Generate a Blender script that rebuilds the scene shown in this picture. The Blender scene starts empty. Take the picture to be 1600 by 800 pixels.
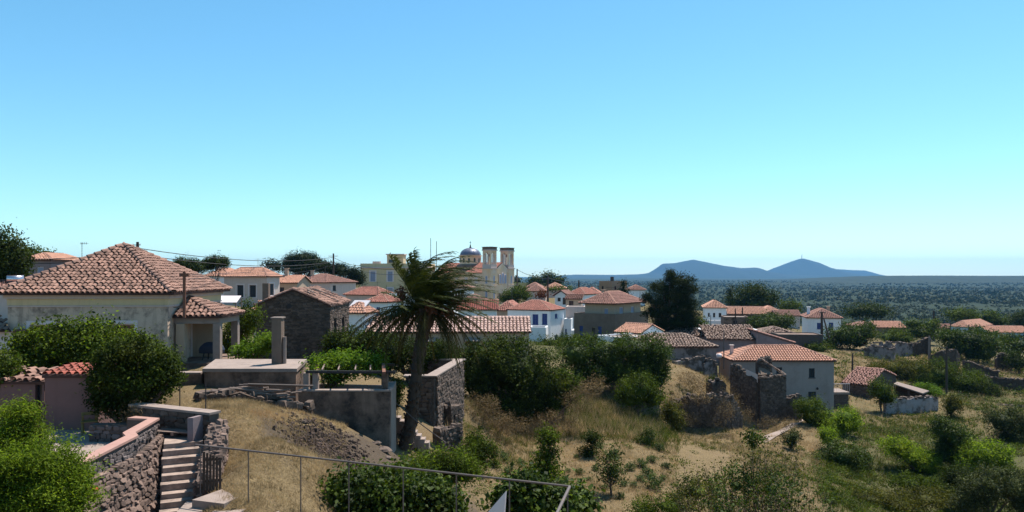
import bpy, math, random
import numpy as np
from math import sin, cos, pi
from mathutils import Vector, Matrix

R = math.radians
random.seed(7)
rng = np.random.default_rng(7)
scene = bpy.context.scene
col = scene.collection

# ---------------------------------------------------------------- camera
F, HZ, CX, CH = 1160.0, 430.0, 800.0, 10.0        # focal length in photo pixels, horizon row, centre column, eye height
cam_d = bpy.data.cameras.new('camera')
cam_d.sensor_width = 36.0
cam_d.lens = 36.0 * F / 1600.0
cam_d.shift_y = (HZ - 400.0) / 1600.0
cam_d.clip_start = 0.1
cam_d.clip_end = 40000
cam = bpy.data.objects.new('camera', cam_d)
cam.location = (0, 0, CH)
cam.rotation_euler = (pi / 2, 0, 0)
col.objects.link(cam)
scene.camera = cam

# ---------------------------------------------------------------- sky, sun, exposure
SUN_AZ, SUN_EL = R(38), R(63)                       # azimuth to the right of the view direction
world = bpy.data.worlds.new('World')
scene.world = world
world.use_nodes = True
wt = world.node_tree
sky = wt.nodes.new('ShaderNodeTexSky')
sky.sky_type = 'NISHITA'
sky.sun_disc = False
sky.sun_elevation = SUN_EL
sky.sun_rotation = SUN_AZ
sky.altitude = 200
sky.air_density = 1.0
sky.dust_density = 0.1
sky.ozone_density = 1.6
tint = wt.nodes.new('ShaderNodeMix')                 # the clear Aegean air: a slightly cooler blue than the model's default
tint.data_type = 'RGBA'
tint.blend_type = 'MULTIPLY'
tint.inputs[0].default_value = 1.0
tint.inputs[7].default_value = (.72, 1.06, 1.10, 1)
sep = wt.nodes.new('ShaderNodeSeparateColor')
com = wt.nodes.new('ShaderNodeCombineColor')
pw_ = wt.nodes.new('ShaderNodeMath')
pw_.operation = 'POWER'
pw_.inputs[1].default_value = 1.2
wt.links.new(sky.outputs[0], sep.inputs[0])
mu_ = wt.nodes.new('ShaderNodeMath')
mu_.operation = 'MULTIPLY'
mu_.inputs[1].default_value = .75
wt.links.new(sep.outputs[0], pw_.inputs[0])
wt.links.new(pw_.outputs[0], mu_.inputs[0])
wt.links.new(mu_.outputs[0], com.inputs[0])
wt.links.new(sep.outputs[1], com.inputs[1])
wt.links.new(sep.outputs[2], com.inputs[2])
wt.links.new(com.outputs[0], tint.inputs[6])
wt.links.new(tint.outputs[2], wt.nodes['Background'].inputs[0])
wt.nodes['Background'].inputs[1].default_value = 0.09
sun_d = bpy.data.lights.new('sun', 'SUN')
sun_d.energy = 4.7
sun_d.angle = R(0.53)
sun_d.color = (1.0, 0.945, 0.86)
sun = bpy.data.objects.new('sun', sun_d)
sun.rotation_euler = Vector((sin(SUN_AZ) * cos(SUN_EL), cos(SUN_AZ) * cos(SUN_EL), sin(SUN_EL))).to_track_quat('Z', 'Y').to_euler()
sun.location = (60, 40, 120)
col.objects.link(sun)
vs = scene.view_settings
scene.display_settings.display_device = 'sRGB'
vs.view_transform = 'Standard'
vs.look = 'None'
vs.exposure = 0.85
vs.gamma = 1.0
vs.use_curve_mapping = False
scene.cycles.use_denoising = True
scene.cycles.max_bounces = 8
scene.cycles.transparent_max_bounces = 8
scene.cycles.volume_bounces = 0

HAZE = 5.6e-5
# ---------------------------------------------------------------- helpers: places
def P(px, py, Y):
    return Vector(((px - CX) / F * Y, Y, CH - (py - HZ) / F * Y))
def T(px):
    return (px - CX) / F
def ZP(py, Y):
    return CH - (py - HZ) / F * Y

# ---------------------------------------------------------------- helpers: objects
def npmesh(name, V, Fl, mat=None, smooth=False):
    me = bpy.data.meshes.new(name)
    V = np.ascontiguousarray(V, dtype=np.float32)
    if not isinstance(Fl, list):
        Fl = [Fl]
    Fl = [np.asarray(f, dtype=np.int32) for f in Fl if len(f)]
    idx = np.concatenate([f.ravel() for f in Fl])
    tot = np.concatenate([np.full(len(f), f.shape[1]) for f in Fl])
    st = np.concatenate([[0], np.cumsum(tot)[:-1]]).astype(np.int32)
    me.vertices.add(len(V))
    me.vertices.foreach_set('co', V.ravel())
    me.loops.add(len(idx))
    me.loops.foreach_set('vertex_index', idx)
    me.polygons.add(len(tot))
    me.polygons.foreach_set('loop_start', st)
    me.update(calc_edges=True)
    if smooth:
        me.polygons.foreach_set('use_smooth', np.ones(len(tot), dtype=bool))
    if mat is not None:
        me.materials.append(mat)
    return me

def tag(o, label=None, cat=None, group=None, kind=None):
    if label: o['label'] = label
    if cat: o['category'] = cat
    if group: o['group'] = group
    if kind: o['kind'] = kind
    return o

def ob(name, me, parent=None, **k):
    o = bpy.data.objects.new(name, me)
    col.objects.link(o)
    o.parent = parent
    return tag(o, **k)

def empty(name, loc=(0, 0, 0), rz=0.0, **k):
    o = bpy.data.objects.new(name, None)
    o.empty_display_size = 0.2
    o.location = loc
    o.rotation_euler = (0, 0, rz)
    col.objects.link(o)
    return tag(o, **k)

def copy_tree(o, parent=None):
    c = o.copy()
    col.objects.link(c)
    c.parent = parent
    for ch in list(o.children):
        copy_tree(ch, c)
    return c

class MB:
    """collects shapes that become one mesh"""
    def __init__(s):
        s.v, s.f = [], []
    def poly(s, pts):
        n = len(s.v)
        s.v += [tuple(p) for p in pts]
        s.f.append(tuple(range(n, n + len(pts))))
        return s
    def box(s, x0, y0, z0, x1, y1, z1):
        n = len(s.v)
        s.v += [(x0, y0, z0), (x1, y0, z0), (x1, y1, z0), (x0, y1, z0), (x0, y0, z1), (x1, y0, z1), (x1, y1, z1), (x0, y1, z1)]
        s.f += [tuple(n + i for i in q) for q in ((3, 2, 1, 0), (4, 5, 6, 7), (0, 1, 5, 4), (1, 2, 6, 5), (2, 3, 7, 6), (3, 0, 4, 7))]
        return s
    def hexa(s, p):
        n = len(s.v)
        s.v += [tuple(q) for q in p]
        s.f += [tuple(n + i for i in q) for q in ((3, 2, 1, 0), (4, 5, 6, 7), (0, 1, 5, 4), (1, 2, 6, 5), (2, 3, 7, 6), (3, 0, 4, 7))]
        return s
    def bar(s, a, b, w, h=None, up=(0, 0, 1)):
        a, b = Vector(a), Vector(b)
        h = h or w
        d = (b - a).normalized()
        x = d.cross(Vector(up))
        if x.length < 1e-4:
            x = Vector((1, 0, 0))
        x.normalize()
        y = x.cross(d)
        x, y = x * w / 2, y * h / 2
        return s.hexa([a - x - y, a + x - y, b + x - y, b - x - y, a - x + y, a + x + y, b + x + y, b - x + y])
    def tube(s, pts, radii, n=7, caps=True):
        pts = [Vector(p) for p in pts]
        if not hasattr(radii, '__len__'):
            radii = [radii] * len(pts)
        base = len(s.v)
        for i, p in enumerate(pts):
            d = (pts[min(i + 1, len(pts) - 1)] - pts[max(i - 1, 0)])
            d = d.normalized() if d.length > 1e-9 else Vector((0, 0, 1))
            x = d.cross(Vector((0.13, 0.31, 1)) if abs(d.z) < .9 else Vector((1, 0.2, 0))).normalized()
            y = d.cross(x)
            for k in range(n):
                a = 2 * pi * k / n
                s.v.append(tuple(p + (x * cos(a) + y * sin(a)) * radii[i]))
        for i in range(len(pts) - 1):
            for k in range(n):
                a, b = base + i * n + k, base + i * n + (k + 1) % n
                s.f.append((a, b, b + n, a + n))
        if caps:
            s.f.append(tuple(base + k for k in range(n))[::-1])
            s.f.append(tuple(base + (len(pts) - 1) * n + k for k in range(n)))
        return s
    def lathe(s, c, prof, n=16):
        base = len(s.v)
        for r, z in prof:
            for k in range(n):
                a = 2 * pi * k / n
                s.v.append((c[0] + r * cos(a), c[1] + r * sin(a), c[2] + z))
        for i in range(len(prof) - 1):
            for k in range(n):
                a, b = base + i * n + k, base + i * n + (k + 1) % n
                s.f.append((a, b, b + n, a + n))
        s.f.append(tuple(base + k for k in range(n))[::-1])
        s.f.append(tuple(base + (len(prof) - 1) * n + k for k in range(n)))
        return s
    def mesh(s, name, mat, smooth=False):
        me = bpy.data.meshes.new(name)
        me.from_pydata(s.v, [], s.f)
        if mat: me.materials.append(mat)
        if smooth:
            me.polygons.foreach_set('use_smooth', [True] * len(me.polygons))
        return me
    def build(s, name, mat, parent=None, smooth=False, **k):
        return ob(name, s.mesh(name, mat, smooth), parent, **k)

# ---------------------------------------------------------------- materials
def node_mat(name):
    m = bpy.data.materials.new(name)
    m.use_nodes = True
    nt = m.node_tree
    return m, nt, nt.nodes['Principled BSDF']

def mixc(nt, fac, a, b, mode='MIX'):
    n = nt.nodes.new('ShaderNodeMix')
    n.data_type = 'RGBA'
    n.blend_type = mode
    for sock, val in ((n.inputs[0], fac), (n.inputs[6], a), (n.inputs[7], b)):
        if isinstance(val, (int, float)):
            sock.default_value = val
        elif isinstance(val, tuple):
            sock.default_value = (*val[:3], 1)
        else:
            nt.links.new(val, sock)
    return n.outputs[2]

def noise_n(nt, scale, detail=4, rough=.6, coord=None, w=None):
    n = nt.nodes.new('ShaderNodeTexNoise')
    n.inputs['Scale'].default_value = scale
    n.inputs['Detail'].default_value = detail
    n.inputs['Roughness'].default_value = rough
    if coord is not None: nt.links.new(coord, n.inputs['Vector'])
    return n.outputs['Fac']

def ramp(nt, fac, p0, p1):
    n = nt.nodes.new('ShaderNodeMapRange')
    n.inputs[1].default_value, n.inputs[2].default_value = p0, p1
    nt.links.new(fac, n.inputs[0])
    return n.outputs[0]

def math_n(nt, op, a, b=None):
    n = nt.nodes.new('ShaderNodeMath')
    n.operation = op
    for i, v in enumerate((a, b)):
        if v is None: continue
        if isinstance(v, (int, float)): n.inputs[i].default_value = v
        else: nt.links.new(v, n.inputs[i])
    return n.outputs[0]

def island(nt):
    g = nt.nodes.new('ShaderNodeNewGeometry')
    oi = nt.nodes.new('ShaderNodeObjectInfo')
    s = math_n(nt, 'ADD', g.outputs['Random Per Island'], oi.outputs['Random'])
    return math_n(nt, 'FRACT', s)

def scalec(c, k):
    return tuple(min(1, max(0, x * k)) for x in c[:3])

def warm_c(c):
    return (min(1, c[0] * .93), c[1] * .79, c[2] * .78)

def mat(name, c, rough=.9, var=.18, scale=3.0, isl=0.0, c2=None, c2s=1.2, c2lo=.5, c2hi=.7, bump=.25, bscale=25, metal=0.0, streak=0.0, spec=.3):
    m, nt, b = node_mat(name)
    c = warm_c(c)
    c2 = warm_c(c2) if c2 else None
    tc = nt.nodes.new('ShaderNodeNewGeometry').outputs['Position']
    out = mixc(nt, noise_n(nt, scale, 6, .65, tc), scalec(c, 1 - var * 1.6), scalec(c, 1 + var * 1.6))
    if c2:
        out = mixc(nt, ramp(nt, noise_n(nt, c2s, 8, .72, tc), c2lo, c2hi), out, tuple(c2))
    if streak:
        mp = nt.nodes.new('ShaderNodeMapping')
        mp.inputs['Scale'].default_value = (2.2, 2.2, .22)
        nt.links.new(tc, mp.inputs[0])
        out = mixc(nt, math_n(nt, 'MULTIPLY', ramp(nt, noise_n(nt, 1.6, 7, .7, mp.outputs[0]), .5, .78), streak), out, scalec(c, .35))
    if isl:
        k = island(nt)
        out = mixc(nt, k, mixc(nt, 1.0, out, scalec((1 - isl,) * 3, 1), 'MULTIPLY'), mixc(nt, 1.0, out, (1, 1, 1), 'MULTIPLY'))
    nt.links.new(out, b.inputs['Base Color'])
    b.inputs['Roughness'].default_value = rough
    b.inputs['Metallic'].default_value = metal
    b.inputs['Specular IOR Level'].default_value = spec
    if bump:
        bp = nt.nodes.new('ShaderNodeBump')
        bp.inputs['Strength'].default_value = bump
        bp.inputs['Distance'].default_value = .03
        nt.links.new(noise_n(nt, bscale, 5, .65, tc), bp.inputs['Height'])
        nt.links.new(bp.outputs[0], b.inputs['Normal'])
    return m

def stone_mat(name, c, c2, scale=4.0, mortar=(.2, .18, .15), depth=.04, mw=.06):
    m, nt, b = node_mat(name)
    c, c2, mortar = warm_c(c), warm_c(c2), warm_c(mortar)
    tc = nt.nodes.new('ShaderNodeNewGeometry').outputs['Position']
    mp = nt.nodes.new('ShaderNodeMapping')
    mp.inputs['Scale'].default_value = (1, 1, 1.7)
    nt.links.new(tc, mp.inputs[0])
    v = nt.nodes.new('ShaderNodeTexVoronoi')
    v.inputs['Scale'].default_value = scale
    nt.links.new(mp.outputs[0], v.inputs['Vector'])
    ve = nt.nodes.new('ShaderNodeTexVoronoi')
    ve.feature = 'DISTANCE_TO_EDGE'
    ve.inputs['Scale'].default_value = scale
    nt.links.new(mp.outputs[0], ve.inputs['Vector'])
    sx = nt.nodes.new('ShaderNodeSeparateColor')
    nt.links.new(v.outputs['Color'], sx.inputs[0])
    out = mixc(nt, sx.outputs[0], tuple(c), tuple(c2))
    out = mixc(nt, ramp(nt, noise_n(nt, 2.0, 6, .7, tc), .35, .75), out, scalec(c, .6))
    e = ramp(nt, ve.outputs['Distance'], 0, mw)
    out = mixc(nt, e, tuple(mortar), out)
    nt.links.new(out, b.inputs['Base Color'])
    b.inputs['Roughness'].default_value = .95
    b.inputs['Specular IOR Level'].default_value = .15
    bp = nt.nodes.new('ShaderNodeBump')
    bp.inputs['Strength'].default_value = .8
    bp.inputs['Distance'].default_value = depth
    h = math_n(nt, 'ADD', e, math_n(nt, 'MULTIPLY', noise_n(nt, 14, 5, .7, tc), .9))
    nt.links.new(h, bp.inputs['Height'])
    nt.links.new(bp.outputs[0], b.inputs['Normal'])
    return m

def leaf_mat(name, c, c2, trans=.35, rough=.7, spec=.08, tt=(1.25, 1.3, .55)):
    m, nt, b = node_mat(name)
    if tt[1] > 1.1:
        c, c2 = (c[0] * .78, c[1] * .76, c[2] * .46), (c2[0] * 1.08, c2[1] * 1.02, c2[2] * .56)
    tc = nt.nodes.new('ShaderNodeNewGeometry').outputs['Position']
    k = island(nt)
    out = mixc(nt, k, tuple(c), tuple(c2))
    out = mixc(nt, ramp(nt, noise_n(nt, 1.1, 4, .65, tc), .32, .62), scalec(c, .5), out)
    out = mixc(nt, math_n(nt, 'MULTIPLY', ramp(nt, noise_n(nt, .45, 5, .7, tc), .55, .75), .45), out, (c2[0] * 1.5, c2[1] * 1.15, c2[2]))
    nt.links.new(out, b.inputs['Base Color'])
    b.inputs['Roughness'].default_value = rough
    b.inputs['Specular IOR Level'].default_value = spec
    if trans:
        tr = nt.nodes.new('ShaderNodeBsdfTranslucent')
        nt.links.new(mixc(nt, 1.0, out, tt, 'MULTIPLY'), tr.inputs[0])
        mx = nt.nodes.new('ShaderNodeMixShader')
        mx.inputs[0].default_value = trans
        nt.links.new(b.outputs[0], mx.inputs[1])
        nt.links.new(tr.outputs[0], mx.inputs[2])
        nt.links.new(mx.outputs[0], nt.nodes['Material Output'].inputs[0])
    return m

MT = {}
MT['white'] = mat('white_limewash', (0.82, 0.96, 0.98), var=.05, c2=(0.58, 0.66, 0.66), c2s=.5, c2lo=.58, c2hi=.85, bump=.12, streak=.25)
MT['cream'] = mat('cream_plaster', (0.46, 0.4, 0.29), var=.06, c2=(0.33, 0.29, 0.23), c2s=.5, c2lo=.55, c2hi=.8, streak=.3, bump=.12)
MT['warm'] = mat('warm_white_plaster', (0.6, 0.56, 0.5), var=.06, c2=(0.42, 0.39, 0.34), c2s=.5, c2lo=.55, c2hi=.8, streak=.3, bump=.12)
MT['yellow'] = mat('ochre_wall', (.58, .45, .24), var=.07, c2=(.46, .38, .25), c2s=.4, c2lo=.52, c2hi=.8, streak=.35, bump=.12)
MT['pale_yellow'] = mat('pale_yellow_wall', (0.66, 0.6, 0.36), var=.07, c2=(0.54, 0.5, 0.36), c2s=.4, c2lo=.52, c2hi=.8, streak=.3, bump=.12)
MT['church'] = mat('church_wall', (.80, .64, .39), var=.08, c2=(.80, .72, .57), c2s=.35, c2lo=.42, c2hi=.62, streak=.35, bump=.12)
MT['old_plaster'] = mat('old_plaster', (.60, .53, .41), var=.10, c2=(.12, .11, .095), c2s=.8, c2lo=.52, c2hi=.68, streak=.75, bump=.35)
MT['grey_plaster'] = mat('grey_plaster', (0.2, 0.165, 0.125), var=.12, c2=(0.13, 0.105, 0.085), c2s=.6, c2lo=.45, c2hi=.75, streak=.5, bump=.3)
MT['lilac_plaster'] = mat('lilac_grey_plaster', (0.25, 0.22, 0.225), var=.1, c2=(0.17, 0.155, 0.15), c2s=.5, c2lo=.5, c2hi=.75, streak=.5, bump=.25)
MT['peel_plaster'] = mat('peeling_plaster', (0.27, 0.25, 0.235), var=.15, c2=(0.085, 0.075, 0.062), c2s=.55, c2lo=.47, c2hi=.55, streak=.5, bump=.45)
MT['pink'] = mat('dusty_pink_plaster', (0.17, 0.115, 0.105), var=.1, c2=(0.13, 0.095, 0.09), c2s=1.0, streak=.25, bump=.3, bscale=40)
MT['pink_coping'] = mat('pink_coping_paint', (.38, .255, .21), var=.08, c2=(0.29, 0.18, 0.15), c2s=2.5, c2lo=.5, c2hi=.8, bump=.15)
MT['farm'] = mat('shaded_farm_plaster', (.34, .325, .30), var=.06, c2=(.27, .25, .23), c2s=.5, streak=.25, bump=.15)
MT['whitewash'] = mat('old_whitewash', (.40, .39, .38), var=.1, c2=(.16, .14, .12), c2s=.9, c2lo=.48, c2hi=.6, streak=.5, bump=.5)
MT['tan'] = mat('tan_plaster', (0.33, 0.25, 0.16), var=.08, streak=.3)
MT['concrete'] = mat('weathered_concrete', (.23, .175, .13), var=.28, c2=(.055, .045, .037), c2s=1.2, c2lo=.44, c2hi=.64, streak=.85, bump=.6)
MT['step'] = mat('worn_step_concrete', (.34, .30, .25), var=.25, scale=5, c2=(.12, .10, .085), c2s=2.2, c2lo=.46, c2hi=.66, bump=.6)
MT['concrete_light'] = mat('pale_concrete', (0.29, 0.262, 0.225), var=.14, c2=(0.19, 0.17, 0.145), c2s=1.6, c2lo=.5, c2hi=.75, bump=.4)
MT['dark_wall'] = mat('dark_render_wall', (0.09, 0.08, 0.07), var=.15, streak=.4, bump=.3)
MT['stone'] = stone_mat('rubble_stone', (.17, .15, .125), (.10, .09, .08), 4.2, (.06, .055, .047), .05)
MT['stone_dark'] = stone_mat('dark_rubble_stone', (.15, .12, .09), (.085, .068, .053), 4.0, (.035, .028, .022), .07)
MT['mortar'] = mat('wall_mortar', (0.11, 0.095, 0.08), var=.2, c2=(0.07, 0.06, 0.05), c2s=2.5, bump=.6)
MT['stone_unit'] = mat('field_stone', (0.17, 0.14, 0.11), var=.22, scale=7, isl=.55, c2=(0.09, 0.073, 0.058), c2s=3, bump=.6, bscale=30)
MT['stone_blue'] = mat('bluish_field_stone', (0.2, 0.185, 0.175), var=.25, scale=7, isl=.6, c2=(0.1, 0.093, 0.09), c2s=3, bump=.6, bscale=30)
MT['stone_red'] = mat('reddish_rubble', (0.25, 0.195, 0.155), var=.25, scale=7, isl=.6, c2=(0.13, 0.1, 0.08), c2s=3, bump=.6, bscale=30)
def tilem(name, c, c2, isl=.45):
    return mat(name, c, rough=.9, var=.2, scale=2.2, isl=isl, c2=c2, c2s=1.1, c2lo=.46, c2hi=.72, bump=.25, bscale=30)
MT['tile_pink'] = tilem('faded_pink_tile', (.38, .25, .19), (.17, .115, .088), .5)
MT['tile_barn'] = tilem('sunbleached_barn_tile', (.60, .47, .40), (.48, .34, .27), .2)
MT['tile_red'] = tilem('red_tile', (.42, .20, .15), (.30, .165, .125), .25)
MT['tile_orange'] = tilem('orange_tile', (.60, .37, .26), (.50, .30, .20), .2)
MT['tile_old'] = tilem('old_brown_tile', (.36, .29, .23), (.17, .135, .105), .45)
MT['tile_dull'] = tilem('dull_red_tile', (.34, .20, .16), (.23, .155, .12), .3)
MT['tile_brick'] = tilem('brick_red_tile', (.36, .115, .08), (.25, .11, .08), .3)
MT['ridge_pale'] = tilem('mortared_ridge_tile', (.50, .31, .23), (.38, .25, .19), .3)
MT['wood_dark'] = mat('dark_weathered_wood', (.075, .06, .045), var=.25, scale=8, bump=.4)
MT['wood_grey'] = mat('grey_weathered_wood', (.22, .19, .16), var=.25, scale=8, bump=.4)
MT['wood_brown'] = mat('brown_door_wood', (.16, .07, .04), var=.2, scale=6, bump=.3)
MT['bark'] = mat('tree_bark', (.13, .105, .08), var=.3, scale=9, bump=.8, bscale=18)
MT['palm_bark'] = mat('palm_bark', (0.085, 0.066, 0.048), var=.3, scale=6, bump=.9, bscale=14)
MT['blue'] = mat('blue_shutter_paint', (.035, .075, .26), rough=.6, var=.1, bump=.1)
MT['pale_blue'] = mat('pale_blue_shutter_paint', (.30, .38, .50), rough=.6, var=.1, bump=.1)
MT['dark_green'] = mat('dark_shutter_paint', (.02, .028, .035), rough=.55, var=.1, bump=.1)
MT['brown_shutter'] = mat('brown_shutter_paint', (.20, .10, .055), rough=.7, var=.15, bump=.2)
MT['frame_white'] = mat('white_frame_paint', (.7, .7, .7), rough=.6, var=.05, bump=.05)
MT['glass'] = mat('dark_window_glass', (.02, .024, .03), rough=.12, var=.05, bump=0, spec=.5)
MT['metal'] = mat('galvanised_steel', (0.13, 0.122, 0.112), rough=.6, var=.2, metal=.25, bump=.1, c2=(.2, .15, .11), c2s=4, c2lo=.55, c2hi=.75)
MT['rust'] = mat('rusty_steel', (.19, .095, .06), rough=.8, var=.25, bump=.3)
MT['dark_metal'] = mat('dark_iron', (.035, .035, .035), rough=.6, var=.2, bump=.1)
MT['cable'] = mat('cable_rubber', (.03, .03, .03), rough=.7, var=.05, bump=0)
MT['chrome'] = mat('bright_tank_steel', (.7, .7, .72), rough=.25, var=.05, metal=.9, bump=0)
MT['panel'] = mat('solar_panel_glass', (.62, .66, .66), rough=.15, var=.03, bump=0, spec=.7)
MT['cover'] = mat('grey_blue_cover_cloth', (0.035, 0.045, 0.07), rough=.55, var=.1, bump=.3, bscale=12)
MT['lead'] = mat('lead_blue_dome', (0.13, 0.17, 0.24), rough=.45, var=.1, bump=.1, metal=.3)
MT['olive_paint'] = mat('olive_painted_wood', (.20, .17, .055), rough=.7, var=.15, bump=.2)
MT['red_paint'] = mat('red_paint', (.45, .03, .03), rough=.5, var=.1, bump=.1)
MT['date_fruit'] = mat('date_cluster', (.11, .045, .02), var=.3, bump=.6)
MT['soil'] = mat('turned_earth', (.085, .062, .045), var=.3, isl=.5, bump=.6)
# foliage
MT['leaf_dark'] = leaf_mat('dark_evergreen_leaf', (.022, .038, .012), (.066, .094, .026), .26)
MT['leaf_pine'] = leaf_mat('pine_needle', (.014, .026, .012), (.032, .050, .018), .15)
MT['leaf_mid'] = leaf_mat('mid_green_leaf', (.036, .058, .014), (.118, .168, .038), .32)
MT['leaf_fig'] = leaf_mat('fig_leaf', (.026, .048, .013), (.088, .135, .038), .3, .6, .12)
MT['leaf_bright'] = leaf_mat('bright_green_leaf', (.115, .195, .03), (.26, .36, .06), .45)
MT['leaf_vine'] = leaf_mat('vine_leaf', (.09, .17, .03), (.18, .29, .055), .42)
MT['leaf_olive'] = leaf_mat('olive_leaf', (.040, .054, .030), (.10, .12, .075), .2)
MT['leaf_dry'] = leaf_mat('dry_scrub', (.15, .105, .055), (.27, .195, .10), .3, tt=(1, .95, .8))
MT['leaf_scrub'] = leaf_mat('scrub_leaf', (.055, .066, .022), (.15, .15, .055), .3)
MT['leaf_rust'] = leaf_mat('bougainvillea_leaf', (.10, .03, .025), (.17, .06, .04), .3)
MT['leaf_palm'] = leaf_mat('palm_leaflet', (.026, .040, .013), (.085, .10, .034), .2, .55, .12)
MT['leaf_palm_dry'] = leaf_mat('dry_palm_leaflet', (.06, .05, .028), (.13, .105, .06), .15, .7, .05)
MT['straw'] = leaf_mat('dry_grass_blade', (.38, .27, .14), (.52, .385, .22), .45, tt=(1, .98, .9))
MT['weed'] = leaf_mat('green_weed_blade', (.06, .085, .03), (.13, .15, .06), .35)
MT['blue_weed'] = leaf_mat('bluish_herb_leaf', (.05, .085, .045), (.10, .14, .075), .3)
MT['wood_far'] = leaf_mat('far_scrub_leaf', (.024, .034, .011), (.075, .082, .028), .12)

# ---------------------------------------------------------------- ground: heights from surveyed points
GP = [  # (photo column, photo row, distance)
 (330,640,24),(420,630,29.3),(280,612,29),(470,645,28.5),(540,668,28),(600,700,28.3),(430,790,17.6),(345,762,18.4),(500,722,24),(560,742,23),(380,660,24),
 (628,712,32),(680,690,36),(705,655,42),(740,640,47),(620,640,36),(560,600,40),
 (900,720,46),(800,692,50),(1000,720,46),(900,790,36.5),(1000,790,36.5),(755,690,45),(850,690,50),(960,680,53),
 (900,655,58),(950,640,62),(860,600,72),(890,560,86),(850,536,126),(960,533,118),(900,536,105),(800,640,58),(800,580,74),
 (1060,600,70),(1090,585,77),(1060,668,65),(1120,662,66),(1080,690,58),(1150,664,72),(1240,656,75),(1300,645,83),(1190,690,63),(1250,660,72),(1260,740,52),(1150,760,46),(1150,800,40),
 (1400,640,88),(1460,640,88),(1400,700,68),(1400,790,52),(1550,700,68),(1590,790,52),(1550,640,88),(1500,606,104),(1590,600,108),(1400,566,120),(1420,547,137),(1340,562,115),(1500,560,140),(1590,575,130),
 (1300,533,170),(1200,515,180),(1100,515,180),(1360,520,220),(1500,526,215),(1590,532,205),(1010,535,110),
 (700,548,84),(600,548,84),(500,562,54),(420,570,52),(560,562,60),(380,552,58),(640,560,62),
 (200,600,36),(50,600,36),(330,569,36),(180,560,42),(380,565,40),
 (0,465,90),(60,448,100),(400,484,128),(330,474,110),(500,476,150),(600,462,205),(760,478,208),(700,478,190),(850,466,200),(870,446,320),(940,468,225),(1000,474,228),(780,500,150),(640,495,140),(560,500,110),
]
GX = [  # (x, y, z)
 (-12,24,4.55),(-14,20,4.5),(-18,24,4.5),(-12,18,4.3),(-16,29,4.9),(-10.4,23.4,5.0),(-9.0,17,3.2),(-9.6,19,3.3),(-8.9,14,3.3),(-11,13,3.4),(-14,12,3.4),
 (-8.6,21.5,4.4),(-7.4,19,4.72),(-7.2,21.5,5.2),(-6.2,16.6,4.35),(-7.6,16.6,4.3),(-8.2,17.6,3.7),
 (-3.5,20,2.2),(-5.2,19.5,3.9),(1,22,-.3),(-2,26,1.8),(5,24,-1.6),(2.5,30,-1.2),(-1.5,17,2.6),(2,16,1.5),
 (-4,12,4.2),(0,11,4.2),(0,4,4.4),(-12,5,3.6),(12,5,2.0),(14,16,-1.8),(24,24,-4.5),(30,10,-4),(0,-8,4.4),(-20,-10,5),(20,-10,2),(0,-60,6),(60,-40,0),(-60,-40,9),(60,20,-9),(-60,20,8),(-60,60,9),
 (150,150,-14),(170,60,-18),(-150,60,12),(-150,150,8),
]
for px in (-400, -100, 200, 500, 800):
    for Y, z in ((330, 3), (480, -22)):
        GX.append((T(px) * Y, Y, z))
for px in (1000, 1200, 1400, 1600, 1900, 2300):
    for Y, z in ((270, -13), (360, -24), (520, -34)):
        GX.append((T(px) * Y, Y, z))
gpts = np.array([tuple(P(*g)) for g in GP] + GX, dtype=float)
def lp(x, y):
    return np.arctan2(x, y), np.log(np.maximum(np.hypot(x, y), 1.5))
def _k(r2):
    return np.where(r2 > 1e-12, r2 * np.log(np.maximum(r2, 1e-12)), 0.0)
_a, _l = lp(gpts[:, 0], gpts[:, 1])
_n = len(gpts)
_A = np.zeros((_n + 3, _n + 3))
_A[:_n, :_n] = _k((_a[:, None] - _a) ** 2 + (_l[:, None] - _l) ** 2) + np.eye(_n) * 2e-4
_A[:_n, _n], _A[:_n, _n + 1], _A[:_n, _n + 2] = 1, _a, _l
_A[_n:, :_n] = _A[:_n, _n:].T
_w = np.linalg.solve(_A, np.concatenate([gpts[:, 2], np.zeros(3)]))
def bumps(x, y):
    return (np.sin(x * 1.7 + 1.3 * np.sin(y * .9)) * np.sin(y * 1.5 + 1.1 * np.sin(x * .8)) * .07
            + np.sin(x * 4.3 + y * 2.1) * np.sin(y * 4.9 - x * 1.7) * .025)
def gz(x, y):
    x, y = np.atleast_1d(np.asarray(x, float)), np.atleast_1d(np.asarray(y, float))
    out = np.empty(len(x))
    for i in range(0, len(x), 20000):
        xs, ys = x[i:i + 20000], y[i:i + 20000]
        a, l = lp(xs, ys)
        z = _k((a[:, None] - _a) ** 2 + (l[:, None] - _l) ** 2) @ _w[:_n] + _w[_n] + _w[_n + 1] * a + _w[_n + 2] * l
        d = np.exp(l)
        far = -34 + 11 * np.clip((d - 520) / 5500, 0, 1) ** .85 + (np.sin(xs * .011 + 1) * np.sin(ys * .006) * 2.2 + np.sin(xs * .004) * np.sin(ys * .0023 + 2) * 3.5) * np.clip((d - 400) / 600, 0, 1)
        t = np.clip((d - 340) / 260, 0, 1)
        t = t * t * (3 - 2 * t)
        out[i:i + 20000] = z * (1 - t) + far * t + bumps(xs, ys) * np.clip(1 - d / 220, .0, 1)
    return out
def g1(x, y):
    return float(gz([x], [y])[0])
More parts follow.
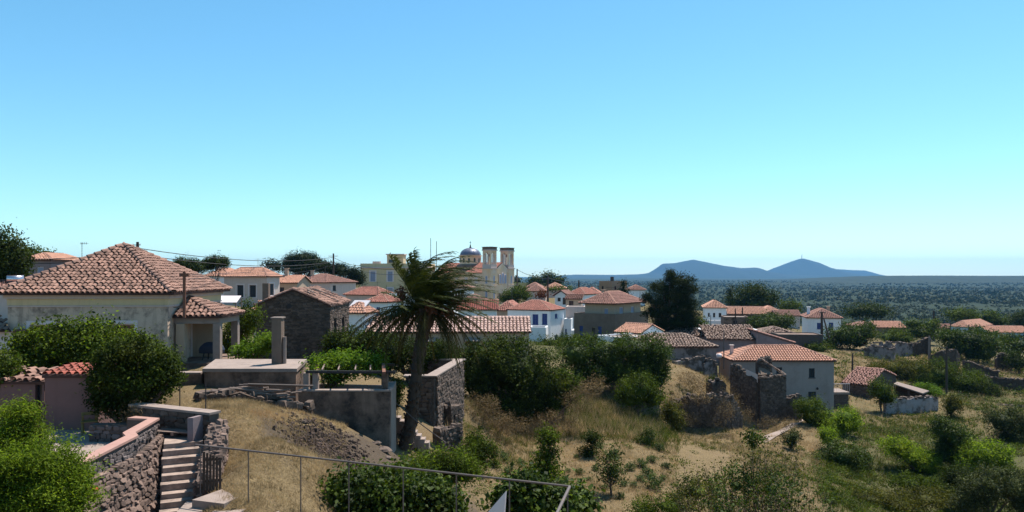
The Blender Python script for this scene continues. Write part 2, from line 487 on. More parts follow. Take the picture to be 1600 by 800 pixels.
# ---------------------------------------------------------------- the ground sheet
def ground_material():
    m, nt, b = node_mat('dry_hillside')
    tc = nt.nodes.new('ShaderNodeNewGeometry').outputs['Position']
    at = nt.nodes.new('ShaderNodeAttribute'); at.attribute_name = 'growth'
    sx = nt.nodes.new('ShaderNodeSeparateColor'); nt.links.new(at.outputs['Color'], sx.inputs[0])
    straw = mixc(nt, noise_n(nt, 1.3, 8, .7, tc), (.11, .078, .04), (.36, .26, .135))
    straw = mixc(nt, ramp(nt, noise_n(nt, 14, 6, .75, tc), .40, .62), (.11, .078, .042), straw)
    straw = mixc(nt, ramp(nt, noise_n(nt, .35, 5, .65, tc), .5, .72), straw, mixc(nt, noise_n(nt, 9, 5, .7, tc), (.10, .07, .042), (.26, .18, .10)))
    soil = mixc(nt, noise_n(nt, 6, 8, .75, tc), (.045, .033, .024), (.14, .105, .075))
    green = mixc(nt, noise_n(nt, .8, 8, .7, tc), (.03, .036, .014), (.13, .115, .05))
    far = mixc(nt, noise_n(nt, .02, 10, .72, tc), (.013, .022, .009), (.036, .043, .019))
    far = mixc(nt, ramp(nt, noise_n(nt, .006, 6, .6, tc), .68, .78), far, (.15, .13, .085))
    n1 = noise_n(nt, .7, 6, .7, tc)
    gfac = ramp(nt, math_n(nt, 'ADD', sx.outputs[0], math_n(nt, 'SUBTRACT', n1, .5)), .3, .7)
    sfac = ramp(nt, math_n(nt, 'ADD', sx.outputs[1], math_n(nt, 'SUBTRACT', noise_n(nt, 1.8, 6, .7, tc), .5)), .35, .65)
    out = mixc(nt, gfac, straw, green)
    out = mixc(nt, sfac, out, soil)
    out = mixc(nt, sx.outputs[2], out, far)
    nt.links.new(out, b.inputs['Base Color'])
    b.inputs['Roughness'].default_value = 1
    b.inputs['Specular IOR Level'].default_value = .1
    bp = nt.nodes.new('ShaderNodeBump')
    bp.inputs['Strength'].default_value = .9
    bp.inputs['Distance'].default_value = .08
    nt.links.new(math_n(nt, 'ADD', noise_n(nt, 9, 7, .75, tc), math_n(nt, 'MULTIPLY', noise_n(nt, 40, 3, .7, tc), .4)), bp.inputs['Height'])
    nt.links.new(bp.outputs[0], b.inputs['Normal'])
    return m

GROW = [  # column, row, distance, green, bare soil
 (900,720,46,.12,.1),(1000,760,40,.1,.15),(850,700,48,.15,.1),(930,660,57,.45,.1),(880,600,72,.35,.2),(780,650,54,.3,.3),(700,660,42,.2,.3),(820,580,74,.4,.2),
 (430,780,18,.05,.0),(350,650,24,.25,0),(470,660,27,.1,.1),(500,690,25,.05,.95),(540,690,25.5,.0,.95),(460,682,25,.05,.8),(590,720,26,.1,.8),(400,720,21,.05,.25),(340,720,20,.1,.4),(420,640,28,.25,0),
 (1060,600,70,.0,.05),(1090,680,58,.0,.05),(1110,700,55,.05,.1),(1190,670,66,.05,.2),(1230,720,55,.1,.2),(1250,760,48,.1,.1),(1150,770,45,.2,.2),
 (1400,680,72,.8,.1),(1380,650,82,.5,.2),(1350,740,58,.85,.1),(1450,780,52,.95,0),(1300,790,48,.8,.1),(1550,660,80,.5,.2),(1580,600,108,.5,.2),(1560,760,56,1.0,0),(1450,600,105,.9,.1),(1360,580,110,.3,.2),(1500,690,68,.8,.1),
 (1440,545,137,.2,.1),(1500,580,125,.2,.1),(1300,600,100,.2,.1),(1200,520,175,.5,.1),(1500,520,215,.7,0),(1000,540,105,.9,.1),(890,545,100,.9,.1),(850,545,95,.9,.1),(700,555,80,.6,.1),(500,570,52,.5,.2),(330,565,40,.4,.4),(100,560,42,.5,.2),(400,480,130,.4,.2),(760,480,205,.4,.2),
 (200,640,26,.3,.2),(260,620,28,.3,0),
]
def ground():
    ang = np.concatenate([np.linspace(-180, -50, 40)[:-1], np.linspace(-50, 50, 470), np.linspace(50, 180, 40)[1:]])
    dist = np.concatenate([np.geomspace(1.5, 13, 16)[:-1], np.geomspace(13, 120, 270)[:-1], np.geomspace(120, 600, 80)[:-1], np.geomspace(600, 13000, 62)])
    A, D = np.meshgrid(np.radians(ang), dist)
    x, y = (np.sin(A) * D).ravel(), (np.cos(A) * D).ravel()
    z = gz(x, y)
    na, nd = len(ang), len(dist)
    i = np.arange(nd - 1)[:, None] * na + np.arange(na - 1)
    q = np.stack([i, i + 1, i + na + 1, i + na], -1).reshape(-1, 4)
    me = npmesh('ground', np.stack([x, y, z], 1), q, ground_material(), True)
    g = np.array(GROW, float)
    gx, gy = (g[:, 0] - CX) / F * g[:, 2], g[:, 2]
    ga, gl = lp(gx, gy)
    a, l = lp(x, y)
    num = np.zeros((len(x), 2)); den = np.zeros(len(x))
    for k in range(len(g)):
        w = 1 / (((a - ga[k]) ** 2 + (l - gl[k]) ** 2) ** 1.5 + 1e-5)
        den += w; num += w[:, None] * g[k, 3:5]
    num /= den[:, None]
    d = np.hypot(x, y)
    colr = np.ones((len(x), 4), np.float32)
    colr[:, :2] = num
    t = np.clip((d - 170) / 160, 0, 1)
    colr[:, 2] = t * t * (3 - 2 * t)
    at = me.color_attributes.new('growth', 'FLOAT_COLOR', 'POINT')
    at.data.foreach_set('color', colr.ravel())
    return ob('ground', me, kind='structure')
ground()

# distant hills
def hill(name, prof, D, half, base_z, seed, step=4):
    px0, px1 = prof[0][0], prof[-1][0]
    pxs = np.arange(px0, px1 + 1, step)
    tops = np.interp(pxs, [p[0] for p in prof], [p[1] for p in prof])
    ts = np.linspace(-1, 1, 41)
    r = np.random.default_rng(seed)
    V = []
    ph = r.random(8) * 6
    for t in ts:
        yy = D + t * half
        xs = (pxs - CX) / F * D * (1 + t * half / D * .3)
        H = CH - (tops - HZ) / F * D - base_z
        sp = (1 - abs(t) ** 1.35)
        gul = (np.sin(pxs * .13 + ph[0] + 3 * t) * .5 + np.sin(pxs * .31 + ph[1] - 5 * t) * .3 + np.sin(pxs * .71 + ph[2] + 7 * t) * .2) * 16 * abs(t) * (1 - abs(t)) * 2
        z = base_z + np.maximum(H, 0) * sp + gul * np.clip(H / 50, 0, 1) - 6 * (abs(t) > .98)
        V.append(np.stack([xs, np.full(len(xs), yy), z], 1))
    n = len(pxs)
    i = np.arange(len(ts) - 1)[:, None] * n + np.arange(n - 1)
    q = np.stack([i, i + 1, i + n + 1, i + n], -1).reshape(-1, 4)
    return ob(name, npmesh(name, np.concatenate(V), q, MT['hill'], True), kind='structure')
def hill_material():
    m, nt, b = node_mat('scrub_hill')
    tc = nt.nodes.new('ShaderNodeNewGeometry').outputs['Position']
    c = mixc(nt, noise_n(nt, .02, 12, .8, tc), (.010, .018, .009), (.055, .058, .030))
    nt.links.new(c, b.inputs['Base Color'])
    b.inputs['Roughness'].default_value = 1
    b.inputs['Specular IOR Level'].default_value = .05
    return m
MT['hill'] = hill_material()
hill('hill', [(800,448),(840,438),(872,430.5),(900,429),(960,429.5),(1000,428.5),(1018,426),(1027,419),(1036,412),(1055,411),(1070,408),(1083,405.5),(1100,409),(1130,415),(1158,419),(1180,418),(1196,424),(1212,428),(1260,430),(1330,434),(1400,440)], 10000, 1500, -24, 1)
hill('hill', [(1175,436),(1190,428),(1205,422),(1225,413),(1241,407),(1253,403.5),(1270,408),(1285,415),(1302,421),(1318,428),(1335,433)], 10800, 1400, -24, 2)
hill('hill', [(1270,432),(1290,424),(1308,420.5),(1330,422),(1350,422.5),(1360,426),(1374,432)], 12000, 900, -24, 3)
hill('plateau', [(1120,452),(1200,442),(1290,434),(1360,431),(1450,430.5),(1550,431),(1650,430.5),(1800,431),(2000,436)], 4200, 1100, -24, 4)
m_ = MB(); b_ = P(1253, 404, 10800); m_.tube([b_ + Vector((0, 0, -6)), b_ + Vector((0, 0, 62))], [4.4, 2.4], 5)
m_.build('radio_mast', MT['dark_metal'], label='tiny radio mast on the summit of the right-hand conical hill', cat='mast')

# ---------------------------------------------------------------- roof tiles
def tile_plane(poly):
    v = [Vector(p) for p in poly]
    e = (v[1] - v[0]).normalized()
    n = e.cross(v[-1] - v[0]).normalized()
    if n.z < 0: n = -n
    s = n.cross(e)
    if s.z < 0: s = -s
    pts = [((p - v[0]).dot(e), (p - v[0]).dot(s)) for p in v]
    return v[0], e, s, n, pts
def inside(pts, a, b, tol):
    ar = sum(p[0] * q[1] - q[0] * p[1] for p, q in zip(pts, pts[1:] + pts[:1]))
    sg = 1 if ar > 0 else -1
    ok = np.ones(a.shape, bool)
    for p, q in zip(pts, pts[1:] + pts[:1]):
        L = math.hypot(q[0] - p[0], q[1] - p[1])
        if L < 1e-6: continue
        ok &= sg * ((q[0] - p[0]) * (b - p[1]) - (q[1] - p[1]) * (a - p[0])) / L > -tol
    return ok
def tile_shape(tw, rl, segs):
    an = np.linspace(0, pi, segs + 1)
    xa, h = -np.cos(an) * tw * .41, np.sin(an) * tw * .42
    lo = np.stack([xa, np.zeros(segs + 1), h + tw * .16], 1)
    hi = np.stack([xa * .86, np.full(segs + 1, rl * 1.1), h * .86 + .005], 1)
    k = np.arange(segs)
    q = np.stack([k, k + 1, k + segs + 2, k + segs + 1], 1)
    return np.concatenate([lo, hi]), q
def tile_spots(poly, tw, rl, tol=.03):
    O, e, s, n, pts = tile_plane(poly)
    A0, A1 = min(p[0] for p in pts), max(p[0] for p in pts)
    B1 = max(p[1] for p in pts)
    k = max(1, round((A1 - A0) / tw)); tw2 = (A1 - A0) / k
    a = A0 + (np.arange(k) + .5) * tw2
    b = np.arange(0, int(B1 / rl) + 1) * rl
    Am, Bm = np.meshgrid(a, b)
    ok = inside(pts, Am, Bm + rl * .5, tol)
    return O, e, s, n, Am[ok], Bm[ok]
def tiles_mesh(name, planes, tw, rl, segs, m, jit=0.0, holes=0.0, caps=(), cap_r=.13, skip=0):
    Vs, Fs, off = [], [], 0
    tv, tq = tile_shape(tw, rl, segs)
    for pi_, poly in enumerate(planes):
        O, e, s, n, a, b = tile_spots(poly, tw, rl)
        if skip and pi_ == 0:
            a, b = a[skip:], b[skip:]
        if holes:
            kp = rng.random(len(a)) > holes
            a, b = a[kp], b[kp]
        k = len(a)
        if not k: continue
        ja, jb = rng.normal(0, jit, k) * tw * .3, rng.normal(0, jit, k) * rl * .25
        rt = rng.normal(0, jit, k) * .12
        loc = tv[None] + 0
        x = loc[..., 0] * np.cos(rt)[:, None] - loc[..., 1] * np.sin(rt)[:, None] + (a + ja)[:, None]
        y = loc[..., 0] * np.sin(rt)[:, None] + loc[..., 1] * np.cos(rt)[:, None] + (b + jb)[:, None] - rl * .12
        z = loc[..., 2] + np.abs(rng.normal(0, jit, k))[:, None] * .03 + np.zeros_like(x)
        W = np.array(O) + x[..., None] * np.array(e) + y[..., None] * np.array(s) + z[..., None] * np.array(n)
        Vs.append(W.reshape(-1, 3))
        Fs.append((tq[None] + (off + np.arange(k) * len(tv))[:, None, None]).reshape(-1, 4))
        off += k * len(tv)
    for p, q in caps:
        p, q = Vector(p), Vector(q)
        L = (q - p).length
        k = max(1, int(L / .36))
        d = (q - p).normalized()
        x = d.cross(Vector((0, 0, 1))).normalized()
        up = x.cross(d)
        for i in range(k):
            c = p + (q - p) * (i / k)
            c2 = p + (q - p) * min(1, (i + 1.12) / k)
            ring = []
            for base, r, lift in ((c, cap_r, .05), (c2, cap_r * .85, .015)):
                for an in np.linspace(0, pi, segs + 2):
                    ring.append(tuple(base + x * (-cos(an) * r) + up * (sin(an) * r * .85 + lift)))
            Vs.append(np.array(ring))
            kk = np.arange(segs + 1)
            Fs.append(np.stack([kk, kk + 1, kk + segs + 3, kk + segs + 2], 1) + off)
            off += len(ring)
    if not Vs: return None
    return npmesh(name, np.concatenate(Vs), np.concatenate(Fs), m, segs > 3)

def loose_tiles(poly, tw, rl, segs, m, parent, count):
    O, e, s, n, a, b = tile_spots(poly, tw, rl)
    tv, tq = tile_shape(tw, rl, segs)
    me = npmesh('roof_tile', tv, tq, m, True)
    for i in range(min(count, len(a))):
        o = ob('roof_tile', me, parent)
        ja, jb, rt = random.gauss(0, .015), random.gauss(0, .02), random.gauss(0, .035)
        B = Matrix((e, s, n)).transposed() @ Matrix.Rotation(rt, 3, 'Z')
        o.matrix_basis = Matrix.Translation(O + e * (a[i] + ja) + s * (b[i] + jb - rl * .12) + n * random.uniform(0, .012)) @ B.to_4x4()

def deck(mb, poly, th=.1):
    v = [Vector(p) for p in poly]
    lo = [p - Vector((0, 0, th)) for p in v]
    mb.poly(v); mb.poly(lo[::-1])
    for i in range(len(v)):
        j = (i + 1) % len(v)
        if (v[i] - v[j]).length > 1e-4:
            mb.poly([v[i], lo[i], lo[j], v[j]])

def roof_planes(kind, x0, x1, y0, y1, h, rise):
    w, d = x1 - x0, y1 - y0
    V = Vector
    a, b, c, e = V((x0, y0, h)), V((x1, y0, h)), V((x1, y1, h)), V((x0, y1, h))
    z = h + rise
    if kind == 'hip':
        if w >= d:
            r0, r1 = V((x0 + d / 2, (y0 + y1) / 2, z)), V((x1 - d / 2, (y0 + y1) / 2, z))
            return [[a, b, r1, r0], [b, c, r1], [c, e, r0, r1], [e, a, r0]], [(a, r0), (e, r0), (b, r1), (c, r1), (r0, r1)]
        r0, r1 = V(((x0 + x1) / 2, y0 + w / 2, z)), V(((x0 + x1) / 2, y1 - w / 2, z))
        return [[a, b, r0], [b, c, r1, r0], [c, e, r1], [e, a, r0, r1]], [(a, r0), (b, r0), (c, r1), (e, r1), (r0, r1)]
    if kind == 'gx':
        r0, r1 = V((x0, (y0 + y1) / 2, z)), V((x1, (y0 + y1) / 2, z))
        return [[a, b, r1, r0], [c, e, r0, r1]], [(r0, r1)]
    if kind == 'gy':
        r0, r1 = V(((x0 + x1) / 2, y0, z)), V(((x0 + x1) / 2, y1, z))
        return [[b, c, r1, r0], [e, a, r0, r1]], [(r0, r1)]
    if kind == 'shed':
        return [[a, b, V((x1, y1, z)), V((x0, y1, z))]], []
    if kind == 'shedback':
        return [[c, e, V((x0, y0, z)), V((x1, y0, z))]], []
    if kind == 'shedr':
        return [[b, c, V((x0, y1, z)), V((x0, y0, z))]], []
    return [], []

# ---------------------------------------------------------------- walls with real openings
def panel(mb, O, ex, ny, W, z0, z1, holes, dep):
    xs = sorted({0.0, W} | {round(min(max(v, 0), W), 4) for h in holes for v in (h[0], h[2])})
    zs = sorted({z0, z1} | {round(min(max(v, z0), z1), 4) for h in holes for v in (h[1], h[3])})
    up = Vector((0, 0, 1))
    def pt(x, z, d=0.0): return O + ex * x + up * z + ny * d
    for i in range(len(xs) - 1):
        for j in range(len(zs) - 1):
            cx, cz = (xs[i] + xs[i + 1]) / 2, (zs[j] + zs[j + 1]) / 2
            if any(h[0] < cx < h[2] and h[1] < cz < h[3] for h in holes): continue
            mb.poly([pt(xs[i], zs[j]), pt(xs[i + 1], zs[j]), pt(xs[i + 1], zs[j + 1]), pt(xs[i], zs[j + 1])])
    for x0, a, x1, b in [h[:4] for h in holes]:
        for p, q in (((x0, a), (x1, a)), ((x1, a), (x1, b)), ((x1, b), (x0, b)), ((x0, b), (x0, a))):
            mb.poly([pt(*p), pt(*q), pt(*q, dep), pt(*p, dep)])

def window(parent, O, ex, ny, h, style, dep, surround=None):
    """one opening: frame or surround > pane or shutters"""
    x0, a, x1, b = h
    up = Vector((0, 0, 1))
    def bx(mb, xa, za, xb, zb, d0, d1):
        c = [O + ex * x + up * z + ny * d for d in (d0, d1) for x, z in ((xa, za), (xb, za), (xb, zb), (xa, zb))]
        mb.hexa([c[0], c[1], c[5], c[4], c[3], c[2], c[6], c[7]])
    f = MB(); t = min(.07, (x1 - x0) * .08)
    i = .004
    bx(f, x0 + i, a + i, x0 + t, b - i, dep - .07, dep - .01); bx(f, x1 - t, a + i, x1 - i, b - i, dep - .07, dep - .01)
    bx(f, x0 + t, b - t, x1 - t, b - i, dep - .069, dep - .011); bx(f, x0 + t, a + i, x1 - t, a + t, dep - .069, dep - .011)
    if style not in ('hole', 'door_brown'):
        bx(f, x0 - .07, a - .08, x1 + .07, a - .005, -.07, dep * .5)      # sill
    if surround:
        w = surround
        for q in ((x0 - w, a, x0, b), (x1, a, x1 + w, b), (x0 - w, b, x1 + w, b + w)):
            bx(f, *q, -.035, .01)
    fm = {'blue': 'blue', 'dark': 'dark_green', 'pale': 'frame_white', 'brown': 'brown_shutter', 'glass': 'frame_white', 'hole': 'dark_metal', 'door_brown': 'wood_brown'}[style]
    fr = f.build('window' if 'door' not in style else 'door', MT['frame_white'] if surround else MT[fm], parent)
    if style in ('glass', 'hole'):
        m = MB(); bx(m, x0 + t, a + t, x1 - t, b - t, dep - .03, dep - .015)
        m.build('pane', MT['glass'], fr)
        if style == 'glass':
            m = MB(); bx(m, (x0 + x1) / 2 - .03, a + t, (x0 + x1) / 2 + .03, b - t, dep - .06, dep - .032); m.build('glazing_bar', MT['frame_white'], fr)
    else:
        sm = {'blue': 'blue', 'dark': 'dark_green', 'pale': 'pale_blue', 'brown': 'brown_shutter', 'door_brown': 'wood_brown'}[style]
        mid = (x0 + x1) / 2
        for xa, xb in ((x0 + t, mid - .012), (mid + .012, x1 - t)):
            m = MB(); bx(m, xa, a + t, xb, b - t, dep - .055, dep - .02)
            n = max(4, int((b - a) / .16))
            for k in range(n):                                        # louvres standing proud of the leaf
                zc = a + t + .06 + (b - a - 2 * t - .12) * (k + .5) / n
                bx(m, xa + .04, zc - .022, xb - .04, zc + .022, dep - .085, dep - .056)
            m.build('door_leaf' if 'door' in style else 'shutter', MT[sm], fr)
    return fr

def ragged_stones(name, O, ex, ny, W, z0, z1f, m, sw=.34, sh=.17, parent=None, indiv=0, prot=.05, avoid=(), fill=.96, batter=0.0):
    """coursed rubble: stones of uneven size standing proud of the wall face; z1f(x) is the top"""
    up = Vector((0, 0, 1))
    rects = []
    z = z0
    while True:
        hh = sh * random.uniform(.7, 1.35)
        x = -random.random() * sw
        if z > max(z1f(W * k / 8) for k in range(9)): break
        while x < W:
            ww = sw * random.uniform(.5, 1.5)
            xa, xb = max(x, 0), min(x + ww, W)
            x += ww
            if xb - xa < sw * .25 or random.random() > fill: continue
            cx, cz = (xa + xb) / 2, z + hh / 2
            if z + hh > z1f(cx) + .06: continue
            if any(q[0] < xb and xa < q[2] and q[1] < z + hh and z < q[3] for q in avoid): continue
            rects.append((xa, z, xb, z + hh))
        z += hh
    random.shuffle(rects)
    g = .012
    objs, mb = 0, MB()
    for k, (xa, za, xb, zb) in enumerate(rects):
        j = lambda s: random.uniform(-s, s)
        q = min(xb - xa, zb - za)
        pr = prot * random.uniform(.35, 1.3)
        cx, cz = (xa + xb) / 2, (za + zb) / 2 + j((zb - za) * .16)
        hw, hz_ = (xb - xa) / 2 * 1.03, (zb - za) / 2 * 1.06
        N = 7; a0 = random.random() * 6.28
        base = []
        for i in range(N):
            an = a0 + 2 * pi * i / N + j(.22)
            ca, sa = cos(an), sin(an)
            rr_ = (abs(ca) ** 6 + abs(sa) ** 6) ** (-1 / 6) * random.uniform(.8, 1.06)
            base.append((cx + hw * ca * rr_, cz + hz_ * sa * rr_))
        tx, tz = j(.35), j(.35)
        fr = [(cx + (x - cx) * .8 + j(q * .07), cz + (zz - cz) * .76 + j(q * .07)) for x, zz in base]
        p3 = lambda x, zz, d: O + ex * x + up * zz + ny * (d + batter * (zz - z0))
        V = [p3(x, zz, .05) for x, zz in base] + [p3(x, zz, -pr * .7) for x, zz in base] + [p3(x, zz, -pr * (1 + tx * (x - cx) / hw + tz * (zz - cz) / hz_)) for x, zz in fr]
        Fq = [(i, (i + 1) % N, N + (i + 1) % N, N + i) for i in range(N)] + [(N + i, N + (i + 1) % N, 2 * N + (i + 1) % N, 2 * N + i) for i in range(N)] + [tuple(range(2 * N, 3 * N))]
        if k < indiv:
            c = p3(cx, cz, 0)
            me = bpy.data.meshes.new('stone')
            me.from_pydata([tuple(v - c) for v in V], [], Fq)
            me.materials.append(m)
            o = ob('stone', me, parent); o.location = c
        else:
            n = len(mb.v); mb.v += [tuple(v) for v in V]; mb.f += [tuple(n + i for i in f) for f in Fq]
    if mb.v:
        mb.build(name, m, parent, kind='stuff')

def chimney(parent, x, y, z0, z1, w, m, cap=True):
    mb = MB().box(x - w / 2, y - w / 2, z0, x + w / 2, y + w / 2, z1)
    ch = mb.build('chimney', m, parent)
    if cap:
        MB().box(x - w * .72, y - w * .72, z1 + .002, x + w * .72, y + w * .72, z1 + .09).build('chimney_cap', m, ch)
    return ch

G_H = 'houses of the village'
def house(name, label, l, c, r, Y, th, base, eave, rise=1.5, roof='hip', o=.35, wall='white', tile='tile_red', win=(), depth=None, width=None,
          tw=.34, rl=.45, segs=4, group=G_H, cat='house', jit=.12, holes=0.0, dep=.16, surround=None, band=None, stones=None, chim=(), down=2.5, fascia=None, caps=True, plinth=None, indiv=0):
    th = R(th); s_, c_ = sin(th), cos(th)
    C = Vector((T(c) * Y, Y, 0))
    a = width if width else (C.x - T(l) * C.y) / (c_ + T(l) * s_)
    b = depth if depth else (T(r) * C.y - C.x) / (s_ - T(r) * c_)
    zb = ZP(base, Y); h = ZP(eave, Y) - zb
    X, Yv = Vector((c_, -s_, 0)), Vector((s_, c_, 0))
    L = C - X * a
    L.z = zb
    root = empty(name, L, -th, label=label, cat=cat, group=group)
    wx, wy, up = Vector((1, 0, 0)), Vector((0, 1, 0)), Vector((0, 0, 1))
    def loc(wl, px, py):
        if wl == 'F':
            Yd = C.dot(Yv) / (T(px) * s_ + c_); Q = Vector((T(px) * Yd, Yd, ZP(py, Yd))) - L
            return Q.dot(X), Q.z
        Yd = C.dot(X) / (T(px) * c_ - s_); Q = Vector((T(px) * Yd, Yd, ZP(py, Yd))) - L
        return Q.dot(Yv), Q.z
    hf, hr = [], []
    for wn in win:
        wl, p0, q0, p1, q1, style = wn
        xa, zt = loc(wl, p0, q0); xb, _ = loc(wl, p1, q0); _, zlo = loc(wl, (p0 + p1) / 2, q1)
        W = a if wl == 'F' else b
        xa, xb = max(.06, min(xa, xb)), min(W - .06, max(xa, xb))
        zt = min(zt, h - .05)
        if xb - xa < .1 or zt - zlo < .1: continue
        (hf if wl == 'F' else hr).append((xa, max(zlo, .02), xb, zt, style))
    mb = MB()
    wm = MT[wall]
    panel(mb, Vector((0, 0, 0)), wx, wy, a, -down, h, hf, dep)
    panel(mb, Vector((a, 0, 0)), wy, -wx, b, -down, h, hr, dep)
    panel(mb, Vector((a, b, 0)), -wx, -wy, a, -down, h, [], dep)
    panel(mb, Vector((0, b, 0)), -wy, wx, b, -down, h, [], dep)
    if roof == 'gy':
        for y in (0, b): mb.poly([(0, y, h), (a, y, h), (a / 2, y, h + rise * a / (a + 2 * o))])
    if roof == 'gx':
        for x in (0, a): mb.poly([(x, 0, h), (x, b, h), (x, b / 2, h + rise * b / (b + 2 * o))])
    if roof in ('shed', 'shedback'):
        f, g = (0, b) if roof == 'shed' else (b, 0)
        for x in (0, a): mb.poly([(x, f, h), (x, g, h), (x, g, h + rise)])
        mb.poly([(0, g, h), (a, g, h), (a, g, h + rise), (0, g, h + rise)])
    if roof == 'shedr':
        for y in (0, b): mb.poly([(a, y, h), (0, y, h), (0, y, h + rise)])
        mb.poly([(0, 0, h), (0, b, h), (0, b, h + rise), (0, 0, h + rise)])
    wo = mb.build('wall', wm, root)
    for (xa, za, xb, zt, st) in hf: window(root, Vector((0, 0, 0)), wx, wy, (xa, za, xb, zt), st, dep, surround)
    for (xa, za, xb, zt, st) in hr: window(root, Vector((a, 0, 0)), wy, -wx, (xa, za, xb, zt), st, dep, surround)
    if band:                                            # string course or cornice under the eaves: (z below eave, height, proud, material)
        for zz, hh, pr, bm in band:
            q = MB()
            q.box(-pr, -pr, h - zz - hh, a + pr, -.002, h - zz).box(a + .002, -.002, h - zz - hh, a + pr, b + pr, h - zz)
            q.build('cornice', MT[bm], root)
    if roof == 'flat':
        q = MB()
        t = .22
        q.box(0, 0, h + .001, a, t, h + rise).box(0, b - t, h + .001, a, b, h + rise).box(0, t, h + .001, t, b - t, h + rise).box(a - t, t, h + .001, a, b - t, h + rise)
        if rise > 0: q.build('parapet', wm, root)
        MB().box(t, t, h - .2, a - t, b - t, h - .02).build('roof', MT[tile], root)
    else:
        zo = h - rise * 0 - .02
        ra = rise
        planes, cp = roof_planes(roof, -o, a + o, -o, b + o, zo, ra)
        q = MB()
        for p in planes: deck(q, p, .09)
        ro = q.build('roof', MT['tile_under'], root)
        me = tiles_mesh('roof_tiles', planes, tw, rl, segs, MT[tile], jit, holes, (), .15, indiv)
        ob('roof_tiles', me, ro, kind='stuff')
        if caps and cp:
            ob('ridge_tiles', tiles_mesh('ridge_tiles', [], tw, rl, segs, MT['ridge_pale' if tile in ('tile_red', 'tile_orange', 'tile_dull', 'tile_brick') else tile], jit, 0, cp, .17), ro, kind='stuff')
        if indiv:
            loose_tiles(planes[0], tw, rl, segs, MT[tile], ro, indiv)
    if stones:
        sm, sw, sh = stones
        gx = (lambda x: h + rise * (1 - abs(x - a / 2) / (a / 2)) - .1) if roof == 'gy' else (lambda x: h - .05)
        ragged_stones('wall_stones', Vector((0, 0, 0)), wx, wy, a, -.8, gx, MT[sm], sw, sh, wo, avoid=[q[:4] for q in hf])
        ragged_stones('wall_stones', Vector((a, 0, 0)), wy, -wx, b, -.8, lambda y: h - .05, MT[sm], sw, sh, wo, avoid=[q[:4] for q in hr])
    for ch in chim:
        px_, py_, z0, z1, w, cm = ch
        chimney(root, px_ * a, py_ * b, h + z0, h + z1, w, MT[cm])
    root['dims'] = (a, b, h)
    return root
MT['tile_under'] = mat('roof_underlay', (.07, .042, .032), var=.2)

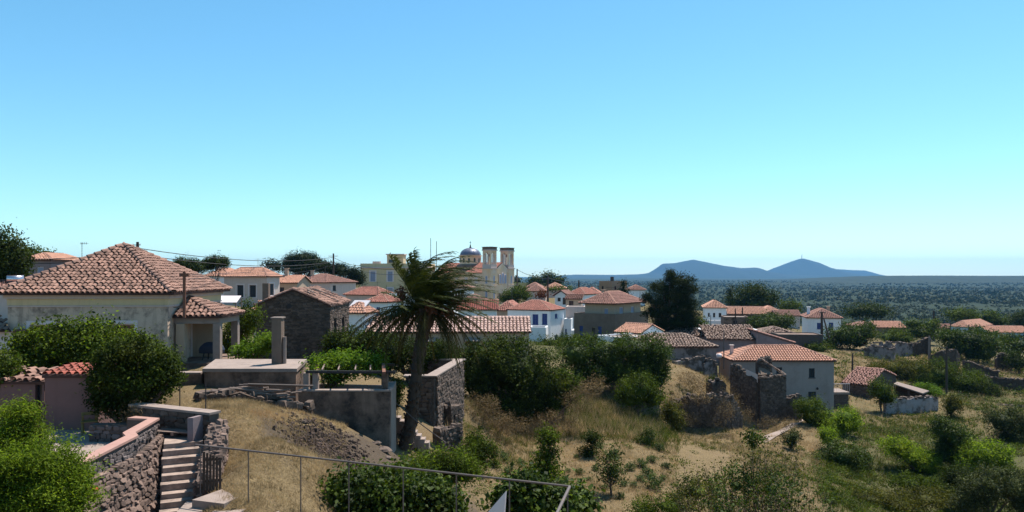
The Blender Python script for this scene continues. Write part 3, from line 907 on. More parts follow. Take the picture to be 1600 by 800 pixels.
# ---------------------------------------------------------------- ragged ruin walls
def ruin_wall(name, label, pts, th=.5, m='stone_dark', seed=0, rag=.25, cat='wall', group='ruined stone walls', top_stones=True, parent=None, stones=None):
    """pts: (column, top row, foot row, distance) along the wall"""
    r = random.Random(seed)
    W = [(P(p[0], p[1], p[3]), P(p[0], p[2], p[3])) for p in pts]
    root = parent or empty(name, W[0][1], 0, label=label, cat=cat, group=group)
    O = W[0][1] if not parent else Vector((0, 0, 0))
    fine = []
    for (t0, b0), (t1, b1) in zip(W, W[1:]):
        n = max(2, int((Vector((b1.x, b1.y, 0)) - Vector((b0.x, b0.y, 0))).length / .45))
        for k in range(n):
            f = k / n
            fine.append((t0.lerp(t1, f), b0.lerp(b1, f)))
    fine.append(W[-1])
    mb = MB()
    rows = 6
    n = len(fine)
    front, back = [], []
    for i, (t, b) in enumerate(fine):
        p0, p1 = fine[max(0, i - 1)][1], fine[min(n - 1, i + 1)][1]
        d = Vector((p1.x - p0.x, p1.y - p0.y, 0)).normalized()
        nn = Vector((-d.y, d.x, 0))
        if nn.y < 0: nn = -nn
        tz = t.z + r.uniform(-rag, rag * .6) - (rag * 1.2 if r.random() < .22 else 0)
        for side, lst, off in ((0, front, -th / 2), (1, back, th / 2)):
            for k in range(rows + 1):
                f = k / rows
                z = (b.z - 1.5) * (1 - f) + tz * f
                lst.append(Vector((t.x, t.y, z)) + nn * (off * (1.12 - .12 * f) + r.uniform(-.05, .05)) - O)
    N = rows + 1
    base = len(mb.v)
    mb.v += [tuple(v) for v in front + back]
    M = n * N
    for i in range(n - 1):
        for k in range(rows):
            a = base + i * N + k
            mb.f.append((a, a + N, a + N + 1, a + 1))
            mb.f.append((a + M, a + M + 1, a + M + N + 1, a + M + N))
        a = base + i * N + rows
        mb.f.append((a, a + N, a + M + N, a + M))
    for i in (0, n - 1):
        for k in range(rows):
            a = base + i * N + k
            mb.f.append((a, a + 1, a + M + 1, a + M))
    body = mb.build('wall', MT[m], root)
    sm = {'stone_dark': 'stone_unit', 'stone': 'stone_unit', 'peel_plaster': 'stone_unit'}.get(m, 'stone_unit')
    if top_stones:
        mt = MB()
        for i in range(n - 1):
            for _ in range(3):
                f = r.random()
                t = fine[i][0].lerp(fine[i + 1][0], f)
                s = r.uniform(.09, .2)
                c = t - O + Vector((r.uniform(-.15, .15), r.uniform(-th / 2, th / 2) * .8, r.uniform(-.12, .06)))
                a = r.uniform(0, pi)
                ex = Vector((cos(a), sin(a), r.uniform(-.2, .2))) * s * 1.3; ey = Vector((-sin(a), cos(a), r.uniform(-.2, .2))) * s; ez = Vector((0, 0, s * .6))
                mt.hexa([c - ex - ey - ez, c + ex * .8 - ey - ez, c + ex + ey * .9 - ez, c - ex + ey - ez, c - ex * .8 - ey * .7 + ez, c + ex * .7 - ey * .8 + ez, c + ex * .8 + ey * .6 + ez, c - ex * .6 + ey * .8 + ez])
        mt.build('top_stones', MT[sm], body, kind='stuff')
    if stones:
        sw, sh = stones
        for (t0, b0), (t1, b1) in zip(W, W[1:]):
            d = Vector((b1.x - b0.x, b1.y - b0.y, 0)); L = d.length
            d.normalize(); nn = Vector((-d.y, d.x, 0))
            if nn.y < 0: nn = -nn
            Ob = Vector((b0.x, b0.y, 0)) - nn * (th / 2 + .01) - Vector((O.x, O.y, O.z))
            zlo = min(b0.z, b1.z) - .5
            ragged_stones('wall_stones', Ob, d, nn, L, zlo, lambda x, t0=t0, t1=t1, L=L: t0.z + (t1.z - t0.z) * x / max(L, .01) - .05, MT[sm], sw, sh, body)
    return root

# ---------------------------------------------------------------- foliage
def leaves(cs, n, leaf, spread, up=.5, aspect=.5, gen=rng, droop=0.0, szj=.35):
    """n leaf-sized faces scattered round the clump centres cs (k,4: x,y,z,scale)"""
    k = gen.integers(0, len(cs), n)
    c = cs[k, :3]
    off = gen.normal(0, 1, (n, 3)) * spread
    p = c + off
    nrm = gen.normal(0, 1, (n, 3)) * .8 + off / max(spread, 1e-3) * .35
    nrm[:, 2] += up
    nrm /= np.linalg.norm(nrm, axis=1)[:, None] + 1e-9
    t = np.cross(nrm, gen.normal(0, 1, (n, 3)))
    t /= np.linalg.norm(t, axis=1)[:, None] + 1e-9
    t[:, 2] -= droop
    b = np.cross(nrm, t)
    s = leaf * (1 + gen.uniform(-szj, szj, n))[:, None]
    fold = nrm * s * .12
    V = np.stack([p - t * s * .5, p + b * s * aspect * .5 + fold, p + t * s * .5, p - b * s * aspect * .5 + fold], 1).reshape(-1, 3)
    return V, np.arange(n * 4).reshape(-1, 4)

def lobe_points(lobes, n, gen, lo=.45, hi=1.08):
    L = np.array(lobes, float)
    w = (L[:, 3] * L[:, 4] * L[:, 5]) ** (2 / 3)
    k = gen.choice(len(L), n, p=w / w.sum())
    d = gen.normal(0, 1, (n, 3))
    d /= np.linalg.norm(d, axis=1)[:, None]
    rad = lo + (hi - lo) * gen.random(n) ** .6
    lump = 1 + .16 * np.sin(d[:, 0] * 5 + k * 1.7) * np.sin(d[:, 1] * 6 + k) + .14 * np.sin(d[:, 2] * 7 + k * 2.3 + d[:, 0] * 4)
    return np.c_[L[k, :3] + d * L[k, 3:6] * (rad * lump)[:, None], np.ones(n)]

def crown_core(lobes, gen, f=.6):
    Vs, Fs, off = [], [], 0
    na, nb = 9, 6
    for L in lobes:
        th = np.linspace(0, 2 * pi, na, endpoint=False)
        ph = np.linspace(.15, pi - .15, nb)
        Pm, Tm = np.meshgrid(ph, th, indexing='ij')
        r = f * (1 + gen.uniform(-.22, .22, Pm.shape))
        V = np.stack([L[0] + L[3] * r * np.sin(Pm) * np.cos(Tm), L[1] + L[4] * r * np.sin(Pm) * np.sin(Tm), L[2] + L[5] * r * np.cos(Pm)], -1).reshape(-1, 3)
        i = np.arange(nb - 1)[:, None] * na + np.arange(na)
        j = np.arange(nb - 1)[:, None] * na + (np.arange(na) + 1) % na
        Fs.append(np.stack([i, j, j + na, i + na], -1).reshape(-1, 4) + off)
        Vs.append(V); off += len(V)
    return np.concatenate(Vs), np.concatenate(Fs)

def tree(name, label, bpx, Y, lobes, m='leaf_mid', n=3000, leaf=.14, spread=None, cat='tree', group='trees and shrubs of the hillside', trunk=.12, core=.6, seed=None, up=.5,
         aspect=.5, clumps=None, trunk_m='bark', lo=.45, base_z=None, limbs=True, m2=None, hi=1.08, zscale=1.0, part='crown'):
    """lobes: (column, row, half width px, half height px[, extra distance[, depth factor]])"""
    seed = seed if seed is not None else (int(bpx * 7 + Y * 13) & 0xffff)
    gen = np.random.default_rng(seed)
    bx = T(bpx) * Y
    bz = base_z if base_z is not None else g1(bx, Y) - .1
    O = Vector((bx, Y, bz))
    root = empty(name, O, 0, label=label, cat=cat, group=group)
    Ls = []
    for q in lobes:
        dy = q[4] if len(q) > 4 else 0
        df = q[5] if len(q) > 5 else 1
        c = P(q[0], q[1], Y + dy) - O
        k = (Y + dy) / F
        Ls.append((c.x, c.y, c.z, q[2] * k, q[2] * k * df, q[3] * k))
    main = list(Ls)
    if core and part == 'crown':
        for q in main:
            for _ in range(6):
                d = gen.normal(0, 1, 3); d[2] = abs(d[2]) * .9 - .25; d /= np.linalg.norm(d)
                f = gen.uniform(.24, .46)
                Ls.append((q[0] + d[0] * q[3] * .85, q[1] + d[1] * q[4] * .85, q[2] + d[2] * q[5] * .85, q[3] * f, q[4] * f, q[5] * f))
    ncl = clumps or max(10, n // 14)
    cs = lobe_points(Ls, ncl, gen, lo, hi)
    sp = spread or leaf * 1.3
    if core and Y < 140:                                  # young shoots standing out of the outline
        ns_ = (26 if Y < 60 else 14) * len(main)
        a_ = np.array(main)
        k_ = gen.integers(0, len(main), ns_)
        d_ = gen.normal(0, 1, (ns_, 3)); d_[:, 2] = np.abs(d_[:, 2]) + .15; d_ /= np.linalg.norm(d_, axis=1)[:, None]
        ln_ = gen.uniform(.18, .45 if Y > 34 else .62, ns_)
        for t_ in np.linspace(0, 1, 5):
            pt_ = a_[k_, :3] + d_ * a_[k_, 3:6] * (.88 + ln_ * t_)[:, None]
            pt_[:, 2] += t_ * ln_ * a_[k_, 5] * .3
            cs = np.concatenate([cs, np.c_[pt_, np.ones(ns_)]])
    V, Fq = leaves(cs, n, leaf, sp, up, aspect, gen)
    if core:
        cv, cf = crown_core(main, gen, core)
        Fq = np.concatenate([Fq, cf + len(V)]); V = np.concatenate([V, cv])
    ob(part, npmesh(part, V, Fq, MT[m]), root)
    if m2:
        V2, F2 = leaves(cs, n // 5, leaf, sp * 1.1, up, aspect, gen)
        ob('leaf_tips', npmesh('leaf_tips', V2, F2, MT[m2]), root, kind='stuff')
    if trunk:
        mb = MB()
        r = random.Random(seed)
        top = max(main, key=lambda q: q[5] * q[3])
        tp = Vector((top[0] * .8, top[1] * .8, top[2]))
        mid = tp * .45 + Vector((r.uniform(-.1, .1), 0, 0)) * tp.z
        mb.tube([Vector((0, 0, -.3)), Vector((0, 0, 0)) + mid * .4, mid, tp], [trunk * 1.25, trunk, trunk * .75, trunk * .3], 7)
        if limbs:
            for q in main:
                for _ in range(3):
                    e = Vector((q[0] + r.uniform(-.6, .6) * q[3], q[1] + r.uniform(-.6, .6) * q[4], q[2] + r.uniform(-.2, .7) * q[5]))
                    s0 = mid * r.uniform(.5, 1.0)
                    mb.tube([s0, s0.lerp(e, .5) + Vector((0, 0, -.05 * q[5])), e], [trunk * .5, trunk * .32, trunk * .12], 5)
        mb.build('trunk', MT[trunk_m], root)
    return root

def far_trees():
    """the wooded plain beyond the village reads as one mass"""
    gen = np.random.default_rng(77)
    Vs, Fs, off = [], [], 0
    for (n, d0, d1, nl, lf, sz) in ((1500, 215, 560, 80, 1.0, 2.3), (9000, 480, 1400, 18, 1.9, 2.8), (9000, 1300, 4600, 6, 5.0, 4.0)):
        u = gen.random(n)
        d = d0 * (d1 / d0) ** u
        px = gen.uniform(780, 1900, n)
        a = np.arctan((px - CX) / F)
        x, y = np.sin(a) * d, np.cos(a) * d
        cl = np.sin(x * .02 + 1.3) * np.sin(y * .017) + .6 * np.sin(x * .05 + y * .03)
        keep = (cl + gen.normal(0, .6, n)) > -.5
        if d0 < 300:
            keep &= ~((d < 300) & (px < 1340))
            keep &= ~((d < 240) & (px > 1480) & (px < 1600))
        x, y, d = x[keep], y[keep], d[keep]
        z = gz(x, y)
        k = len(x)
        s = sz * gen.uniform(.55, 1.3, k)
        cs = np.stack([x, y, z + s * .55], 1)
        idx = np.repeat(np.arange(k), nl)
        dirs = gen.normal(0, 1, (len(idx), 3)); dirs /= np.linalg.norm(dirs, axis=1)[:, None]
        p = cs[idx] + dirs * (s[idx] * gen.uniform(.5, 1.05, len(idx)))[:, None] * np.array([1.15, 1.15, .75])
        nrm = dirs + gen.normal(0, .45, dirs.shape); nrm[:, 2] += .3
        nrm /= np.linalg.norm(nrm, axis=1)[:, None]
        t = np.cross(nrm, gen.normal(0, 1, nrm.shape)); t /= np.linalg.norm(t, axis=1)[:, None]
        b = np.cross(nrm, t)
        L = (lf * gen.uniform(.6, 1.3, len(idx)))[:, None]
        V = np.stack([p - t * L * .5, p + b * L * .4, p + t * L * .5, p - b * L * .4], 1).reshape(-1, 3)
        Vs.append(V); Fs.append(np.arange(len(V)).reshape(-1, 4) + off); off += len(V)
    ob('woodland', npmesh('woodland', np.concatenate(Vs), np.concatenate(Fs), MT['wood_far']), label='hazy scrub woodland covering the wide plain beyond the village', cat='woodland', kind='stuff')
far_trees()

def undergrowth(name, label, regions, m, seed=9, cat='undergrowth'):
    """low mats of leaves: (column0, column1, near, far, clumps, radius, leaf)"""
    gen = np.random.default_rng(seed)
    Vs, off, Fs = [], 0, []
    for (p0, p1, y0, y1, n, rad, lf) in regions:
        y = np.sqrt(gen.uniform(y0 ** 2, y1 ** 2, n)); x = (gen.uniform(p0, p1, n) - CX) / F * y
        cl = np.sin(x * .5 + 2 * np.sin(y * .21 + 1)) * np.sin(y * .42 + 1.7 * np.sin(x * .3)) + gen.normal(0, .4, n)
        kp = cl > .05
        x, y = x[kp], y[kp]; k = len(x)
        r = rad * gen.uniform(.4, 1.3, k)
        z = gz(x, y)
        per = 46
        i = np.repeat(np.arange(k), per)
        d = gen.normal(0, 1, (len(i), 3)); d /= np.linalg.norm(d, axis=1)[:, None]; d[:, 2] = np.abs(d[:, 2])
        p = np.stack([x[i], y[i], z[i] - .05], 1) + d * (r[i] * gen.uniform(.5, 1.1, len(i)))[:, None] * np.array([1.2, 1.2, .8])
        nrm = d + gen.normal(0, .5, d.shape); nrm /= np.linalg.norm(nrm, axis=1)[:, None]
        t = np.cross(nrm, gen.normal(0, 1, nrm.shape)); t /= np.linalg.norm(t, axis=1)[:, None]; b = np.cross(nrm, t)
        L = (lf * gen.uniform(.6, 1.4, len(i)))[:, None]
        V = np.stack([p - t * L * .5, p + b * L * .25, p + t * L * .5, p - b * L * .25], 1).reshape(-1, 3)
        Vs.append(V); Fs.append(np.arange(len(V)).reshape(-1, 4) + off); off += len(V)
    ob(name, npmesh(name, np.concatenate(Vs), np.concatenate(Fs), MT[m]), label=label, cat=cat, kind='stuff')

def blades(name, label, regions, m, seed=5, cat='grass'):
    """regions: (column0, column1, near, far, count, height, width, lean)"""
    gen = np.random.default_rng(seed)
    Vs = []
    for (p0, p1, y0, y1, n, h, w, tuft) in regions:
        nt_ = max(1, n // tuft)
        y = np.sqrt(gen.uniform(y0 ** 2, y1 ** 2, nt_)); px = gen.uniform(p0, p1, nt_)
        x = (px - CX) / F * y
        cl = np.sin(x * 1.9 + 3 * np.sin(y * .7)) * np.sin(y * 1.3 + 2 * np.sin(x * .9)) + gen.normal(0, .55, nt_)
        kp = cl > -.35
        x, y = x[kp], y[kp]
        hs = h * gen.uniform(.5, 1.25, len(x)) * (1 + .35 * np.clip(np.sin(x * .8) * np.sin(y * .9), -1, 1))
        z = gz(x, y)
        i = np.repeat(np.arange(len(x)), tuft)
        k = len(i)
        bx, by, bz = x[i] + gen.normal(0, h * .22, k), y[i] + gen.normal(0, h * .22, k), z[i] - .03
        a = gen.uniform(0, 2 * pi, k)
        ln = gen.normal(0, .38, (k, 2)) * hs[i][:, None]
        hh = hs[i] * gen.uniform(.6, 1.1, k)
        ww = w * gen.uniform(.6, 1.3, k)
        c, s = np.cos(a) * ww / 2, np.sin(a) * ww / 2
        V = np.stack([np.stack([bx - c, by - s, bz], 1), np.stack([bx + c, by + s, bz], 1), np.stack([bx + ln[:, 0], by + ln[:, 1], bz + hh], 1)], 1)
        Vs.append(V.reshape(-1, 3))
    V = np.concatenate(Vs)
    ob(name, npmesh(name, V, np.arange(len(V)).reshape(-1, 3), MT[m]), label=label, cat=cat, kind='stuff')

def pole(name, label, px, top, foot, Y, r=.12, m='wood_dark', arms=(), cat='pole', group='utility poles', insul=True):
    b, t = P(px, foot, Y), P(px, top, Y)
    root = empty(name, b, 0, label=label, cat=cat, group=group)
    hgt = t.z - b.z
    MB().tube([(0, 0, -.8), (0, 0, hgt * .5), (0, 0, hgt)], [r * 1.15, r, r * .8], 8).build('shaft', MT[m], root)
    for z, w in arms:
        ar = MB().bar((-w, -r - .04, hgt - z), (w, -r - .04, hgt - z), .09).build('crossarm', MT[m], root)
        for x in (-w * .9, w * .9):
            MB().lathe((x, -r - .04, hgt - z + .046), [(.03, 0), (.05, .04), (.03, .08), (.05, .11), (.02, .16)], 8).build('insulator', MT['frame_white'], ar)
    return root

def cable(label, pts, sag=.6, r=.02, group='overhead cables'):
    """pts: (column, row, distance)"""
    Q = [P(*p) for p in pts]
    path = []
    for a, b in zip(Q, Q[1:]):
        for k in range(12):
            f = k / 12
            p = a.lerp(b, f); p.z -= sag * 4 * f * (1 - f)
            path.append(p)
    path.append(Q[-1])
    return MB().tube(path, r, 4).build('overhead_cable', MT['cable'], label=label, cat='cable', group=group)
# ================================================================ the near house on the left
V3 = Vector
def fp(px, py, Z):
    Y = (CH - Z) * F / (py - HZ)
    return V3((T(px) * Y, Y, Z))

nh = house('tiled_house', 'old single-storey house with pyramid tiled roof and mottled plaster at left', 12, 262, None, 35.35, -2.7, 568, 457, 2.4, 'hip', .42,
           'old_plaster', 'tile_pink', depth=7.3, tw=.25, rl=.275, segs=5, jit=.3, indiv=300, group=None, surround=.16, dep=.2,
           band=[(.03, .26, .13, 'warm'), (.30, .30, .025, 'pale_yellow'), (.61, .07, .06, 'warm')],
           win=[('F', 47, 507, 82, 560, 'brown'), ('F', 174, 506, 210, 560, 'brown'), ('R', 277, 503, 283.5, 566, 'door_brown'), ('R', 300, 503, 310, 566, 'door_brown')])
na, nb, nhh = nh['dims']; del nh['dims']
# porch: roof on columns against the right wall
pz, pk, px1 = ZP(494.5, 36) - nh.location.z, ZP(464, 37.6) - nh.location.z, na + 2.35
apex = V3((na + .02, 2.25, pk))
pl = [[V3((na + .02, .5, pz)), V3((px1, .5, pz)), apex], [V3((px1, .5, pz)), V3((px1, 3.95, pz)), apex], [V3((px1, 3.95, pz)), V3((na + .02, 3.95, pz)), apex]]
q = MB()
for p in pl: deck(q, p, .08)
pr = q.build('porch_roof', MT['tile_under'], nh)
ob('roof_tiles', tiles_mesh('roof_tiles', pl[1:], .25, .33, 5, MT['tile_pink'], .3, 0, [(pl[0][1], apex), (pl[1][1], apex)], .13), pr, kind='stuff')
loose_tiles(pl[0], .25, .33, 5, MT['tile_pink'], pr, 120)
MB().box(na + .03, .7, pz - .36, px1 - .16, .95, pz - .085).box(px1 - .41, .952, pz - .36, px1 - .161, 3.7, pz - .085).build('porch_beam', MT['concrete_light'], nh)
for x, y, w in ((px1 - .3, .83, .17), (px1 - .3, 3.5, .17), (na + .33, .83, .2)):
    MB().box(x - w, y - w, 0, x + w, y + w, pz - .362).build('column', MT['cream'] if w > .18 else MT['concrete_light'], nh)
MB().box(na + .003, .1, -.9, px1 + .5, 4.4, -.004).build('porch_floor', MT['concrete'], nh)
MB().box(na + .003, 3.0, 0, na + 1.1, 3.25, pz - .37).build('porch_side_wall', MT['cream'], nh)
# wooden service mast at the corner
q = MB().tube([(0, 0, -1.0), (0, 0, 1.15)], [.075, .07], 8)
ma = empty('service_mast', P(288, 463, 34.7), 0, label='brown wooden service mast with short crossbar bolted to the near house corner', cat='mast')
q.build('shaft', MT['rust'], ma)
MB().bar((-.22, 0, 1.0), (.22, 0, 1.0), .1, .16).build('crossbar', MT['rust'], ma)
MB().bar((-.5, 0, -.52), (0, .1, -.52), .05).build('bracket', MT['metal'], ma)
MB().bar((-.4, 0, .42), (0, .1, .42), .02).build('bracket', MT['dark_metal'], ma)
for k, py in enumerate((430, 436)):
    cable(('upper' if k == 0 else 'lower') + ' thin cable leaving the service mast towards the right', [(288, py, 34.7), (520, 408 + 6 * k, 165)], .5, .012)
# covered barbecue on the porch
bq = empty('covered_barbecue', V3((T(331) * 36.9, 36.9, nh.location.z)), R(-15), label='barbecue under a grey blue cloth cover on the porch', cat='barbecue')
q = MB()
prof = [((-.5, -.3), (.5, .3), .34), ((-.52, -.32), (.52, .32), .5), ((-.46, -.3), (.46, .3), .66), ((-.30, -.2), (.30, .2), .84), ((-.22, -.1), (.22, .1), .88)]
for (a, b, z) in prof:
    q.v += [(a[0], a[1], z), (b[0], a[1], z), (b[0], b[1], z), (a[0], b[1], z)]
for i in range(len(prof) - 1):
    for k in range(4):
        q.f.append((i * 4 + k, i * 4 + (k + 1) % 4, i * 4 + 4 + (k + 1) % 4, i * 4 + 4 + k))
q.f.append((16, 17, 18, 19)); q.f.append((3, 2, 1, 0))
q.build('cover', MT['cover'], bq)
for x in (-.38, .38):
    for y in (-.22, .22):
        MB().bar((x, y, 0), (x * .8, y * .8, .37), .05).build('leg', MT['dark_metal'], bq)

# lean-to at the far left edge of the house
lt = empty('lean_to', P(-30, 600, 34.6), 0, label='dark tiled lean-to with pale cupboard doors at left edge below mottled plaster house', cat='lean-to')
o_ = lt.location
def lb(px0, py0, px1, py1, y0, y1, nm, m):
    a, b = P(px0, py1, 34.6) - o_, P(px1, py0, 34.6) - o_
    return MB().box(a.x, y0, a.z, b.x, y1, b.z).build(nm, MT[m], lt)
lb(-30, 546, 19, 600, 0, 1.0, 'base', 'cream')
lb(-30, 516, 6, 545.5, .05, 1.0, 'cupboard_door', 'frame_white')
lb(6.6, 517, 19, 545.5, .04, 1.0, 'cupboard_door', 'frame_white')
lb(20, 515, 38.5, 545.5, .02, 1.0, 'side_panel', 'pink')
pl = [[P(-60, 517, 34.2) - o_, P(18, 517, 34.2) - o_, P(-2, 494, 35.4) - o_, P(-60, 494, 35.4) - o_]]
q = MB(); deck(q, pl[0], .06); r_ = q.build('roof', MT['tile_under'], lt)
ob('roof_tiles', tiles_mesh('roof_tiles', pl, .24, .33, 5, MT['tile_old'], .4), r_, kind='stuff')

# ================================================================ pink outbuildings and the patio
house('garden_store', 'dusty pink garden store with a small red tiled lean roof behind the patio', 70, 150, None, 24, 0, 678, 585, .13, 'shed', .06, 'pink', 'tile_brick', depth=1.5, tw=.24, rl=.33, segs=5, jit=.15, group='pink outbuildings', cat='shed', down=.6)
house('garden_store', 'lower dusty pink store with broken red tiles at the left edge', -60, 69, None, 24.6, 2, 672, 595, .2, 'shed', .08, 'pink', 'tile_pink', depth=1.4, tw=.24, rl=.34, segs=5, jit=.8, holes=.04, group='pink outbuildings', cat='shed', down=.6, win=[('F', 55, 601, 66, 668, 'hole')])
cp = [V3((-9.3, 13.6, 5.77)), V3((-9.5, 16.2, 5.77)), V3((-9.74, 19.35, 5.77)), V3((-10.02, 19.75, 5.77)), V3((-10.3, 21.7, 5.77)), V3((-11.15, 22.0, 5.77))]
pat = MB()
pp = [(-20, 13.6), (-9.62, 13.6), (-9.72, 16.2), (-9.95, 19.4), (-10.2, 19.8), (-10.5, 21.8), (-11.2, 22.2), (-12.3, 26), (-20, 26)]
deck(pat, [V3((x, y, 5.0)) for x, y in pp], .5)
pat.build('patio', MT['concrete_light'], kind='structure')
# parapet wall: coping, facing stones, backing
pw = empty('retaining_wall', (-9.5, 16.2, 3.2), 0, label='rubble retaining wall with bluish stone parapet and pink coping beside the stairs', cat='wall')
o_ = pw.location
def offset_line(pts, d):
    out = []
    for i, p in enumerate(pts):
        a, b = pts[max(0, i - 1)], pts[min(len(pts) - 1, i + 1)]
        t = (b - a); t.z = 0; t.normalize()
        out.append(p + V3((-t.y, t.x, 0)) * d)
    return out
inner = offset_line(cp, .31)
q = MB()
for i in range(len(cp) - 1):
    up = V3((0, 0, .06))
    q.hexa([cp[i] - o_, cp[i + 1] - o_, inner[i + 1] - o_, inner[i] - o_, cp[i] - o_ + up, cp[i + 1] - o_ + up, inner[i + 1] - o_ + up, inner[i] - o_ + up])
q.build('coping', MT['pink_coping'], pw)
q = MB()
bo = offset_line(cp, .05); bi = offset_line(cp, .31)
for i in range(len(cp) - 1):
    lo = V3((0, 0, -.77)); hi = V3((0, 0, -.003))
    q.hexa([bo[i] - o_ + lo, bo[i + 1] - o_ + lo, bi[i + 1] - o_ + lo, bi[i] - o_ + lo, bo[i] - o_ + hi, bo[i + 1] - o_ + hi, bi[i + 1] - o_ + hi, bi[i] - o_ + hi])
pb = q.build('parapet', MT['mortar'], pw)
for i in range(len(cp) - 1):
    a, b = bo[i] - o_, bo[i + 1] - o_
    d = (b - a); L = d.length; d.normalize()
    a = V3((a.x, a.y, 0))
    ragged_stones('stones', a, d, V3((-d.y, d.x, 0)), L, 2.02, lambda x: 2.47, MT['stone_blue'], 0.17, .105, pb, indiv=26, prot=.045)
# battered rubble below
q = MB()
foot = [p + V3((d_, 0, 0)) for p, d_ in zip(cp, (.62, .62, .80, .95, .70, .5))]
for i in range(3):
    a, b, c, e = V3((foot[i].x, foot[i].y, 3.0)), V3((foot[i + 1].x, foot[i + 1].y, 3.0)), cp[i + 1] - V3((0, 0, .5)), cp[i] - V3((0, 0, .5))
    c = c + V3((.05, 0, 0)); e = e + V3((.05, 0, 0))
    q.hexa([a - o_, b - o_, b - o_ + V3((-1.5, 0, 0)), a - o_ + V3((-1.5, 0, 0)), e - o_, c - o_, c - o_ + V3((-.6, 0, 0)), e - o_ + V3((-.6, 0, 0))])
a, b, c, e = V3((foot[3].x, foot[3].y, 3.0)), V3((foot[4].x - .1, foot[4].y, 3.0)), cp[4] - V3((0, 0, .5)), cp[3] - V3((0, 0, .5))
q.hexa([a - o_, b - o_, b - o_ + V3((-1.0, 0, 0)), a - o_ + V3((-1.5, 0, 0)), e - o_, c - o_, c - o_ + V3((-.5, 0, 0)), e - o_ + V3((-.6, 0, 0))])
rb = q.build('rubble_base', MT['mortar'], pw)
for i in range(4):
    a = V3((foot[i].x, foot[i].y, 3.0)) - o_; b = V3((foot[i + 1].x, foot[i + 1].y, 3.0)) - o_
    d = b - a; L = d.length; d.normalize()
    a = V3((a.x, a.y, 0))
    ragged_stones('stones', a, d, V3((-d.y, d.x, 0)), L, -.2, lambda x: 2.22, MT['stone_red'], .19, .13, rb, indiv=48, prot=.07, batter=.25)
MB().tube([P(133, 764, 15.0), P(151, 765, 16.2)], .045, 8).build('red_pipe', MT['red_paint'], label='short bright red pipe stub poking from the rubble retaining wall', cat='pipe')

# planter and back wall of the landing
def stone_run(name, label, a, b, z0, z1, th, cap, sm, sw, sh, indiv, cat='wall', capm='concrete_light'):
    a, b = V3((*a, 0)), V3((*b, 0))
    d = b - a; L = d.length; d.normalize(); nn = V3((-d.y, d.x, 0))
    root = empty(name, V3((a.x, a.y, z0)), 0, label=label, cat=cat)
    q = MB(); h = z1 - z0
    e = d * L
    q.hexa([V3((0, 0, -.6)), e + V3((0, 0, -.6)), e + nn * th + V3((0, 0, -.6)), nn * th + V3((0, 0, -.6)), V3((0, 0, h)), e + V3((0, 0, h)), e + nn * th + V3((0, 0, h)), nn * th + V3((0, 0, h))])
    bd = q.build('wall', MT['mortar'], root)
    if cap:
        c = MB(); w = .04
        s = d * -w - nn * w; u = V3((0, 0, h + .003)); v = V3((0, 0, h + cap))
        c.hexa([s + u, e + d * w - nn * w + u, e + d * w + nn * (th + w) + u, -d * w + nn * (th + w) + u, s + v, e + d * w - nn * w + v, e + d * w + nn * (th + w) + v, -d * w + nn * (th + w) + v])
        c.build('coping', MT[capm], root)
    ragged_stones('stones', V3((0, 0, 0)), d, nn, L, -.3, lambda x: h, MT[sm], sw, sh, bd, indiv=indiv, prot=.045)
    return root
stone_run('planter', 'low bluish stone planter wall under the dark patio tree', (-12.7, 22.3), (-11.1, 22.25), 5.0, 5.5, .35, 0, 'stone_blue', .2, .12, 60)
stone_run('landing_wall', 'rough stone wall with pale concrete cap behind the stair landing', (-11.7, 22.75), (-8.7, 21.35), 5.2, 5.98, .35, .07, 'stone_unit', .3, .17, 60)
# the stairs
st = empty('stairs', (-8.16, 18.6, 3.95), 0, label='narrow concrete garden stairs rising between rubble walls', cat='stairs')
sd = V3((-.4, .917, 0)); sx = V3((.917, .4, 0))
for k in range(9):
    w0, w1 = -.62 + .02 * (k % 3), (.20, .26, .31, .36, .38, .42, .42, .43, .43)[k]
    a = sd * (k * .315); z0, z1 = -.9, (k + 1) * .15 + random.uniform(-.02, .02)
    e = sd * (.36 if k < 8 else 1.25)
    c = [a + sx * w0, a + sx * w1, a + e + sx * w1, a + e + sx * w0]
    MB().hexa([p + V3((0, 0, z0)) for p in c] + [p + V3((0, 0, z1)) for p in c]).build('step', MT['step'], st)
ew = MB(); a = V3((-9.18, 21.0, 4.6)); u1 = V3((.14, .04, 0)); u2 = V3((.34, 1.0, 0)); hh = V3((0, 0, 1.36))
ew.hexa([a, a + u1, a + u1 + u2, a + u2, a + hh, a + hh + u1, a + hh + u1 + u2, a + hh + u2])
ew.build('stair_end_wall', MT['lilac_plaster'], label='short pinkish grey plaster end wall at the head of the stairs', cat='wall')
sr = empty('stair_side_wall', (-8.7, 20.9, 4.4), 0, label='rubble bank wall along the right side of the stairs', cat='wall')
o_ = sr.location
a, b = V3((-8.66, 21.3, 0)), V3((-7.86, 18.45, 0))
d = (b - a); L = d.length; d.normalize(); nn = V3((-d.y, d.x, 0))
q = MB(); A = a - V3((o_.x, o_.y, 0)); B = b - V3((o_.x, o_.y, 0))
q.hexa([A + V3((0, 0, -1)), B + V3((0, 0, -1.3)), B + nn * .5 + V3((0, 0, -1.3)), A + nn * .4 + V3((0, 0, -1)), A + V3((0, 0, 1.35)), B + V3((0, 0, .45)), B + nn * .45 + V3((0, 0, .45)), A + nn * .4 + V3((0, 0, 1.35))])
sb = q.build('wall', MT['mortar'], sr)
ragged_stones('stones', A, d, nn, L, -.9, lambda x: 1.35 - .9 * x / L, MT['stone_red'], .2, .14, sb, indiv=90, prot=.07)
ragged_stones('stones', B, nn, -d, .5, -1.1, lambda x: .45, MT['stone_red'], .18, .14, sb, indiv=20, prot=.06)
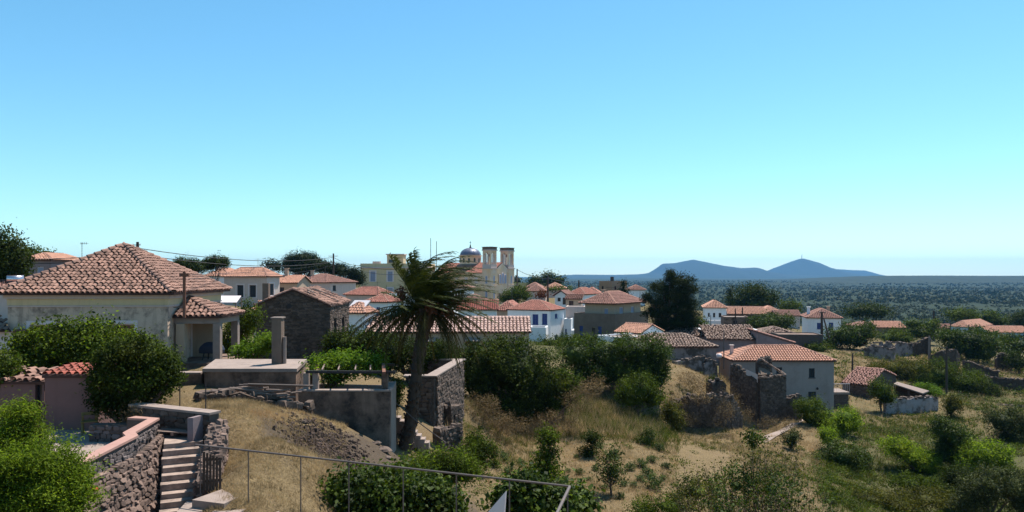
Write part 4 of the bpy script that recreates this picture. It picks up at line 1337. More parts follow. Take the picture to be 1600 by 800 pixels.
ragged_stones('stones', A + nn * .45, d, -nn, L, -.9, lambda x: 1.35 - .9 * x / L, MT['stone_red'], .22, .16, sb, indiv=0, prot=.06)
q = MB(); r3 = random.Random(8)
for k in range(90):
    t = r3.random(); c = A.lerp(B, t) + nn * r3.uniform(.0, .45) + V3((0, 0, 1.35 - .9 * t + r3.uniform(-.05, .04))); sz = r3.uniform(.05, .1); a_ = r3.uniform(0, 3)
    e1 = V3((cos(a_), sin(a_), r3.uniform(-.3, .3))) * sz * 1.3; e2 = V3((-sin(a_), cos(a_), r3.uniform(-.3, .3))) * sz; e3 = V3((0, 0, sz * .7))
    q.hexa([c - e1 - e2 - e3, c + e1 * .8 - e2 - e3, c + e1 + e2 * .9 - e3, c - e1 + e2 - e3, c - e1 * .7 - e2 * .6 + e3, c + e1 * .6 - e2 * .8 + e3, c + e1 * .7 + e2 * .6 + e3, c - e1 * .5 + e2 * .7 + e3])
q.build('top_stones', MT['stone_red'], sb, kind='stuff')
# planks lying on the landing
pk_ = empty('pallet', (-9.75, 21.75, 5.36), R(-12), label='weathered grey timber pallet lying on the stair landing', cat='pallet')
for k in range(5):
    MB().box(-.62, -.3 + k * .15, .085, .62, -.2 + k * .15, .11).build('slat', MT['wood_grey'], pk_)
for k in range(3):
    MB().box(-.6 + k * .55, -.32, 0, -.52 + k * .55, .42, .084).build('bearer', MT['wood_grey'], pk_)
# wooden slat gate
gt = empty('wooden_gate', P(331, 766, 18.2), R(8), label='dark slatted wooden gate leaning beside the foot of the stairs', cat='gate')
for k in range(6):
    MB().box(-.21 + k * .075, -.012, 0, -.155 + k * .075, .012, .95 - .03 * k).build('slat', MT['wood_dark'], gt)
for z in (.2, .72):
    MB().box(-.22, .014, z, .24, .04, z + .07).build('rail', MT['wood_dark'], gt)
# concrete slabs of the path
def slab(pts, Z, th=.16, nm='path', m='concrete_light'):
    q = MB(); deck(q, [fp(x, y, Z) for x, y in pts], th)
    return q.build(nm, MT[m], kind='structure')
slab([(300, 781), (350, 763), (386, 771), (350, 787)], 4.74, .3)
slab([(262, 815), (292, 783), (326, 786), (302, 815)], 4.56, .3)
slab([(318, 808), (352, 787.5), (388, 776), (400, 785), (372, 802), (350, 815)], 4.60, .3)
slab([(345, 822), (378, 803), (402, 788), (440, 793), (420, 822)], 4.46, .3)
# folding chair by the store
chp = fp(140, 678, 5.0)
ch = empty('folding_chair', chp, R(26), label='olive painted wooden folding chair beside the dusty pink store', cat='chair')
for s in (-.2, .2):
    MB().bar((s, -.2, 0), (s, .16, .62), .055).build('leg', MT['olive_paint'], ch)
    MB().bar((s * .9, .2, 0), (s * .9, -.16, .62), .055).build('leg', MT['olive_paint'], ch)
MB().box(-.24, -.2, .40, .24, .2, .43).build('seat', MT['olive_paint'], ch)
MB().bar((-.24, .17, .62), (.24, .17, .62), .03, .09).build('backrest', MT['olive_paint'], ch)
# iron stakes in the grass
for px, t, b, Y, w in ((281, 603, 641, 23.6, 'shorter'), (321.5, 600, 648, 22.0, 'taller')):
    c = P(px, b, Y)
    MB().tube([c + V3((0, 0, -.3)), P(px, t, Y)], .018, 6).build('iron_stake', MT['dark_metal'], label=w + ' thin iron stake standing behind the landing wall', cat='stake')

# ================================================================ flat-roofed store, chimney, garden wall, pergola
fs = empty('flat_roof_store', P(390, 630, 30.2), 0, label='concrete store with a broad flat slab roof in front of the porch', cat='building')
o_ = fs.location
tp = [fp(316, 576, 6.2), fp(464, 576, 6.2), fp(480, 561, 6.2), fp(337, 561, 6.2)]
q = MB(); deck(q, [p - o_ for p in tp], .14); q.build('roof_slab', MT['concrete_light'], fs)
ins = .06
q = MB(); w = [tp[0] + V3((ins, ins, 0)), tp[1] + V3((-ins, ins, 0)), tp[2] + V3((-ins, 0, 0)), tp[3] + V3((ins, 0, 0))]
q.hexa([V3((p.x, p.y, 2.5)) - o_ for p in w] + [V3((p.x, p.y, 6.058)) - o_ for p in w]); q.build('wall', MT['concrete'], fs)
tw_ = empty('terrace_wall', P(280, 620, 30.6), 0, label='low concrete terrace wall left of the flat roofed store', cat='wall')
a, b = fp(262, 583, 5.95), fp(315, 583, 5.95)
MB().box(a.x, a.y, 4.0, b.x, a.y + .3, 5.9).build('wall', MT['concrete'], tw_).location = -tw_.location
MB().box(a.x - .05, a.y - .05, 5.903, b.x - .02, a.y + .4, 5.98).build('coping', MT['concrete_light'], tw_).location = -tw_.location
cm = empty('chimney_stack', fp(436, 568, 6.2), 0, label='tall rendered chimney stack rising from the flat roofed store', cat='chimney')
MB().box(-.25, -.22, .002, .16, .22, 1.95).build('flue', MT['grey_plaster'], cm)
MB().box(-.29, -.26, 1.953, .20, .26, 2.0).build('cap', MT['concrete_light'], cm)
MB().tube([(.24, -.02, .0), (.24, -.02, 1.15)], .085, 10).build('pipe', MT['concrete_light'], cm)

gw = empty('garden_wall', P(540, 660, 29.6), 0, label='tall plastered garden wall with pale cap below the vine pergola', cat='wall')
o_ = gw.location
Zt = 5.36
a, b, c = fp(466, 612, Zt), fp(609, 612, Zt), fp(619, 597, Zt)
q = MB(); up = V3((0, 0, 1))
def wallseg(q, a, b, th, z0, z1):
    d = (b - a); d.z = 0; d.normalize(); n = V3((-d.y, d.x, 0)) * th
    f = lambda p, z: V3((p.x, p.y, z)) - o_
    q.hexa([f(a, z0), f(b, z0), f(b + n, z0), f(a + n, z0), f(a, z1), f(b, z1), f(b + n, z1), f(a + n, z1)])
wallseg(q, a, b, .32, 1.6, Zt); q.build('wall', MT['concrete'], gw)
q = MB(); wallseg(q, b + V3((.003, .33, 0)), c, .3, 1.6, Zt - .02); q.build('side_wall', MT['concrete_light'], gw)
q = MB(); wallseg(q, a + V3((-.03, -.03, 0)), b + V3((.03, -.03, 0)), .38, Zt + .003, Zt + .06); q.build('coping', MT['concrete_light'], gw)
q = MB(); wallseg(q, b + V3((.03, .4, 0)), c, .36, Zt - .017, Zt + .03); q.build('coping', MT['concrete_light'], gw)
q = MB(); deck(q, [V3((a.x, a.y + .33, 4.95)) - o_, V3((b.x - .3, b.y + .33, 4.95)) - o_, V3((c.x - .3, c.y + 2, 4.95)) - o_, V3((a.x, c.y + 2, 4.95)) - o_], .2); q.build('terrace_floor', MT['concrete'], gw)
q = MB(); k0, k1 = fp(484, 600, 5.25), fp(600, 603, 5.25); wallseg(q, k0, k1, .2, 4.96, 5.25); q.build('kerb', MT['concrete_light'], gw)

pg = empty('pergola', P(540, 600, 30.5), 0, label='timber and iron pergola over the garden terrace', cat='pergola')
o_ = pg.location
def pbar(nm, a, b, w, h, m): MB().bar(a - o_, b - o_, w, h).build(nm, MT[m], pg)
Zb = 6.12
fl, fr, bl, br = fp(478, 581, Zb), fp(618, 581.5, Zb), fp(486, 568, Zb), fp(616, 570, Zb)
pbar('front_beam', fl, fr, .09, .1, 'dark_metal')
pbar('back_beam', bl, br, .09, .1, 'wood_dark')
pbar('side_beam', fp(600, 583, Zb + .08), fp(599, 569, Zb + .08), .13, .1, 'rust')
for t in (.18, .36, .55, .72): pbar('rafter', fl.lerp(fr, t) + V3((0, 0, .08)), bl.lerp(br, t) + V3((0, 0, .08)), .05, .05, 'wood_grey')
for px, py, m in ((479, 612, 'concrete_light'), (493.5, 611, 'concrete_light'), (602, 612, 'concrete')):
    b = fp(px, py, 4.95) ; b.y = fl.y + .12 ; b.x = T(px) * b.y
    MB().box(-.11, -.1, 0, .11, .1, Zb - .055 - 4.95).build('post', MT[m], pg).location = b - o_
for px in (488, 600):
    b = V3((T(px) * bl.y, bl.y, 4.95)); MB().box(-.1, -.1, 0, .1, .1, Zb - .055 - 4.95).build('post', MT['concrete'], pg).location = b - o_
# steps down beside the palm
sp = empty('stone_steps', P(622, 660, 33), 0, label='flight of small pale stone steps descending beside the palm trunk', cat='steps')
for k in range(8):
    c = P(621 + k * 6.4, 651 + k * 5.6, 34 - .05 * k) - sp.location
    MB().box(c.x - .17, c.y - .25, c.z - .55, c.x + .15, c.y + .3, c.z).build('step', MT['concrete_light'], sp)
MB().tube([P(612, 624, 32.3), P(650, 657, 32.6), P(697, 692, 33)], .022, 6).build('pipe_handrail', MT['metal'], label='thin slanting metal pipe running down past the palm trunk', cat='pipe')
# roofless stone enclosure right of the palm
c0, c1, c2, c3 = (640, 588, 662, 38), (675, 588, 662, 38), (718, 563, 640, 45), (655, 561, 640, 46.5)
ruin_wall('stone_enclosure', 'roofless square stone enclosure with pale wall tops behind the palm trunk', [c0, c1, c2, c3], .5, 'stone', 4, .03, 'enclosure', None, False, stones=(.34, .17))
enc = [P(c[0], c[1], c[3]) for c in (c0, c1, c2, c3)]
q = MB()
for a, b in zip(enc, enc[1:]):
    d = b - a; d.z = 0; d.normalize(); n = V3((-d.y, d.x, 0)) * .3
    z0, z1 = V3((0, 0, .0)), V3((0, 0, .07))
    e = d * .28
    q.hexa([a - e - n + z0, b + e - n + z0, b + e + n + z0, a - e + n + z0, a - e - n + z1, b + e - n + z1, b + e + n + z1, a - e + n + z1])
en = bpy.data.objects['stone_enclosure']
cpn = q.build('coping', MT['concrete_light'], en); cpn.location = -en.location
ruin_wall('stone_stub', 'stub of pale stone pillar beside the roofless enclosure', [(697, 633, 660, 39.5), (715, 632, 660, 40.5)], .6, 'stone', 8, .05, 'pillar', None, stones=(.3, .18))
ruin_wall('rubble_kerb', 'low broken rubble kerb below the roofless enclosure', [(682, 668, 682, 35.5), (717, 664, 680, 37)], .45, 'stone', 9, .06, 'kerb', None, stones=(.25, .14))
# heap of firewood and pipes against the store
wp = empty('firewood_pile', V3((T(385) * 28.6, 28.6, g1(T(385) * 28.6, 28.6) + .12)), 0, label='untidy heap of grey branches and poles against the flat roofed store', cat='firewood')
rr = random.Random(3)
for k in range(34):
    L = rr.uniform(.5, 1.5); an = rr.gauss(0, .35); x = rr.uniform(-1.7, 1.6); y = rr.uniform(-.35, .3); z = .08 + rr.random() * .45 * (1 - abs(x) / 2.2)
    d = V3((cos(an), sin(an) * .6, rr.uniform(-.18, .18))) * L / 2; m = V3((x, y, z))
    MB().tube([m - d, m + V3((0, 0, rr.uniform(-.03, .05))), m + d], [rr.uniform(.03, .06), .045, rr.uniform(.02, .05)], 6).build('branch', MT['wood_grey'], wp)
for k in range(3):
    MB().tube([(-.2 + k * .2, -.2 - .1 * k, .55 + .03 * k), (2.2 + k * .2, -.1, .5)], .04, 6).build('pipe', MT['metal'], wp)
ruin_wall('stone_heap', 'low dark heap of loose stones beneath the firewood and store wall', [(308, 614, 634, 27.6), (350, 613, 640, 27.8), (400, 617, 646, 28.2), (440, 625, 650, 28.4), (462, 632, 652, 28.4), (486, 633, 652, 28.4)], .5, 'stone_dark', 12, .12, 'stones', None, stones=(.22, .14))
# loose rubble blocks on the ground
def rock(label, px, py, Y, s, m='stone_unit', seed=0, group='loose blocks on the grass'):
    g = np.random.default_rng(seed)
    n, k = 8, 5
    q = MB(); x = T(px) * Y; c = V3((x, Y, g1(x, Y)))
    prof = [(.6, -.3), (1.0, .0), (.95, .35), (.6, .62), (.15, .7)]
    for r_, z_ in prof:
        for i in range(n):
            a = 2 * pi * i / n; w = r_ * g.uniform(.75, 1.2) * s
            q.v.append((w * cos(a) * 1.3, w * sin(a), z_ * s * g.uniform(.8, 1.1)))
    for j in range(k - 1):
        for i in range(n): q.f.append((j * n + i, j * n + (i + 1) % n, j * n + n + (i + 1) % n, j * n + n + i))
    q.f.append(tuple(range((k - 1) * n, k * n)))
    o = q.build('rock', MT[m], label=label, cat='rock', group=group); o.location = c
    return o
for i, (px, py, Y, s, lb_) in enumerate(((600, 706, 27.5, .22, 'pale loose block at the foot of the garden wall'), (588, 703, 27.9, .16, 'small rock left of pale block under the garden wall'), (446, 694, 24, .16, 'small rock on left slope of the bare soil mound'), (480, 697, 24, .14, 'small rock in the middle of the bare soil mound'),
                                     (473, 662, 26.5, .12, 'rock high on the bare soil mound below the garden wall'), (606, 712, 27, .12, 'lowest rock beside the pale block by the palm'))):
    rock(lb_, px, py, Y, s, seed=i)

gq = np.random.default_rng(21); q = MB()
for k in range(2200):
    px, Y = gq.normal(505, 34), gq.normal(25.2, 1.1)
    if not (425 < px < 600 and 22.5 < Y < 28): continue
    x = T(px) * Y; z = g1(x, Y); sz = abs(gq.normal(.0, .024)) + .012
    c = V3((x, Y, z + sz * .2)); a_ = gq.uniform(0, 3); e1 = V3((cos(a_), sin(a_), gq.uniform(-.4, .4))) * sz * 1.4; e2 = V3((-sin(a_), cos(a_), gq.uniform(-.4, .4))) * sz; e3 = V3((0, 0, sz * .8))
    q.hexa([c - e1 - e2 - e3, c + e1 * .8 - e2 - e3, c + e1 + e2 * .9 - e3, c - e1 + e2 - e3, c - e1 * .6 - e2 * .5 + e3, c + e1 * .5 - e2 * .7 + e3, c + e1 * .6 + e2 * .5 + e3, c - e1 * .5 + e2 * .6 + e3])
q.build('soil_clods', MT['soil'], label='dark clods of turned earth on the bare mound', cat='soil', kind='stuff')
# ================================================================ the palm
def palm():
    base, cr = P(627, 712, 33), P(667, 487, 33)
    base.z = min(base.z, g1(base.x, base.y)) - .2
    root = empty('palm_tree', base, 0, label='tall wind-blown date palm with hanging fronds above the garden wall', cat='palm')
    C = cr - base
    pts, rad = [], []
    for k in range(26):
        t = k / 25
        p = V3((C.x * (t ** .85), C.y * t, C.z * t)) + V3((.05 * sin(t * 7), 0, 0))
        pts.append(p); rad.append((.27 - .04 * t + (.10 * (1 - t) ** 6) + (.13 if t > .9 else 0)) * (.96 + .08 * (k % 2)))
    tr = MB().tube(pts, rad, 12).build('trunk', MT['palm_bark'], root, True)
    # old leaf bases
    q = MB(); rr = random.Random(5)
    for k in range(230):
        t = rr.uniform(.05, .99); i = min(24, int(t * 25)); p = pts[i].lerp(pts[i + 1], t * 25 - i); a = rr.uniform(0, 2 * pi)
        d = V3((cos(a), sin(a), 0)); r_ = rad[i]
        b = p + d * r_ * .9
        L = rr.uniform(.10, .2) * (1 + 1.2 * (t > .86))
        q.bar(b, b + d * .09 * (1 + (t > .86)) + V3((0, 0, L)), .1, .05, up=(cos(a), sin(a), 0))
    q.build('leaf_bases', MT['palm_bark'], tr, kind='stuff')
    gen = np.random.default_rng(11)
    WIND = V3((1.0, .15, 0))
    def frond(az, el, L, wind, grav, dry, name='frond'):
        d = V3((cos(az) * cos(el), sin(az) * cos(el), sin(el)))
        p = C + V3((0, 0, .1)) + V3((d.x, d.y, 0)) * .22
        n = 16; path = [p.copy()]; dirs = [d.copy()]
        for i in range(n):
            t = (i + 1) / n
            d = (d + WIND * wind * t * .16 + V3((0, 0, -1)) * grav * (.06 + .14 * t)).normalized()
            p = p + d * L / n
            path.append(p.copy()); dirs.append(d.copy())
        q = MB(); q.tube(path, [.035 * (1 - .85 * i / n) + .004 for i in range(n + 1)], 4)
        q_v, q_f = q.v, q.f
        ns = 52 if not dry else 40
        for k in range(ns):
            t = .13 + .87 * k / ns
            f = t * n; i = min(n - 1, int(f)); pp = path[i].lerp(path[i + 1], f - i); dd = dirs[i + 1]
            side = dd.cross(V3((0, 0, 1)))
            side = side.normalized() if side.length > .05 else V3((1, 0, 0))
            upv = side.cross(dd)
            Ll = (.60 if not dry else .36) * (sin(min(1, t * 1.25 + .12) * pi * .92) ** .6 + .12) * gen.uniform(.8, 1.15)
            for s in (-1, 1):
                v = (dd * .75 + side * s * .8 + upv * (.35 if not dry else -.2) + V3((0, 0, -.25 if not dry else -.7)) + WIND * .6 * (1 if not dry else .1) + V3(tuple(gen.normal(0, .22, 3)))).normalized()
                w = dd * (.019 if not dry else .015)
                m = pp + v * Ll * .5; e = pp + (v + V3((0, 0, -.22)) + WIND * .1).normalized() * Ll
                b0 = len(q_v)
                q_v += [tuple(pp - w), tuple(pp + w), tuple(m + w * 1.05), tuple(m - w * 1.05), tuple(e)]
                q_f += [(b0, b0 + 1, b0 + 2, b0 + 3), (b0 + 3, b0 + 2, b0 + 4)]
        q.build(name, MT['leaf_palm_dry' if dry else 'leaf_palm'], root)
    for k in range(50):
        az = k * 2.399963 + gen.normal(0, .15)
        u = (k + .5) / 50
        el = R(86 - 70 * u ** .9) + gen.normal(0, .06)
        left = cos(az) < -.2
        frond(az, el, gen.uniform(3.0, 3.8) * (1 if u < .6 else .88), gen.uniform(1.3, 2.3) * (1.15 if left else 1.0) * (1.0 if u < .7 else .8), gen.uniform(.35, .75), False)
    for az, el, L in ((3.05, 1.0, 2.9), (2.9, .93, 2.6), (3.3, 1.05, 2.7), (2.8, 1.32, 2.7), (-2.6, 1.25, 2.6), (3.1, 1.2, 2.4), (2.5, 1.15, 2.6)):      # fronds still standing on the windward side
        frond(az, el, L, .06, .08, False)
    frond(3.0, .35, 2.6, .1, .75, False); frond(-2.8, .2, 2.6, .1, .8, False)
    for k in range(34):
        az = k * 2.399963 * 1.03 + gen.normal(0, .2)
        el = R(gen.uniform(-38, 8))
        frond(az, el, gen.uniform(2.5, 3.4), gen.uniform(.0, .25), gen.uniform(.7, 1.3), True)
    for az, el, L in ((pi, .15, 3.6), (2.95, .25, 3.7), (-2.95, .1, 3.8), (pi, .0, 3.3), (2.9, -.1, 3.4), (3.5, .05, 3.2), (3.3, -.25, 3.0), (0.1, -.05, 3.0), (.3, .0, 2.9), (-.2, -.2, 3.2)):
        frond(az, el, L, .1, .55, True)
    for k, (a, z, r_) in enumerate(((3.0, .9, 1.15), (.1, .75, 1.2), (-.4, .2, 1.05), (.5, .45, 1.3), (-1.3, .35, 1.0))):
        q = MB(); tip = C + V3((cos(a) * r_, sin(a) * r_, z)); q.tube([C, C.lerp(tip, .6) + V3((0, 0, .25)), tip], [.04, .03, .02], 5)
        for j in range(70):
            c = tip + V3(tuple(gen.normal(0, .13, 3))) + V3((0, 0, -.12)); s = .035
            q.hexa([c + V3((x, y, z_)) for z_ in (-s, s) for x, y in ((-s, -s), (s, -s), (s, s), (-s, s))])
        q.build('date_cluster', MT['date_fruit'], root)
palm()

# ================================================================ the foreground railing
RZ = 5.89
ra, rb_ = V3((-7.68, 18.0, RZ)), V3((1.12, 14.45, RZ))
rl_ = empty('railing', V3((-3, 16.2, 4.7)), 0, label='thin grey galvanised pipe railing crossing the foreground', cat='railing')
o_ = rl_.location
MB().tube([ra - o_, rb_ - o_], .021, 8).build('top_rail', MT['metal'], rl_)
rc = V3((.58, 11.9, RZ))
MB().tube([rb_ - o_ + V3((0, -.02, 0)), rc - o_], .03, 8).build('return_rail', MT['metal'], rl_)
dr = (rb_ - ra)
for px in (313, 388, 470, 545, 630, 713, 796, 887):
    f = (T(px) * ra.y - ra.x) / (dr.x - T(px) * dr.y)
    p = ra + dr * f
    MB().tube([V3((p.x, p.y, 3.6)) - o_, p - o_ + V3((0, 0, -.02))], .014, 8).build('post', MT['metal'], rl_)
bd = empty('leaning_board', P(775, 800, 13.4), 0, label='pale triangular board corner at the bottom edge inside the railing', cat='board')
o_ = bd.location
c = [P(752, 812, 13.2) - o_, P(790, 768, 13.6) - o_, P(786, 830, 13.6) - o_, P(752, 860, 13.2) - o_]
MB().hexa(c + [p + V3((.02, .05, .0)) for p in c]).build('sheet', MT['frame_white'], bd)
# ================================================================ the stone house and the village
house('stone_house', 'roofless looking dark stone house with ruined pink tiles and plain gable', 400, 515, None, 52, -2.5, 562, 477, 1.15, 'gy', .12, 'stone', 'tile_pink', depth=7.6, tw=.24, rl=.36, segs=4, jit=.9, holes=.16, group=None, caps=False,
      stones=('stone_unit', .30, .13), win=[('R', 521.5, 498, 525.5, 528, 'hole'), ('R', 534, 496, 538, 526, 'hole')])
sh_ = bpy.data.objects['stone_house']; del sh_['dims']
chimney(sh_, .62, .3, 1.2, 5.35, .42, MT['grey_plaster'], False)
q = MB().tube([(2.3, -.02, 3.75), (2.3, -.14, 3.75)], .17, 12); q.build('vent_hole', MT['dark_metal'], sh_)
rr = random.Random(9)
for k in range(16):                                          # loose battens on the broken roof
    t, y = rr.uniform(.1, .9), rr.uniform(.2, 7.2)
    x0 = 2.65 + t * 2.4; z0 = 3.85 + 1.12 * (1 - t * .95) + .12
    an = rr.gauss(0, .5)
    MB().bar((x0, y, z0), (x0 + .9 * cos(an) * .9, y + .9 * sin(an), z0 - .38 * cos(an) + rr.uniform(0, .1)), .07, .05).build('batten', MT['wood_grey'], sh_)

H = house
H('village_house', 'cream house with red hip roof and dark shutters above the porch', 350, 417, 437, 125, 14, 486, 432, 1.5, wall='warm', tile='tile_orange', win=[('F', 370, 445, 380.5, 465, 'dark'), ('F', 389.5, 445, 400, 465, 'dark'), ('R', 421, 443, 428, 462, 'dark')], surround=.2)
H('village_house', 'pale side wing with chimney left of the dark shuttered cream house', 323, 357, None, 134, 5, 478, 431, 1.4, depth=7, wall='white', tile='tile_orange', chim=[(.25, .3, .2, 2.2, .6, 'warm')])
H('village_house', 'low cream wing with orange roof right of the dark shuttered house', 430, 464, None, 133, 4, 484, 442, 1.3, 'gx', depth=7, wall='cream', tile='tile_orange', win=[('F', 437, 449, 444, 460, 'dark')], chim=[(.2, .5, .6, 2.6, .55, 'cream')])
H('village_house', 'long white house with dull red hip roof below the pines', 452, 516, 556, 150, 24, 480, 441.5, 1.7, wall='warm', tile='tile_dull', win=[('R', 520, 446, 525, 454, 'dark')], chim=[(.3, .4, .3, 2.4, .5, 'cream')])
H('village_house', 'small white house with solar panel beside the dark stone gable', 540, 569, 585, 84, 22, 530, 489, 1.1, wall='white', tile='tile_orange', win=[('R', 576, 498, 580, 507, 'blue')], chim=[])
H('village_house', 'pinkish house with wide red hip roof left of the yellow mansion base', 540, 596, 616, 135, 22, 480, 461, 1.4, wall='warm', tile='tile_red')
H('village_house', 'white house with red roof hidden by left palm fronds', 572, 606, 626, 108, 20, 505, 472, 1.1, wall='white', tile='tile_red', win=[('F', 588, 480, 594, 493, 'blue')])
H('village_house', 'white flat topped house directly behind the palm crown', 596, 652, None, 118, 3, 505, 463, .3, 'flat', depth=8, wall='white', tile='concrete_light', win=[('F', 606, 480, 611, 491, 'blue'), ('F', 630, 478, 636, 490, 'hole')])
H('village_house', 'white house with pale shutters right of the palm crown', 660, 704, None, 122, 6, 508, 464, .35, 'flat', depth=7, wall='white', tile='concrete_light', win=[('F', 668, 472, 674, 484, 'pale'), ('F', 686, 472, 692, 484, 'pale')])
# solar heater on that small roof
sh = empty('solar_water_heater', P(562, 478, 85.5), R(-20), label='pale solar water heating panel tilted on the small white house roof', cat='solar panel')
q = MB().hexa([V3(p) for p in ((-1.1, -.6, -.25), (1.0, -.6, -.25), (1.0, .75, .55), (-1.1, .75, .55), (-1.1, -.65, -.16), (1.0, -.65, -.16), (1.0, .7, .64), (-1.1, .7, .64))])
q.build('panel', MT['panel'], sh)
for x in (-.9, .8):
    MB().bar((x, .6, -.8), (x, .6, .42), .05).build('leg', MT['metal'], sh); MB().bar((x, -.5, -.8), (x, -.5, -.25), .05).build('leg', MT['metal'], sh)
sh = empty('solar_water_heater', P(23, 441, 60), R(15), label='shiny steel hot water drum on a rooftop at far left', cat='water tank')
MB().tube([(-.55, 0, .25), (.55, .25, .25)], .32, 14).build('drum', MT['chrome'], sh, True)
for x in (-.35, .35): MB().bar((x, .1, -.5), (x, .1, .1), .06).build('leg', MT['metal'], sh)
H('village_house', 'roof with a hot water drum at far left behind the pyramid roof', -40, 52, None, 58, 3, 470, 452, .6, 'gx', depth=6, wall='warm', tile='tile_dull')
H('village_house', 'grey blue house with orange roof rising behind the left dark cypress', 36, 79, None, 95, -3, 450, 406, .9, wall='lilac_plaster', tile='tile_orange', depth=8, win=[('F', 58, 417, 68, 430, 'pale')])
H('village_house', 'low house with dull roof peeping over the left roof slope', 82, 140, None, 100, 0, 450, 424, 1.0, 'gx', wall='warm', tile='tile_dull', depth=7)
H('village_house', 'shaded white awning house between the pyramid roof and cream house', 338, 372, None, 70, 2, 500, 470, .3, 'shed', wall='grey_plaster', tile='panel_tile', depth=3, segs=2) if False else None
aw = empty('metal_awning', P(355, 470, 62), 0, label='white metal awning roof behind the right eave of the pyramid roof', cat='awning')
MB().hexa([V3(p) for p in ((-.9, -.6, -.15), (1.0, -.6, -.15), (.8, 1.0, .35), (-.9, 1.0, .35), (-.9, -.6, -.1), (1.0, -.6, -.1), (.8, 1.0, .4), (-.9, 1.0, .4))]).build('sheet', MT['frame_white'], aw)
for x in (-.8, .9):
    for y in (-.5, .8): MB().bar((x, y, -3), (x, y, -.1 + .28 * (y > 0)), .08).build('post', MT['wood_grey'], aw)
H('village_house', 'little roof corner between the porch and dark stone gable', 396, 430, None, 66, 3, 515, 487, .8, 'gx', wall='warm', tile='tile_orange', depth=4)

# neoclassical mansion
mn = H('mansion', 'pale yellow neoclassical mansion with flat parapet roof and rooftop room', 563, 668, None, 205, 3, 470, 417, .95, 'flat', wall='pale_yellow', tile='concrete_light', depth=14, surround=.3, band=[(.0, .35, .35, 'warm'), (2.0 + 4.2, .25, .12, 'warm')],
       win=[('F', 578.5, 424, 586.5, 440, 'pale'), ('F', 605.5, 424, 613.5, 440, 'pale'), ('F', 632.5, 424, 640.5, 440, 'pale'), ('F', 578.5, 450, 586.5, 466, 'pale'), ('F', 605.5, 450, 613.5, 466, 'pale')], cat='mansion', group=None)
a, b, h = mn['dims']
pr_ = MB().box(6.8, 3, h + .0, 11.4, 7, h + 3.4).build('rooftop_room', MT['pale_yellow'], mn)
MB().box(6.5, 2.7, h + 3.402, 11.7, 7.3, h + 3.7).build('rooftop_slab', MT['warm'], pr_)
MB().box(7.3, 2.95, h + 1.2, 9.0, 3.003, h + 2.1).build('rooftop_window', MT['glass'], pr_)
MB().box(3.2, 1, h + .9, 5.2, 2.5, h + 1.55).build('rooftop_box', MT['warm'], mn)

